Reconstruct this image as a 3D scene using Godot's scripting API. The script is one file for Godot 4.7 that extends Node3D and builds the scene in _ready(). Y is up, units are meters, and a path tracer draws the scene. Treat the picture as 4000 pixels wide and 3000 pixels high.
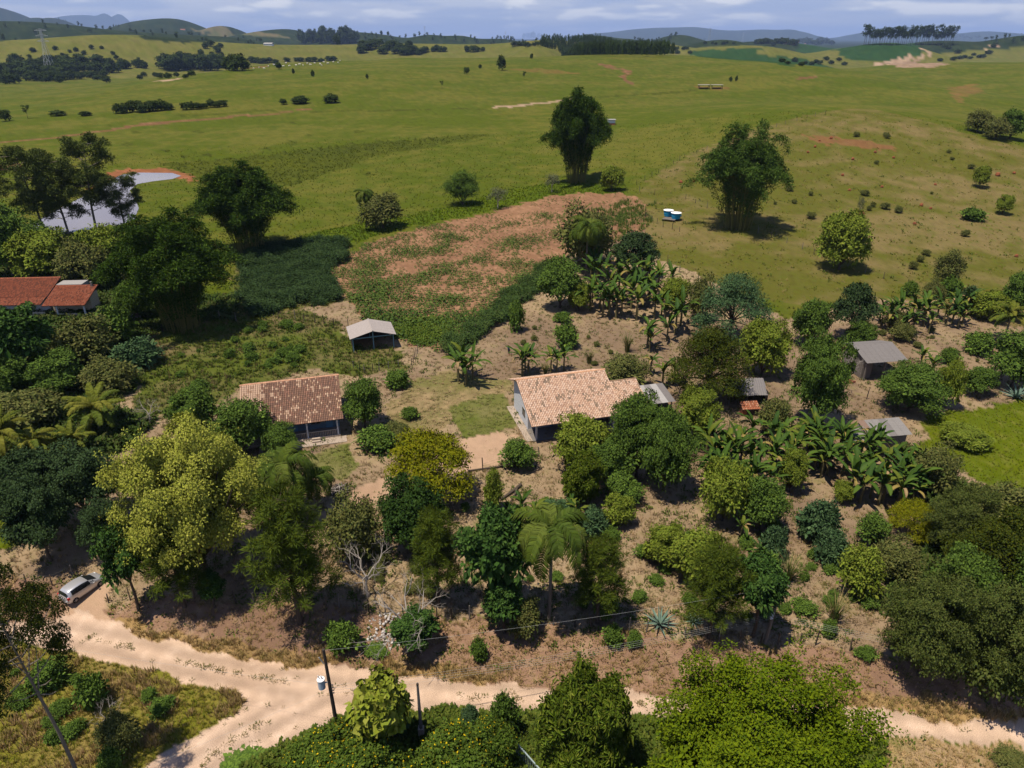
extends Node3D
# An aerial view over a small farm: two tiled farmhouses, orchard, bananas, a dirt road below and pasture hills behind. World metres, y up, camera above x = z = 0 looking along -z.

const CRX = [-1000, -601, -505, -418, -370, -312, -264, -177, -122, 74, 206, 270, 318, 357, 386, 451, 533, 592, 1000]
const CRH = [-12, -8, -3, 3, 6, 15, 20, 23, 26.5, 28.5, 27.5, 25, 20.5, 13, 10.5, 14.5, 19, 20.5, 22]
const RDX = [-60, -42, -30, -15, 0, 20, 40, 60]
const RDD = [50, 48.0, 47.5, 44, 42.5, 41.5, 38.5, 37]
const RDF = [66, 62, 55, 53, 50, 48, 44, 41]
const NEAR = [[150, 330, 95, 105, 15.0], [60, 215, 55, 70, 3.0]]
const HILLS = [[-899.8, 1750, 231.3, 260, 45.0], [-1257.0, 1800, 252.3, 260, 45.0], [-617.8, 1900, 365.3, 260, 34.5], [-338.3, 2000, 240.3, 250, 18.3], [-1650.4, 2900, 383.3, 450, 77.0], [-2100.0, 2900, 406.6, 450, 79.9], [-1178.4, 2700, 324.4, 350, 53.6], [-885.5, 2600, 208.3, 300, 31.1], [-6055.1, 9500, 456.6, 900, 147.7], [-6793.0, 9500, 951.3, 900, 420.7], [-4981.6, 8500, 374.5, 800, 257.0], [-13648.1, 26000, 624.8, 2500, 593.7], [-12986.0, 26000, 364.5, 2500, 257.6], [-13116.9, 27000, 281.2, 2500, 271.9], [-14490.5, 26000, 624.8, 2500, 569.4], [-12024.2, 26000, 624.8, 2500, 523.9], [-2218.3, 4800, 326.8, 500, 144.7], [-1939.4, 4700, 188.3, 450, 75.8], [-1632.7, 4500, 162.2, 450, 109.9], [-1166.6, 4200, 185.1, 400, 88.5], [-1195.5, 3700, 340.9, 350, 61.3], [-740.8, 3600, 173.0, 350, 65.0], [-532.5, 3500, 154.2, 350, 48.9], [-351.9, 3400, 102.1, 300, 52.4], [-219.9, 3500, 84.1, 300, 38.5], [-53.5, 3300, 185.1, 300, 55.6], [-154.4, 1900, 197.9, 200, 24.3], [-11.7, 1800, 144.2, 200, 20.4], [43.0, 1450, 63.9, 150, 41.9], [102.2, 1750, 119.2, 200, 36.5], [214.9, 1650, 85.9, 180, 30.2], [374.8, 3700, 163.0, 300, 64.8], [503.1, 3300, 145.4, 300, 45.2], [778.0, 3700, 163.0, 300, 70.4], [400.5, 2200, 132.2, 250, 43.4], [665.7, 2500, 160.2, 250, 53.9], [587.4, 1900, 152.2, 200, 41.0], [1043.9, 3200, 256.3, 300, 47.5], [933.2, 2050, 156.0, 220, 38.8], [989.9, 1950, 70.3, 200, 14.6], [1392.5, 2600, 166.6, 300, 46.1], [1502.1, 2500, 120.2, 250, 9.8], [1602.1, 2500, 80.1, 250, 26.1], [1711.4, 2400, 144.2, 250, 53.2], [3031.7, 20000, 721.0, 1800, 196.2], [3866.4, 20000, 640.9, 1800, 196.9], [4599.7, 20000, 560.8, 1800, 198.8], [5485.2, 20000, 721.0, 1800, 195.9], [6251.3, 19000, 532.7, 1700, 169.4], [6858.1, 19500, 390.5, 1700, 176.3], [8591.2, 19000, 532.7, 1700, 154.2], [9205.6, 19000, 418.6, 1700, 229.1], [9750.3, 19000, 456.6, 1700, 152.8], [10585.1, 18000, 576.8, 1600, 139.0], [11344.6, 18000, 721.0, 1600, 111.4], [12780.9, 18000, 865.2, 1600, 198.5], [1939.8, 20000, 721.0, 1800, 127.0]]
const BASIN = [-128, 225, 62, 75, 1.0]
const CAR = [-42.18, -54.00, 61.0]
const TREES = [
["bright",16.3,-31.1,12.2,15.8,"huge bright green leafy tree filling the bottom of the picture below the road",""],
["mangofine",5.1,-34,10.4,6.1,"light green long-leaved tree beside the huge bright one below the road",""],
["bushbig",-14.3,-35.8,2.9,5.2,"flowering bush with yellow flowers under the transformer pole","roadside bushes"],
["bushbig",-10.5,-34.5,4.1,5.1,"dark climber-covered bush between the transformer pole and the concrete post","roadside bushes"],
["bushbig",-4.2,-34.9,4.3,5.4,"dense green bush behind the short concrete post","roadside bushes"],
["bushbig",-1.6,-36,4.4,3.8,"green bush with yellow flowers next to the wire gate","roadside bushes"],
["bushgreen",-20.3,-35.8,0.1,3.3,"low green bush at the edge of the road fork",""],
["bushgreen",-0.6,-38.3,4.4,1.7,"narrow cone-shaped bush standing up beside the road",""],
["bushblue",-3.4,-39.6,1.6,1.3,"small round blue-green bush beside the narrow cone-shaped one",""],
["bushblue",-9,-38.6,2.2,1.3,"small bluish bush just left of the concrete post",""],
["sapling",-9.7,-36.4,8.3,3.8,"young tree with large yellow-green leaves beside the transformer pole",""],
["eucthin",-32,-34.5,17.7,6.3,"tall thin-trunked eucalyptus leaning into the lower left corner",""],
["olive",-30.6,-37.6,3.1,3,"dark tangled bush around the bare tree in the lower left field",""],
["bushgreen",-34.7,-41.4,3.1,2.1,"dark shrub behind the leaning eucalyptus trunk",""],
["bushgreen",-30.3,-35.8,1.8,1.7,"bright green shrub at the bottom edge of the lower left field",""],
["bushgreen",-39.5,-43.3,2.3,2.7,"shrub under the crown of the leaning eucalyptus",""],
["olive",38,-35.6,1.1,3.1,"olive shrub in the lower right corner past the road",""],
["bare",-32,-39.2,3.3,2.9,"bare grey tree in the lower left field",""],
["bushgreen",-15.2,-46.9,2.7,2.5,"round green bush on the bank just above the transformer pole",""],
["bushgreen",-2.9,-45.7,2.1,1.4,"small green bush on the bank above the concrete post",""],
["bushgreen",-12.1,-46.6,0.5,1.7,"low green bush below the stone heap",""],
["bushgreen",9,-46.8,1.8,1.6,"small leafy bush on the bank under the second pine",""],
["bushgreen",10.8,-46.5,1.4,1.1,"tiny round bush on the bank edge right of the leafy one",""],
["bushgreen",8.3,-49.3,2.4,1.3,"small dark bush in the shade at the foot of the short pine",""],
["bare",-9.4,-46.8,8.8,5.6,"bare white-branched tree leaning over the bank","bare trees"],
["cecropia",-8.5,-46.4,4.8,4,"green big-leaved shrub below the bare white-branched tree",""],
["pine",-6.8,-50.7,10.5,4.4,"slim pine with a bare lower trunk above the stone heap",""],
["pine",-19.6,-49.5,13.9,7.5,"tallest pine by the fence with broad dark tufts",""],
["pine",7.8,-48.7,9.1,4.7,"short pine right of the centre palm",""],
["pine",17.5,-47,10,4.7,"pine beside the power pole on the right",""],
["pine",-31.2,-51.6,9.3,5.1,"pine in the shade in front of the yellow-green tree",""],
["cecropia",-35.7,-51.6,10.4,4.3,"slender big-leaved tree overhanging the silver car",""],
["cecropia",-28.3,-51.5,4.3,2.6,"small big-leaved tree in front of the dark shade by the fence",""],
["cecropia",-1.3,-49.3,12.4,6.1,"spreading tree with large hand-shaped leaves left of the centre palm",""],
["cecropia",-0.7,-47.9,6.4,3.9,"shorter hand-leaved tree at the fence below the spreading one",""],
["cecropia",21.5,-47.1,9.2,4.4,"grey-green big-leaved tree right behind the power pole",""],
["olive",1.2,-47.7,4,2.9,"yellowish shrub in the shade at the fence under the centre palm",""],
["bare",-13.8,-52.1,7.3,3.2,"grey dead-fronded tree beside the tallest pine","bare trees"],
["olive",-16,-57.7,7.2,6,"pale loose shrub right of the tallest pine",""],
["lime",-30.2,-54.9,16.8,12.9,"big yellow-green tree in front of the left farmhouse",""],
["dark",-51.6,-62,9.8,8,"very dark dense tree at the left edge above the car",""],
["dark",-46.4,-63.5,9.5,8.1,"very dark tree touching the yellow-green one",""],
["dark",-47.5,-57.8,9.5,6.5,"very dark tree standing right behind the silver car",""],
["dark",-41.2,-58.1,6.9,5.1,"dark tree between the car and the yellow-green tree",""],
["mango",-42.3,-83.4,6.9,6.4,"dark green rounded tree at the left corner of the left farmhouse",""],
["mango",-34.4,-78.6,7.3,7,"dark green tree covering the left part of the porch",""],
["mango",-29.9,-78.6,4,4.4,"lower dark tree in front of the left farmhouse porch",""],
["bare",-50,-85.9,4.7,7,"pale leafless tree left of the left farmhouse","bare trees"],
["olive",-61,-96.7,4.9,7.6,"dark olive shrub above the yellow coconut palm",""],
["bushblue",-60.7,-105.2,4.2,6,"weedy bush on the slope left of the green field",""],
["mango",-20.1,-85,7.2,5.5,"dark round tree between the two farmhouses",""],
["bushgreen",-17.1,-79.4,2.8,4.3,"low dark bush under the dark round tree between the farmhouses",""],
["olive",-14.9,-80.5,2.9,3.6,"grey twiggy bush beside the low dark one",""],
["bushgreen",-17.4,-97.5,2.5,3.5,"bush at the corner of the small pen",""],
["bushgreen",-14.3,-87.2,1.7,1.8,"small bush on the lawn edge between the farmhouses","garden shrubs"],
["cecropia",-73.4,-97.5,13.5,8.6,"blue-green layered tree in front of the red-roofed house",""],
["olive",-68.6,-105.2,8.2,8.9,"sparse branchy tree right of the blue-green layered one",""],
["mango",-74.8,-93.6,8.3,8.1,"dark tree at the left edge below the red-roofed house",""],
["mango",-67.8,-95.2,6.5,8.2,"dark green tree below the red-roofed house",""],
["olive",-66.6,-85.3,4.9,8.8,"shaded shrub mass at the left edge above the palms",""],
["bushgreen",-69,-115,6.3,6,"green bush beside the grey tin sheets",""],
["mango",-70.7,-126.3,8.2,6.9,"green tree between the red-roofed house and the dark bamboo",""],
["mango",-109,-149.8,15.2,12.8,"dark tree at the left edge behind the red-roofed house",""],
["mangol",-98.9,-147.2,11.5,12.7,"mid green tree behind the red-roofed house",""],
["olive",-90.1,-144.7,9.9,11.6,"purplish olive tree behind the right end of the red-roofed house",""],
["mangol",-87.2,-150.8,12.5,12,"green tree below the pond beside the dark bamboo",""],
["mango",-114.3,-163.5,9.8,11.8,"dark tree below the pond at the left",""],
["olive",-74.1,-139.6,7.7,8.5,"olive tree touching the dark bamboo",""],
["euc",-121.3,-182.9,21.1,12.9,"leftmost of the tall eucalyptus trees in front of the pond","pond eucalyptus"],
["euc",-116.6,-185.3,19.6,11.9,"second eucalyptus from the left in front of the pond","pond eucalyptus"],
["euc",-110.6,-187.7,23,14.3,"tallest eucalyptus in front of the pond","pond eucalyptus"],
["euc",-104.1,-190.2,14.1,11,"rightmost eucalyptus in front of the pond","pond eucalyptus"],
["bamboo",-65,-172.7,20.1,25,"dark bamboo clump right of the pond",""],
["bamboo",-60.6,-122,20.4,22.1,"largest dark bamboo clump above the green field",""],
["bamboo",21.6,-244,27.9,24.1,"tall bamboo clump alone behind the crop field",""],
["bamboo2",58.5,-183.7,25,24.9,"feathery bamboo clump beside the blue water tanks",""],
["mangol",72.5,-152.8,13,11.3,"round bright tree alone on the dry slope below the bamboo",""],
["bushball",-15.2,-221.4,10,11.6,"round dark bush at the pasture edge behind the crop field",""],
["olive",-35.7,-195.9,9.1,11.7,"brownish spreading tree at the pasture edge",""],
["bareleaf",-4.3,-215,6.2,5.5,"small grey-green tree beside the round dark bush",""],
["bareleaf",12.8,-232.4,5.8,5.3,"small grey tree left of the lone bamboo",""],
["mangol",31.3,-228.3,8.1,7,"small green tree right of the lone bamboo",""],
["olive",16.5,-157.8,13,12.2,"olive tree above the bananas at the end of the crop field",""],
["flatdark",26.6,-149.1,9.3,9.9,"dark flat-topped tree above the banana clump",""],
["mango",9.4,-131.7,9.7,9.4,"dark green tree left of the banana clump in the orchard",""],
["mangol",12.9,-129.9,5.8,4.4,"olive bush right beside the dark orchard tree",""],
["bushgreen",0.8,-120,5.3,2.7,"thin sapling with a round shadow in the orchard",""],
["bushgreen",9.5,-112.9,4,4,"loose green shrub in the middle of the orchard clearing",""],
["bushgreen",9.4,-124.4,1.7,2.6,"small leafy bush above the loose shrub in the clearing",""],
["mangol",31.5,-131,6.5,6.2,"leafy tree right of the banana clump",""],
["olive",17.4,-98.1,4.6,7.7,"grey-green scrubby bush behind the right farmhouse",""],
["featherblue",37.7,-114.1,12.1,13.7,"blue-green feathery tree above the yellowish dark tree",""],
["olive",35,-124.9,8.1,5.1,"pale shrub left of the blue-green feathery tree",""],
["featherdark",28.3,-92.2,10.9,9.9,"broad dark yellowish tree right of the right farmhouse",""],
["mangol",39.3,-101.2,9.3,7.1,"bright green tree between the two broad trees",""],
["mangobig",41.5,-85.7,13.7,8.6,"large green tree left of the grey barn",""],
["mango",51,-112.9,8.3,6.7,"dark green tree above the grey barn",""],
["flatdark",58.7,-114.9,9.5,7.8,"dark flat-topped tree behind the grey barn",""],
["mango",58.9,-111.5,5.1,4.7,"green bush under the dark flat-topped tree behind the barn",""],
["bare",49.3,-96.3,7.9,6.2,"grey bare tree leaning on the grey barn wall","bare trees"],
["mangobig",56.4,-89.3,7.3,9.7,"green tree in front of the grey barn",""],
["mangol",62.2,-90.4,8,3.9,"taller light green tree right of the grey barn",""],
["mango",69.1,-94.5,4.5,4.8,"small round dark tree right of the barn",""],
["mango",76.1,-97.1,8.9,8.3,"dark tree at the right edge beyond the barn",""],
["bushgreen",78.3,-109.6,3.4,4,"round bush in the dry clearing right of the barn",""],
["bushgreen",71,-105.4,2.4,2.4,"small ball-shaped bush right of the barn",""],
["olive",67.8,-114.8,3.3,4,"olive bush below the far banana row",""],
["mangol",88.8,-124.6,5.5,6.2,"yellowish round tree right of the far banana row",""],
["mango",93.9,-124.7,8.9,7.7,"dark tree at the right edge above the barn clearing",""],
["conical",87.1,-128.8,4.7,2.5,"small dark conical tree at the end of the far banana row",""],
["olive",68.6,-119,3.9,3.7,"low olive shrub left of the far banana row",""],
["mangol",8.4,-74.5,7.7,7.2,"yellow-green tree in front of the right farmhouse porch",""],
["mangobig",15.1,-72.6,11.7,7.6,"dark broad tree in front of the right farmhouse",""],
["mangobig",17.8,-69.7,10.9,7.4,"second dark broad tree in front of the right farmhouse",""],
["mango",11.8,-70.7,6.5,4.9,"shaded dark tree under the two broad ones",""],
["mangol",24.2,-81.4,7.5,5.7,"light green tree at the corrugated roof of the right farmhouse",""],
["olive",34.8,-82,5.7,4.6,"thin grey-green tree below the little brick coop",""],
["mango",39.4,-82,2.6,3.1,"small dark tree between the coop and the lowest shed",""],
["mangofine",7.9,-67.4,6.6,5,"long-leaved mango tree below the right farmhouse",""],
["citrus",12.8,-67.8,3.5,4.2,"green citrus tree in the orchard centre",""],
["citrus",11.5,-63.3,3.5,3.1,"lower citrus tree directly below the other one",""],
["citrus",0.8,-74.7,4,4.3,"small tree with a pale trunk at the corner of the right farmhouse",""],
["citrus",-2.1,-65.6,5.2,2.1,"thin young tree beside the felled trunk",""],
["feathery",-9.2,-68.3,8,9.9,"flat yellow-green tree on the driveway between the houses",""],
["mangodark",-10.2,-58.4,8.8,6,"glossy dark tree below the flat yellow-green one",""],
["bushblue",8.7,-61.9,2.8,2.7,"blue-green sapling bush left of the citrus trees",""],
["bushblue",5.1,-64.3,2.1,3.1,"small bush behind the orchard bananas",""],
["mangol",23.2,-63.9,8.2,5.5,"light green orchard tree with a dark shadow left of the lower bananas",""],
["mango",26.8,-62.3,6.6,4.7,"orchard tree with a dark shadow right of the light green one",""],
["mangol",32.6,-69.5,5.9,3.2,"yellowish tree between the lower banana plants",""],
["bushblue",32.3,-60.7,4.6,3.5,"blue-green rounded tree in the dry clearing",""],
["bushblue",32.2,-57,3.6,2.7,"lower blue-green bush touching the rounded one",""],
["citrus",37.9,-60.1,3.8,2.9,"small citrus tree in the right clearing",""],
["feathery",42.6,-61.4,4,4.5,"low yellow-green feathery tree at the edge of the right thicket",""],
["mangol",37.9,-67.4,3,2.5,"bright bush at the foot of the lower bananas",""],
["mangol",15.4,-57,4.5,4.2,"light green hedge-like bush in the lower orchard",""],
["mangol",18.4,-54.2,5.9,5.8,"broad light green bush in the lower orchard",""],
["bushblue",26.6,-57.7,3.7,2.3,"loose pale shrub below the orchard trees",""],
["bushgreen",24.4,-54.6,3.1,2.7,"small bush left of the cane clump",""],
["citrus",33,-52.3,5.1,3.7,"leafy tree with a dark shadow left of the right thicket",""],
["olive",37.4,-54.6,4.3,4.5,"brownish-green loose bush at the edge of the right thicket",""],
["bushgreen",27.1,-50.2,1,1.7,"small bush on the dry slope left of the cane",""],
["bushgreen",28.3,-47.2,1.6,1.2,"small bush near the fence at the right","slope bushes"],
["bushgreen",30.5,-44.8,1,1.4,"tuft-like bush on the bank at the right",""],
["thicket",34.4,-43.2,10.2,7.5,"big olive-green tree overhanging the road at the right",""],
["thicket",39.1,-41,11.2,7.8,"big olive-green tree at the right edge casting a black shadow on the road",""],
["mango",40.8,-49.6,7.6,5.4,"shaded dark tree inside the right thicket",""],
["featherdark",46.5,-52.6,8.9,8.6,"broad dark tree at the right edge above the thicket",""],
["thicket",45.5,-58,8.2,6,"grey-green tree at the top of the right thicket",""],
["olive",52.1,-61.8,5.9,6.9,"twiggy olive tree at the right edge below the bright grass",""],
["mango",46.8,-49.6,7.7,4.6,"dark tree at the right edge inside the thicket",""],
["olive",49.3,-69.7,5.8,4.8,"dark olive bush right of the lowest shed",""],
["olive",48.2,-74.6,3.5,3.1,"small tree in front of the lowest shed",""],
["mangol",59.1,-80.2,2.5,5.4,"low bush on the bright grass at the right edge",""],
["mango",190,-285,10.9,9.6,"dark tree on the ridge at the right edge","ridge trees"],
["olive",181.6,-292.6,7.7,9,"grey-green tree left of the dark one on the right ridge","ridge trees"],
["olive",183.1,-282.6,7.5,10.4,"dark bushy tree between the two ridge trees at the right","ridge trees"],
["mangol",143.7,-222.9,7,5.1,"small umbrella-shaped tree casting a round shadow on the dry hill",""],
["mangol",136.3,-198.2,5.4,4.6,"small leaning tree at the right of the dry hill",""],
["bushgreen",124.7,-192.5,3.1,5,"low bush below the leaning tree on the dry hill",""],
["olive",90.3,-142.2,7.4,5.7,"twiggy shrub on the dry hill near the fence",""],
["bushgreen",80.3,-136.7,2.9,2.4,"dark little shrub at the hill fence",""],
["olive",81.9,-131.7,5.2,4,"bushy shrub above the far banana row",""],
["bushgreen",88.4,-136.8,3.9,3.3,"dark shrub above the end of the far banana row",""],
["bareleaf",93.9,-192.7,5.6,2,"thin pale sapling on the dry hill",""],
["far",-8.9,-679.6,11.6,8.1,"lone round-topped tree on the crest of the pasture",""],
["far",-37.7,-643.2,5,4.6,"small round tree left of the lone tree on the pasture",""],
["far",-28.6,-695.1,3.4,3.3,"tiny tree between the lone tree and the small round one",""],
["farthin",9.5,-610.5,5.4,2.9,"thin bare-looking tree right of the lone pasture tree",""],
["farthin",-50,-549.1,4.3,2.6,"thin tree in the middle of the pasture",""],
["far",21.1,-846.5,5.1,3.5,"small tree on the skyline right of the lone tree",""],
["far",-111.1,-592.1,3.6,2.1,"tiny dark tree on the pasture left of the middle","pasture trees"],
["far",-164.4,-638.6,5,3.1,"tiny tree below the white cattle",""],
["far",-192.3,-681.3,4.5,2.4,"little tree left of the one below the cattle",""],
["far",-224.1,-745.6,6.2,6.2,"tree standing among the white cattle",""],
["far",-112,-472.4,5.1,9.2,"round shrub on the pasture above the dark grass band",""],
["far",-130.5,-468.6,4.3,10.2,"broad low shrub left of the round pasture shrub",""],
["far",-140.2,-466.6,3.2,5.1,"small low shrub left of the broad low one",""],
["far",165.6,-584.3,3.3,2.8,"left of the two tiny trees by the cattle shelters",""],
["far",169.8,-584.2,3.9,2.1,"right of the two tiny trees by the cattle shelters",""],
["far",-284.6,-423.4,5.9,6.7,"dark bush at the left edge of the pasture ditch",""],
["farthin",-276.9,-431.6,6.5,3.7,"spindly tree on the pasture ditch near the left edge",""],
["far",-264.2,-439.8,3,8.1,"low bush on the pasture ditch near the left edge",""],
["far",-247.1,-438.2,2.5,7,"second low bush along the pasture ditch",""],
["far",-231.3,-445.4,5.2,6.2,"one of the bushes in the dark hedge across the left pasture","left pasture hedge"],
["far",-227.2,-444.3,5.4,5.4,"one of the bushes in the dark hedge across the left pasture","left pasture hedge"],
["far",-225.7,-448.9,5.9,5.9,"one of the bushes in the dark hedge across the left pasture","left pasture hedge"],
["far",-221.9,-448.7,6.3,6.5,"one of the bushes in the dark hedge across the left pasture","left pasture hedge"],
["far",-217.1,-446.3,5,6.9,"one of the bushes in the dark hedge across the left pasture","left pasture hedge"],
["far",-215.7,-451.3,5.4,7.6,"one of the bushes in the dark hedge across the left pasture","left pasture hedge"],
["far",-211.6,-450.3,5.7,7,"one of the bushes in the dark hedge across the left pasture","left pasture hedge"],
["far",-209.5,-454,5.8,6.9,"one of the bushes in the dark hedge across the left pasture","left pasture hedge"],
["far",-205.7,-453.8,4.1,7.6,"one of the bushes in the dark hedge across the left pasture","left pasture hedge"],
["far",-194.9,-453.4,4.1,5.7,"one of the bushes in the shorter hedge right of the dark one","short pasture hedge"],
["far",-191.3,-453.8,4.5,4.8,"one of the bushes in the shorter hedge right of the dark one","short pasture hedge"],
["far",-188,-455.2,3.7,5.9,"one of the bushes in the shorter hedge right of the dark one","short pasture hedge"],
["far",-184.8,-456.6,3.1,4.3,"one of the bushes in the shorter hedge right of the dark one","short pasture hedge"],
["far",-183.1,-462.2,4.6,4.9,"one of the bushes in the shorter hedge right of the dark one","short pasture hedge"],
["far",-179.2,-461.9,3.5,5.1,"one of the bushes in the shorter hedge right of the dark one","short pasture hedge"],
["far",-176.5,-465.3,3.6,5.3,"one of the bushes in the shorter hedge right of the dark one","short pasture hedge"]]
const BANANAS = [
["banana plant of the big clump left of the person","banana clump left of the person",[-8.3,-99.1,6.7,-7,-97.9,6.9,-7.7,-101.2,6.4,-6.1,-99.9,5.9]],
["banana plant behind the left end of the right farmhouse","bananas behind the right farmhouse",[1.6,-100.7,6.4,2.6,-101.8,5.8,2.1,-102.9,5.3]],
["short banana plant behind the ridge of the right farmhouse","short bananas behind the right farmhouse",[6.2,-102.8,4.9,7.1,-102.1,5.2,8.3,-103.2,5]],
["banana plant in the banana clump below the flat-topped tree","upper banana clump",[22.6,-147.2,7.7,30.3,-151,6.5,25.5,-136.2,7.3,15.1,-130,8.2,17.9,-143.7,8.4,23.2,-112.2,6.8,26,-134.7,6.5,32.7,-139.5,7,18.9,-149.3,6.8,17.2,-126.6,7.5,27.5,-135.8,7.3,28.2,-151.7,8.5,16.6,-144.6,7.1,27.9,-133.2,6.4,19.7,-126.4,7.6,24.3,-139.4,8.6,27.9,-121.5,7.5,18.4,-126.9,7.6,30,-139.7,8.2,17.1,-130.7,7.6,28.3,-126.7,6.2,26.8,-125.8,6.9,25.7,-131.9,6.7,23.3,-110.6,5.2,15.8,-132.6,5.9,27.1,-115.1,5.9,20,-134,6.5,18.7,-130.9,7.5,27.4,-141.1,8.6,20.8,-127.2,6.7,30.9,-121.8,7.7,23.3,-124.9,8,29.2,-118.3,7.6,22.3,-134.7,6.8,20,-146.8,6.9,23.7,-152.6,7.1,16.7,-136.6,6.5,28.8,-146.9,6.8,19.8,-137.3,7.6,23.7,-148.7,8.7,23.2,-130.8,7.8,17.7,-150.2,7.7,22.2,-141.3,7.8,27,-147.2,8.4]],
["banana plant standing apart near the broad dark yellowish tree","bananas apart",[22.9,-97.3,5.8,21.9,-101.7,4.8,24.9,-98.4,5.1]],
["banana plant at the foot of the olive tree by the crop field","bananas by the crop field",[11.4,-150.7,5.3,13.4,-148.1,4.7,9.5,-150.2,4.7]],
["banana plant in the left half of the lower banana grove","lower banana grove, left half",[23.5,-71.9,4.6,32.7,-70.4,5.6,32.1,-74.2,6,24.2,-70.3,6,26,-70.1,4.7,35.1,-75.2,5.9,33.1,-78.3,5.9,25.7,-78.6,4.9,27,-73.3,6.1,27.7,-68.6,6.1,26.9,-69.3,4.8,34.2,-77.8,6.5,26.8,-76.6,5.4,25.6,-72.8,5.4,26.4,-74.9,6.4,27.4,-74.4,6.1,28.5,-68.9,4.6,28.9,-73.5,5.3,31.3,-80.5,5.7,29.5,-78.2,5.3,25.2,-74.2,4.9,31.5,-73.2,5.1,28.6,-70.3,5.7,24.1,-73.1,4.5,34.2,-74.6,5.6,30.3,-73.8,5.3,28.4,-71.5,4.4,29.9,-69.2,5,24.7,-74.6,5.7,24.7,-77.4,5.6]],
["banana plant in the right half of the lower banana grove","lower banana grove, right half",[45.2,-66.4,4.4,38.2,-76,6.2,41.9,-78.1,5.7,39.8,-67.1,5.4,43.4,-69.8,5.5,39.1,-79.3,6,47.2,-73.6,5.4,43.8,-68.5,4.3,43.8,-74.9,6.1,41.8,-66.9,5.6,45.7,-76.4,5.5,38.9,-77.6,5.7,37.6,-77,5.9,41.5,-75.4,4.7,45.7,-77.3,6,47.1,-71.9,4.9,38.4,-73,4.6,49.4,-73.5,5,41.4,-68.1,5.6,41.7,-72.5,4.8,43.6,-66.2,5.6,39,-68.1,6.1,46.1,-70.7,5.3,42.9,-74.8,5.3,38.1,-78.1,5.6,48.6,-70.2,5.6,41.4,-76.4,6.1,40.3,-73.2,5.6,38,-73.4,5.7,43.1,-72.5,4.6,37.2,-74,4.8,38.5,-79.8,5.2,44.8,-72.2,5.8,46.7,-70.4,4.9,44.7,-67.5,5.3,49.2,-70.8,4.4,45.4,-68.4,4.4,37.3,-72.3,4.9,46.4,-68.2,5.5,42.5,-67.3,5.5,45.3,-69.9,5.6,38.1,-74.6,5.1]],
["banana plant in the far row above the barn clearing","far banana row",[76.3,-123.3,6.3,84.5,-126.7,5.6,68,-123.3,5.7,76.4,-125.7,4.6,68.4,-117.5,5.1,70.5,-121.8,6.3,69.7,-122.5,6.1,86,-127.5,6.3,81.1,-122.7,6.4,80.9,-120.4,4.9,70.7,-124.7,4.8,70.7,-118.7,4.7,84.1,-127.7,5.7,74.3,-124.1,5.9,67.3,-118.8,6.2,69.7,-117.6,5.8,78,-126.7,5.9,71,-117.4,5.8,82.8,-122.3,5.4,80,-123.4,5.6,79.1,-121.1,4.6,79.7,-125.3,6.1,74.5,-118.2,4.8,74.2,-122.5,6.3,75,-121.2,5.7,66.8,-120.3,5]],
["banana plant behind the centre palm","bananas behind the centre palm",[1.1,-64.3,4.1,2.5,-63.5,3.8,7.1,-63.5,3.7,6.5,-64.7,3.1]],
["single banana plant behind the glossy dark tree","single banana",[-8.1,-65.2,4.7]],
["banana plant beside the grey barn","bananas beside the barn",[64.9,-102.8,4.9,65.4,-100.3,4.4]],
["lone banana plant under an orchard tree","bananas under the orchard trees",[25.1,-57,3,24.3,-60.7,3.6]]]
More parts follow.
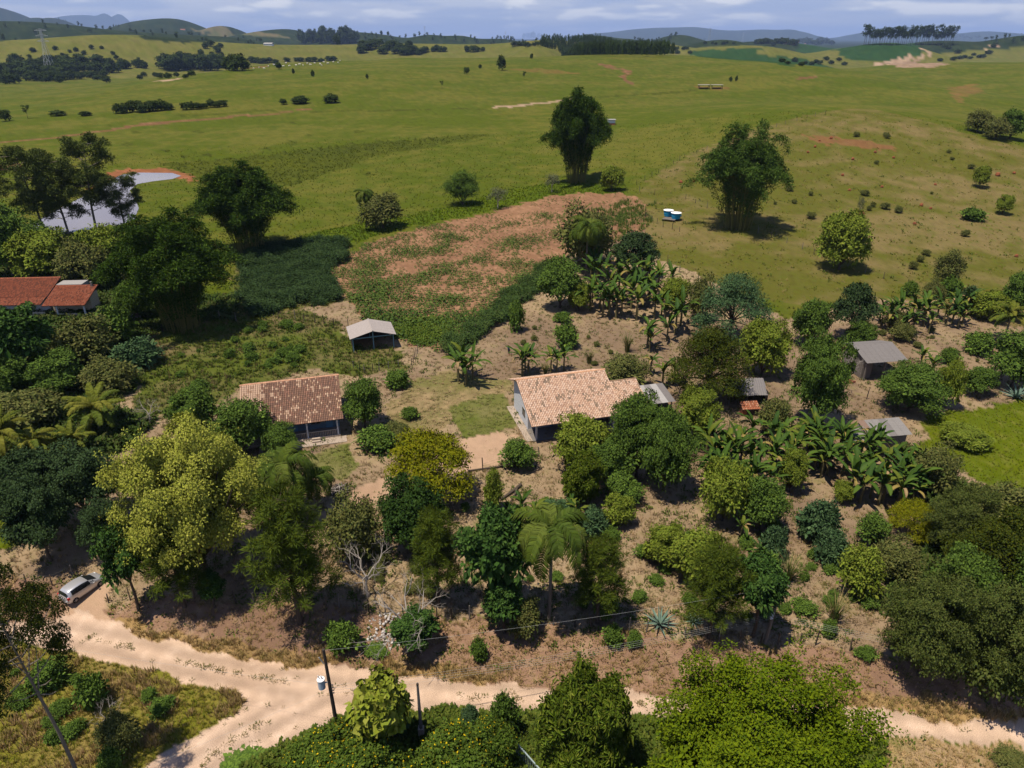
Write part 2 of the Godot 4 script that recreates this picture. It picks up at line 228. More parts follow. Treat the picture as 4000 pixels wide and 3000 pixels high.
const FAR_GROUPS = [
["one of the small green shrubs scattered over the orchard soil","orchard shrubs","bushgreen",[13.7,-58,1.2,1.6,2.3,-59.2,1,1.5,-1.6,-52.3,1.1,1.1,21.9,-56.7,0.6,0.6,2.8,-66.7,0.5,0.7,12.1,-51.6,0.9,1.3,15.2,-55.6,0.9,1,28.8,-54.5,0.8,0.9,28.4,-62.2,1.2,1.5,32.3,-51.5,0.5,0.6,34,-60.3,1.3,1.6,-2.4,-56.4,1.1,1.3,-2,-64.1,1.3,1.8,-0.6,-66.6,0.6,0.6,18.9,-60.9,0.7,0.9,0,-56,0.6,0.7,3.8,-65.9,1.3,1.9,6.7,-50.7,0.7,0.8,30,-56,0.6,0.9,3.9,-66.2,1.1,1.3,-1.7,-57.5,0.7,0.9,10.6,-60.8,1.3,1.6,17.3,-51.1,0.6,0.7,30.6,-52.1,0.7,0.8,23.2,-49.6,0.7,1,4.4,-54.6,0.7,1.1,1.8,-54.3,0.6,0.6,16.7,-51.4,1,1.2,-5.3,-65.9,0.9,0.9,2.1,-63,1,1,8.9,-50.6,1.3,1.8,23.6,-57.4,0.6,0.6,21.6,-49.2,0.5,0.7,14.2,-54,0.8,1.2,-2.3,-58.4,1.1,1.7,25.4,-50.1,0.8,1.1,29.9,-51,0.8,1.2,31,-57.7,1,1.2,18.9,-56.8,0.6,0.8,33.4,-50.8,1.1,1.3,12.1,-51.7,0.6,0.8,-4.2,-57,0.9,1,24.6,-59.6,1,1.5,7,-55.2,0.7,0.7,31.9,-55.6,0.9,1.3,8.1,-55.5,0.7,0.8]],
["one of the low olive shrubs in the clearing behind the right farmhouse","clearing shrubs","olive",[13.5,-116.3,0.6,0.8,19.4,-103,0.9,1.5,4.1,-120.6,0.8,0.9,2,-113.8,0.9,1.1,16.6,-109.6,0.7,1,14.6,-112.8,0.9,1.2,10.5,-120.2,0.5,0.6,3.9,-115.6,0.9,1.2,13.4,-105.2,0.7,1.1,22.6,-105.9,0.6,0.7]],
["one of the small dark shrubs dotted over the dry hill","hill shrubs","olive",[80.4,-191.3,1.7,2.4,141.6,-208.3,1.4,1.6,97.1,-163,1.4,2,83.6,-165.3,1,1.5,85.7,-167.8,1.2,1.2,150.2,-251.6,1,1.5,79.1,-265.4,1.2,1.7,114.9,-178.3,1.7,2.2,107.5,-198.8,1.6,2.2,83.8,-218.7,1.6,2.5,122.7,-247.5,1.2,1.6,139.6,-277.8,1.8,2.3,102.2,-202.8,1.4,1.5,104.7,-214,1.7,2.7,75,-204.5,0.8,0.9,99.9,-154.8,1.2,1.4,80.3,-247.5,1.4,1.7,88.1,-252.2,1.2,1.6,88.4,-213.6,1.2,1.4,107,-197.8,1.6,2.2,151.6,-242.2,1.5,2.2,149.6,-229.5,1,1.5,95.3,-272.2,1.6,2,153.2,-259.6,1.1,1.5,89.2,-153.3,1.8,1.9,82.6,-168.8,1.2,1.7,99.6,-199.4,1.3,1.4,80.6,-252.4,1.6,2.6,80.7,-205.4,1.2,1.5,140.3,-280.7,1.4,2.2,125.5,-215.9,0.8,0.9,129.6,-281.4,1.7,2.5,93.4,-158.5,1.4,1.7,104.9,-201.1,1.8,2.6]],
["one of the weedy bushes in the green field above the left farmhouse","field bushes","bushgreen",[-47.7,-97.2,1.2,1.8,-36,-110.7,1.3,2,-37.5,-110.7,1.2,1.2,-49.8,-108.9,0.6,0.7,-39.5,-104.5,0.8,1.2,-41.2,-112.7,1.1,1.5,-44.8,-111.2,1.4,1.9,-53.2,-110.8,0.6,0.7,-53.1,-120.5,0.8,1.2,-43.1,-107.7,1.4,1.8,-39,-121.2,1.1,1.6,-55.3,-108.8,0.7,1,-45.7,-121.8,1.4,1.7,-43,-105.2,0.9,1,-39.5,-106.3,0.8,1.2,-52.2,-101.1,0.9,1.4,-41.3,-122.1,1.4,2.2,-47.1,-108.6,1.4,1.6,-38.3,-108.9,1.4,2.1,-45.4,-119.9,1.1,1.4,-47.7,-119.6,1,1.3,-48.5,-115.1,1.1,1.3,-36.1,-107.1,1.4,2.2,-39.9,-115.8,0.7,1.1,-35.2,-104.5,0.9,1,-38.6,-106.1,1.1,1.5]],
["one of the low shrubs in the dry clearing behind the barn","barn clearing shrubs","olive",[79.6,-105.1,0.5,0.5,73.8,-110.1,0.8,1,76,-105.9,0.6,0.6,75,-118.3,1.1,1.3,69.2,-111.8,1,1.6,73.8,-115.7,0.6,0.9,68.1,-122.4,0.9,1.2,65.7,-117.2,1,1.4]],
["one of the straggly shrubs on the soil between the pines","pine shrubs","olive",[-18.4,-63.6,0.9,1.3,-17.2,-64,1.2,1.6,-7.5,-52.1,1.3,1.7,-17,-59.6,1.3,2.1,-18.2,-60.1,0.9,1.1,-15.9,-59.7,0.8,1,-13.3,-57.1,1.4,1.9,-12.8,-54.1,0.7,0.7,-10,-52.6,0.7,0.9,-13.2,-54.4,0.9,1.1,-14.1,-57.5,1.2,1.7,-9.2,-55.7,1.3,1.9,-8.7,-52.8,1.4,1.9,-13.3,-55.1,1.2,1.6]],
["one of the small green bushes in the lower left field","lower field bushes","bushgreen",[-37.6,-43.8,0.6,0.8,-41.7,-42.6,0.6,0.8,-40.8,-41.3,0.9,1.4,-43.1,-44.3,0.6,0.7,-37.1,-39.3,0.9,1,-39.9,-42.8,0.6,0.9,-36.8,-40.6,1.1,1.4,-36,-38,1.1,1.4,-35.8,-43.3,0.5,0.8,-30.3,-41.9,0.9,1.1,-34.8,-38.7,1,1.4,-41,-43.9,0.7,0.8,-28.8,-40.9,0.9,1.5,-37.5,-40.7,0.6,0.9]],
["one of the dark trees in the creek-side wood beyond the left pasture","creek-side wood","far",[-750.3,-1129.8,17.8,25.5,-872.6,-1332.6,16.1,23,-866.3,-1329.8,17.8,25.5,-685.4,-1051,14.9,21.3,-823.4,-1277.5,19.6,28.1,-690.2,-1070.4,11.8,16.9,-831.8,-1306,18.1,25.8,-835.4,-1318,20.6,29.4,-805.8,-1276.2,13.9,19.9,-774,-1231.8,18.4,26.3,-738.3,-1180.5,13.1,18.8,-767.4,-1236.3,20.4,29.1,-735.1,-1192.4,12.6,17.9,-723.4,-1177.4,14.1,20.1,-756.5,-1242,13,18.6,-687.7,-1135.8,13.4,19.1,-774.4,-1288.7,16.5,23.5,-769.1,-1287.3,16.1,23.1,-712,-1195.3,14.4,20.6,-694.5,-1171.7,14.7,21,-718.9,-1226.4,18.4,26.3,-643.6,-1099.5,12.1,17.4,-775.8,-1338.9,19.6,28,-758,-1319.7,17.1,24.4,-699.2,-1222.7,13.5,19.2,-753.8,-1326.3,14.9,21.2]],
["one of the dark trees at the back of the creek-side wood","back of the creek-side wood","far",[-918.1,-1442.5,19.9,27.6,-887.9,-1403.6,17.4,24.1,-860.5,-1372,15.1,20.9,-880.5,-1413.7,12.7,17.6,-857.2,-1386.2,19.6,27.3,-851.1,-1391.2,16.9,23.5,-866.4,-1422.7,15.3,21.2,-867,-1442.7,15.7,21.8,-825.7,-1379.9,18.4,25.5,-851.7,-1440.1,18.7,26,-824.9,-1407,15.2,21.1,-840,-1443.5,18.3,25.5,-813.6,-1412.5,18,25,-823,-1441.7,20.1,27.9,-817.7,-1442.8,13.5,18.7,-795.5,-1409.8,17.8,24.7,-768.1,-1372,14.9,20.7,-802.7,-1453.1,20.5,28.4,-758.5,-1377.6,16.3,22.6,-770.1,-1417.9,14.6,20.3,-736.7,-1369.6,18.2,25.3,-777.2,-1460.6,19.4,27,-734,-1384.5,14.1,19.6,-730.8,-1394.8,13.8,19.2,-760.8,-1470.4,13.3,18.5,-710.3,-1376.8,19.2,26.7]],
["one of the bushes right of the creek-side wood","bushes right of the creek-side wood","far",[-703.3,-1248.4,10.5,15.7,-690.6,-1239.2,10,15,-710.4,-1290.5,8.6,12.9,-697,-1275.4,9.4,14.1,-687.8,-1273.1,10,14.9,-636.8,-1186.6,8.5,12.8,-683.4,-1294.1,10.8,16.2,-558.2,-1060.5,8.6,12.9]],
["one of the tall trees in the grove behind the left pasture","grove behind the pasture","far",[-656.5,-1470.6,25,26,-641.5,-1451.4,26.1,27.1,-630.3,-1436.3,26.7,27.8,-639.8,-1477.5,23,23.9,-622.5,-1446.3,23.6,24.5,-630.3,-1479.6,28.2,29.3,-634.8,-1503.4,26.7,27.7,-610.5,-1464.2,24.6,25.6,-616.9,-1493.8,25,26,-618.7,-1505.6,23.6,24.5,-605.2,-1491.7,19,19.8,-595.9,-1485.3,21,21.8,-595.5,-1495.3,21.1,21.9,-577.2,-1459.7,28.5,29.7,-570.7,-1465.6,22.7,23.6,-581.5,-1513.1,27.1,28.2,-559.2,-1465.4,19.2,20,-572.9,-1523.1,24.9,25.9,-569.5,-1533,21.7,22.6,-559.5,-1512.8,19.4,20.2,-272.8,-749,11.5,11.9,-279.3,-772,9.8,10.2,-265.8,-740.3,10.9,11.3,-261.1,-738.7,14.5,15.1,-274.1,-785.6,11.4,11.9,-254.5,-740,10.2,10.6]],
["one of the trees left of the tall grove","trees left of the grove","far",[-731.9,-1455.7,13.9,15.7,-722.2,-1443.6,17.1,19.4,-717.6,-1452.8,12,13.6,-712.8,-1471.8,11.6,13.1,-703.3,-1467.9,16.8,19,-690.4,-1460.7,11.7,13.3]],
["one of the bushes along the creek below the tall grove","creek bushes","far",[-540.6,-1123.1,6.4,9.2,-618.5,-1300,6.9,9.9,-599.8,-1300,6.4,9.3,-425.4,-932.9,6.2,8.9,-321.9,-722.8,5,7.2,-420.3,-968.9,5.1,7.4,-294.5,-697.6,3.6,5.3,-304.3,-734.6,5.2,7.5]],
["one of the bushes in the hedge right of the tall grove","hedge right of the grove","far",[-536.7,-1613.5,11.5,17.8,-530.4,-1612.5,10.2,15.8,-518.6,-1607.1,9.2,14.2,-510.8,-1611.4,10,15.5,-505.2,-1622.1,9.8,15.1,-487.7,-1606.9,8.9,13.7]],
["one of the bushes above the white cattle","bushes above the cattle","far",[-473.8,-1644.1,8,15,-456.7,-1652.9,7.2,13.5,-446.4,-1651.8,7.9,14.8,-431,-1651.6,8.5,16,-418.7,-1652.2,9.2,17.2,-404.3,-1652.1,7.2,13.5,-391,-1669.8,9,16.8,-381.9,-1665.3,9.6,18]],
["one of the trees descending the far left hillside","hillside row","far",[-657.2,-1655.1,10.2,13,-671.3,-1720.3,12.5,15.9,-669.8,-1750.9,12.8,16.3,-636.9,-1696.8,13.9,17.7,-648.1,-1750.2,9.5,12.1]],
["one of the tall trees around the orange house on the skyline","skyline trees","far",[-918.2,-3433.1,52.9,38.1,-890.6,-3375.8,43,30.9,-863.7,-3365.5,54.4,39.2,-851.8,-3376.7,44.8,32.2,-842.8,-3380.7,49,35.2,-808.6,-3318.6,46.9,33.8,-797.5,-3337.4,60.7,43.7,-782.7,-3317.8,44.3,31.9,-749.9,-3267.7,58.7,42.2,-747.2,-3291.3,48.9,35.2,-421.6,-1899.4,23.8,17.1,-704.2,-3257.2,63.2,45.5,-696.1,-3272.6,57.7,41.6,-683.8,-3281.6,61.3,44.2,-664.7,-3268.6,47,33.8,-648.5,-3282.9,40.8,29.4]],
["one of the trees in the gully right of the orange house","gully trees","far",[-338.7,-1765.2,17.4,24.9,-345.5,-1822.5,16.6,23.7,-332.6,-1797.2,19.2,27.4,-325.7,-1811,19.7,28.1,-321.9,-1849.8,15.7,22.4,-312.4,-1845.8,15.2,21.7,-289.5,-1754.1,16.3,23.3,-285.9,-1794.3,15.2,21.7,-279,-1802.5,18.1,25.9,-275.3,-1805.8,13.7,19.6,-267.4,-1826.4,14,20,-256.6,-1791.3,14.5,20.8,-240.1,-1738.8,16.8,24,-238.8,-1818.1,15.3,21.9]],
["one of the trees in the gully below the far ridge","lower gully trees","far",[-262.4,-1752.4,13.6,18.8,-257.3,-1780.1,12.6,17.4,-247.7,-1763.5,17.5,24.2,-238,-1767.8,13.7,19,-230.6,-1739.9,13.5,18.7,-220.4,-1747.3,17.2,23.8,-219.2,-1763.4,13.8,19.1,-208.7,-1739.5,13.3,18.4,-198.6,-1752.5,11.5,16,-194.4,-1763.2,11.5,15.9]],
["one of the trees beside the gully on the far slope","slope trees","far",[-177.3,-1767.1,9.7,13.2,-169.4,-1770.1,12.6,17.2,-162.3,-1760.5,11,15,-151.6,-1758.7,10.3,14.1]],
["one of the four trees on the far central slope","far central trees","far",[-99.1,-1736.9,12.1,15.8,-85.5,-1727.4,12.9,16.7,-75.6,-1723.6,10.2,13.2,-64.4,-1721.7,8.6,11.1]],
["one of the trees on the far knoll left of the plantation","knoll trees","far",[5.3,-1707.9,9.9,14.9,16.4,-1702.5,9.3,14,24.6,-1694.6,9.4,14,27.1,-1458.8,8.7,13,32,-1458.1,6,9,40.4,-1451.7,5.9,8.8,47.7,-1455.2,7.4,11.1]],
["one of the trees standing on the central skyline","central skyline trees","far",[769.1,-51299.5,329.3,274.4,1131.9,-58119.7,358.1,298.4,1170.9,-52689.4,335.3,279.4,1228.3,-46101.7,358.3,298.6,1818.2,-54302.2,328.8,274]],
["one of the scattered trees on the far central ridge","central ridge trees","far",[-573.7,-3476.3,17.5,13.1,-548.1,-3503.5,16.3,12.2]],
["one of the slender trees in the eucalyptus row on the right skyline","skyline eucalyptus row","farthin",[914.6,-2046.3,44,17.3,915.4,-2037.4,43.6,17.1,916.5,-2024.2,38,14.9,919.7,-2023.3,32.2,12.7,918.5,-2004.9,33.7,13.2,927.5,-2013.4,29.7,11.7,926.8,-2003.9,33.3,13.1,931.3,-1998.4,30.5,12,928.7,-1987.9,31,12.2,931.8,-1985.7,33.5,13.2,935.5,-1980.6,37.6,14.8,938.4,-1973.2,36,14.2,940.3,-1963.7,32.2,12.7,942.7,-1962.3,31.9,12.5,948.1,-1959.9,37.8,14.9,951.5,-1954.3,29.3,11.5,956,-1956.5,35.8,14.1,960.4,-1957.4,38.8,15.2,965.4,-1955.9,30.7,12.1,969.6,-1956,35,13.7,975,-1958.3,27.9,10.9,974.4,-1946.6,28.4,11.2,981.3,-1947.5,34.3,13.5,985.9,-1948.7,40.5,15.9,1317.6,-2593.1,46.2,18.2,1317.8,-2572.5,50.3,19.7,1315.5,-2560.2,41.9,16.4,1317.1,-2549.6,52.5,20.6,1321.8,-2541.2,43.5,17.1,1323.4,-2532.8,51.9,20.4,1330.4,-2533.5,42.4,16.7,1331.8,-2524.8,38.3,15.1,1330.1,-2515.3,53.8,21.1,1339,-2510.9,48.5,19,1336.7,-2499.1,42.3,16.6,1338.4,-2485,35,13.7,1348,-2494.1,34.9,13.7,1345.5,-2480.7,54.1,21.3,1351.7,-2482.4,34.5,13.5,1355.4,-2473.3,41.4,16.3,1356,-2464.6,50.6,19.9,1363,-2466.5,46.2,18.1,1364.1,-2451.7,41.3,16.2,1371.4,-2454.7,49.6,19.5]],
["one of the trees around the far village","village trees","far",[961.8,-3106.5,14.5,21,975.1,-3088.2,17.5,25.3,976.9,-3080.9,13.7,19.8,993.8,-3085.5,18.6,26.9,999.7,-3076,17.4,25.1,1010.1,-3069.6,13.9,20.1,1005.7,-3027.3,15.8,22.8,1030.7,-3070.8,17.4,25.1,1050,-3068.7,20.5,29.6,1051.9,-3053.5,19.9,28.7,1072.6,-3083.9,18,26,1072.7,-3042.3,15.6,22.5,1082.1,-3028.4,21.2,30.7,1090.6,-3032.9,19.1,27.6,3487.2,-9630,46.5,67.2,3444.3,-9418,50.2,72.5,3156.9,-8497.8,48.8,70.5,3306.5,-8865.4,61.3,88.5,2937.6,-7794.4,50.9,73.5,2766.5,-7221.4,39.3,56.8,2706,-6993.4,44.9,64.8,3637.1,-9305.9,64.1,92.6,2869.8,-7299.1,36.9,53.3,3839.3,-9644.9,57,82.3,3291.7,-8229.9,44.1,63.7,2850.6,-7034.1,37.7,54.4]],
["one of the bushes on the far right pasture hill","far right bushes","far",[595.2,-2427.4,6.9,11.1,611.6,-2404.3,6.2,9.9,616.1,-2382.2,6.5,10.5,638.5,-2376.7,8.2,13.1,651.2,-2388.5,6.3,10.1,668.7,-2376.4,5.8,9.3]],
["one of the bushes on the slope below the far forest","slope bushes far","far",[396.9,-2002.9,7,12.9,396.9,-1952.6,6.4,11.8,416.4,-1993.7,8.5,15.6,408.6,-1936.2,7.2,13.1,434.5,-1989.4,7.3,13.3,441.6,-1988.3,6.8,12.5,433.5,-1908.4,6.7,12.3]],
["one of the bushes below the far green crop","bushes below the far crop","far",[272.3,-785.6,4.3,7.4,264.1,-746.8,3.2,5.4,612.7,-1689.3,8,13.7,269.5,-724.8,3.5,5.9,624.5,-1660.5,6.1,10.5,635.6,-1650.9,7.3,12.4,657.9,-1685,7.2,12.3,659,-1667.5,7.7,13.3,707.1,-1755.9,8.3,14.3,690.2,-1683,7.9,13.5,744.6,-1777.7,7.9,13.5,718,-1681.5,6.9,11.8]],
["one of the bushes on the far right slope","far right slope bushes","far",[966.5,-1761,6.5,11.8,1344.9,-2442.6,11.4,20.9,1338.6,-2411.6,10.6,19.5,1003.8,-1776.4,7.9,14.4,1325.3,-2328.8,10.9,20,1265.5,-2207.3,9.3,17,1291.3,-2228.6,8.4,15.3,1289,-2197.1,7.2,13.3,1339.8,-2271.2,7,12.8,1326,-2219,8.5,15.5,1330.6,-2210.9,9.9,18.1,1388.7,-2282.6,10.4,19,1458.1,-2383.1,8.5,15.6,1481,-2413.3,8.5,15.6]],
["one of the small trees dotted over the far left hill","far left hill trees","far",[-940.3,-1523.3,5.6,8,-958.5,-1569.8,8.1,11.6,-907.1,-1516,5.4,7.8,-922.5,-1585.5,7.5,10.7,-881.8,-1535.9,5.9,8.4,-883.2,-1565.6,5.4,7.7,-877.2,-1577.9,7.5,10.6,-849.9,-1554.2,7.6,10.8,-857,-1600.9,7.8,11.1,-838.9,-1606,5.9,8.4,-799.5,-1569.7,6.5,9.4,-777.4,-1535.2,7.5,10.7]],
["one of the trees on the skyline right of the eucalyptus row","right skyline trees","farthin",[8855.5,-16512.1,66.7,76.2,8987.2,-16614.6,78,89.1,8722.7,-15916.8,67.5,77.2,9021.7,-16272.1,86.7,99.1,8983.8,-16028.2,62.3,71.2,9340.4,-16448.4,85.3,97.5,9013,-15721.5,75.3,86.1,8999.2,-15496.6,65.1,74.4,9512,-16165,69.9,79.9,9696.6,-16400.5,65.3,74.6,1533.8,-2555.7,10.2,11.7,1542.1,-2537.6,9.9,11.3]]]
const PALMS = [["jeriva",3.4,-49.2,12.2,6.5,"tall feather palm with drooping fronds at the centre of the fence"],
["jeriva",-24.6,-64.3,8.8,6.5,"feather palm with an orange husk beside the yellow-green tree"],
["jeriva",-21.8,-66.1,5.3,4.1,"short feather palm right of the one with the orange husk"],
["jeriva",-26.5,-61.9,6.6,4.4,"half-hidden palm under the yellow-green tree"],
["jeriva",16.1,-149.8,13.5,7.7,"grey-green drooping palm at the end of the crop field"],
["jeriva",-40.7,-199.1,10.1,5.4,"small ragged palm at the pasture edge"],
["coconut",-55.9,-84,5.4,6.8,"yellow coconut palm left of the pale leafless tree"],
["coconut",-55.6,-77.5,3.8,4.4,"small coconut palm above the very dark trees"],
["coconut",-63,-75.8,6.3,6.3,"coconut palm at the left edge"],
["coconut",-59.3,-75.8,4.6,5.7,"coconut palm second from the left edge"],
["coconut",85.9,-114.9,6.3,5.6,"spiky palm at the right edge above the barn clearing"]]
const CANES = [[27.1,-54.2,3.8,"tall cane clump on the dry orchard slope"],[29.3,-48.7,4.1,"cane clump with dry stalks near the right fence"],[19.5,-110.4,4.7,"tall grass clump behind the right farmhouse"],[12.6,-105.8,3.2,"low grass clump behind the roof ridge of the right farmhouse"],[5.3,-101.8,2.4,"tussock beside the short bananas behind the right farmhouse"],[32.4,-52,2.6,"leafy cane clump beside the leafy tree"]]
const AGAVES = [[13.4,-48.4,1.8,"blue-green agave at the fence left of the right pine"],[16.6,-48.7,1.2,"smaller agave in the shade of the right pine"],[74.4,-93.3,2.6,"agave at the right edge beside the fence"]]
const MOUNDS = [[119.7,-280,1.4],[114.7,-277.8,1],[53.9,-232.2,1.3],[58.3,-232.4,1.3],[69,-252.1,1.4],[105.4,-263.6,1.2],[110.3,-270.2,1.2],[106.4,-234.9,1.2],[117,-253,1.3],[113.5,-222.4,1.1],[116.8,-204.5,1.3],[118,-201.6,1],[156.4,-235,1.8],[163.4,-237.8,1.2],[95.5,-194.8,1.8],[106.5,-187.5,1.1],[118.4,-163,1.1],[91.5,-140.9,1.2],[127.8,-260.4,1.1],[131.2,-253.6,1.1],[87,-230.3,0.9],[131.2,-225,1],[102.1,-218.8,1]]
const COWS = [[-251.1,-754.5],[-249.2,-765.7],[-239.8,-751.5],[-245.6,-784],[-247.2,-808.2],[-255.8,-850],[-228.4,-776.4],[-250.1,-862],[-223.6,-780.6],[-217.6,-784.5],[-218.2,-799],[-209.8,-781.2],[-213.6,-812.5],[-203.5,-785.9],[-207.1,-817.8],[-196.7,-798.6],[-201.3,-834.2],[-190.7,-805.8],[-190.8,-831.8],[-183.6,-823.5],[-260.4,-744.6],[-191.4,-868.8],[-190.2,-777.2]]
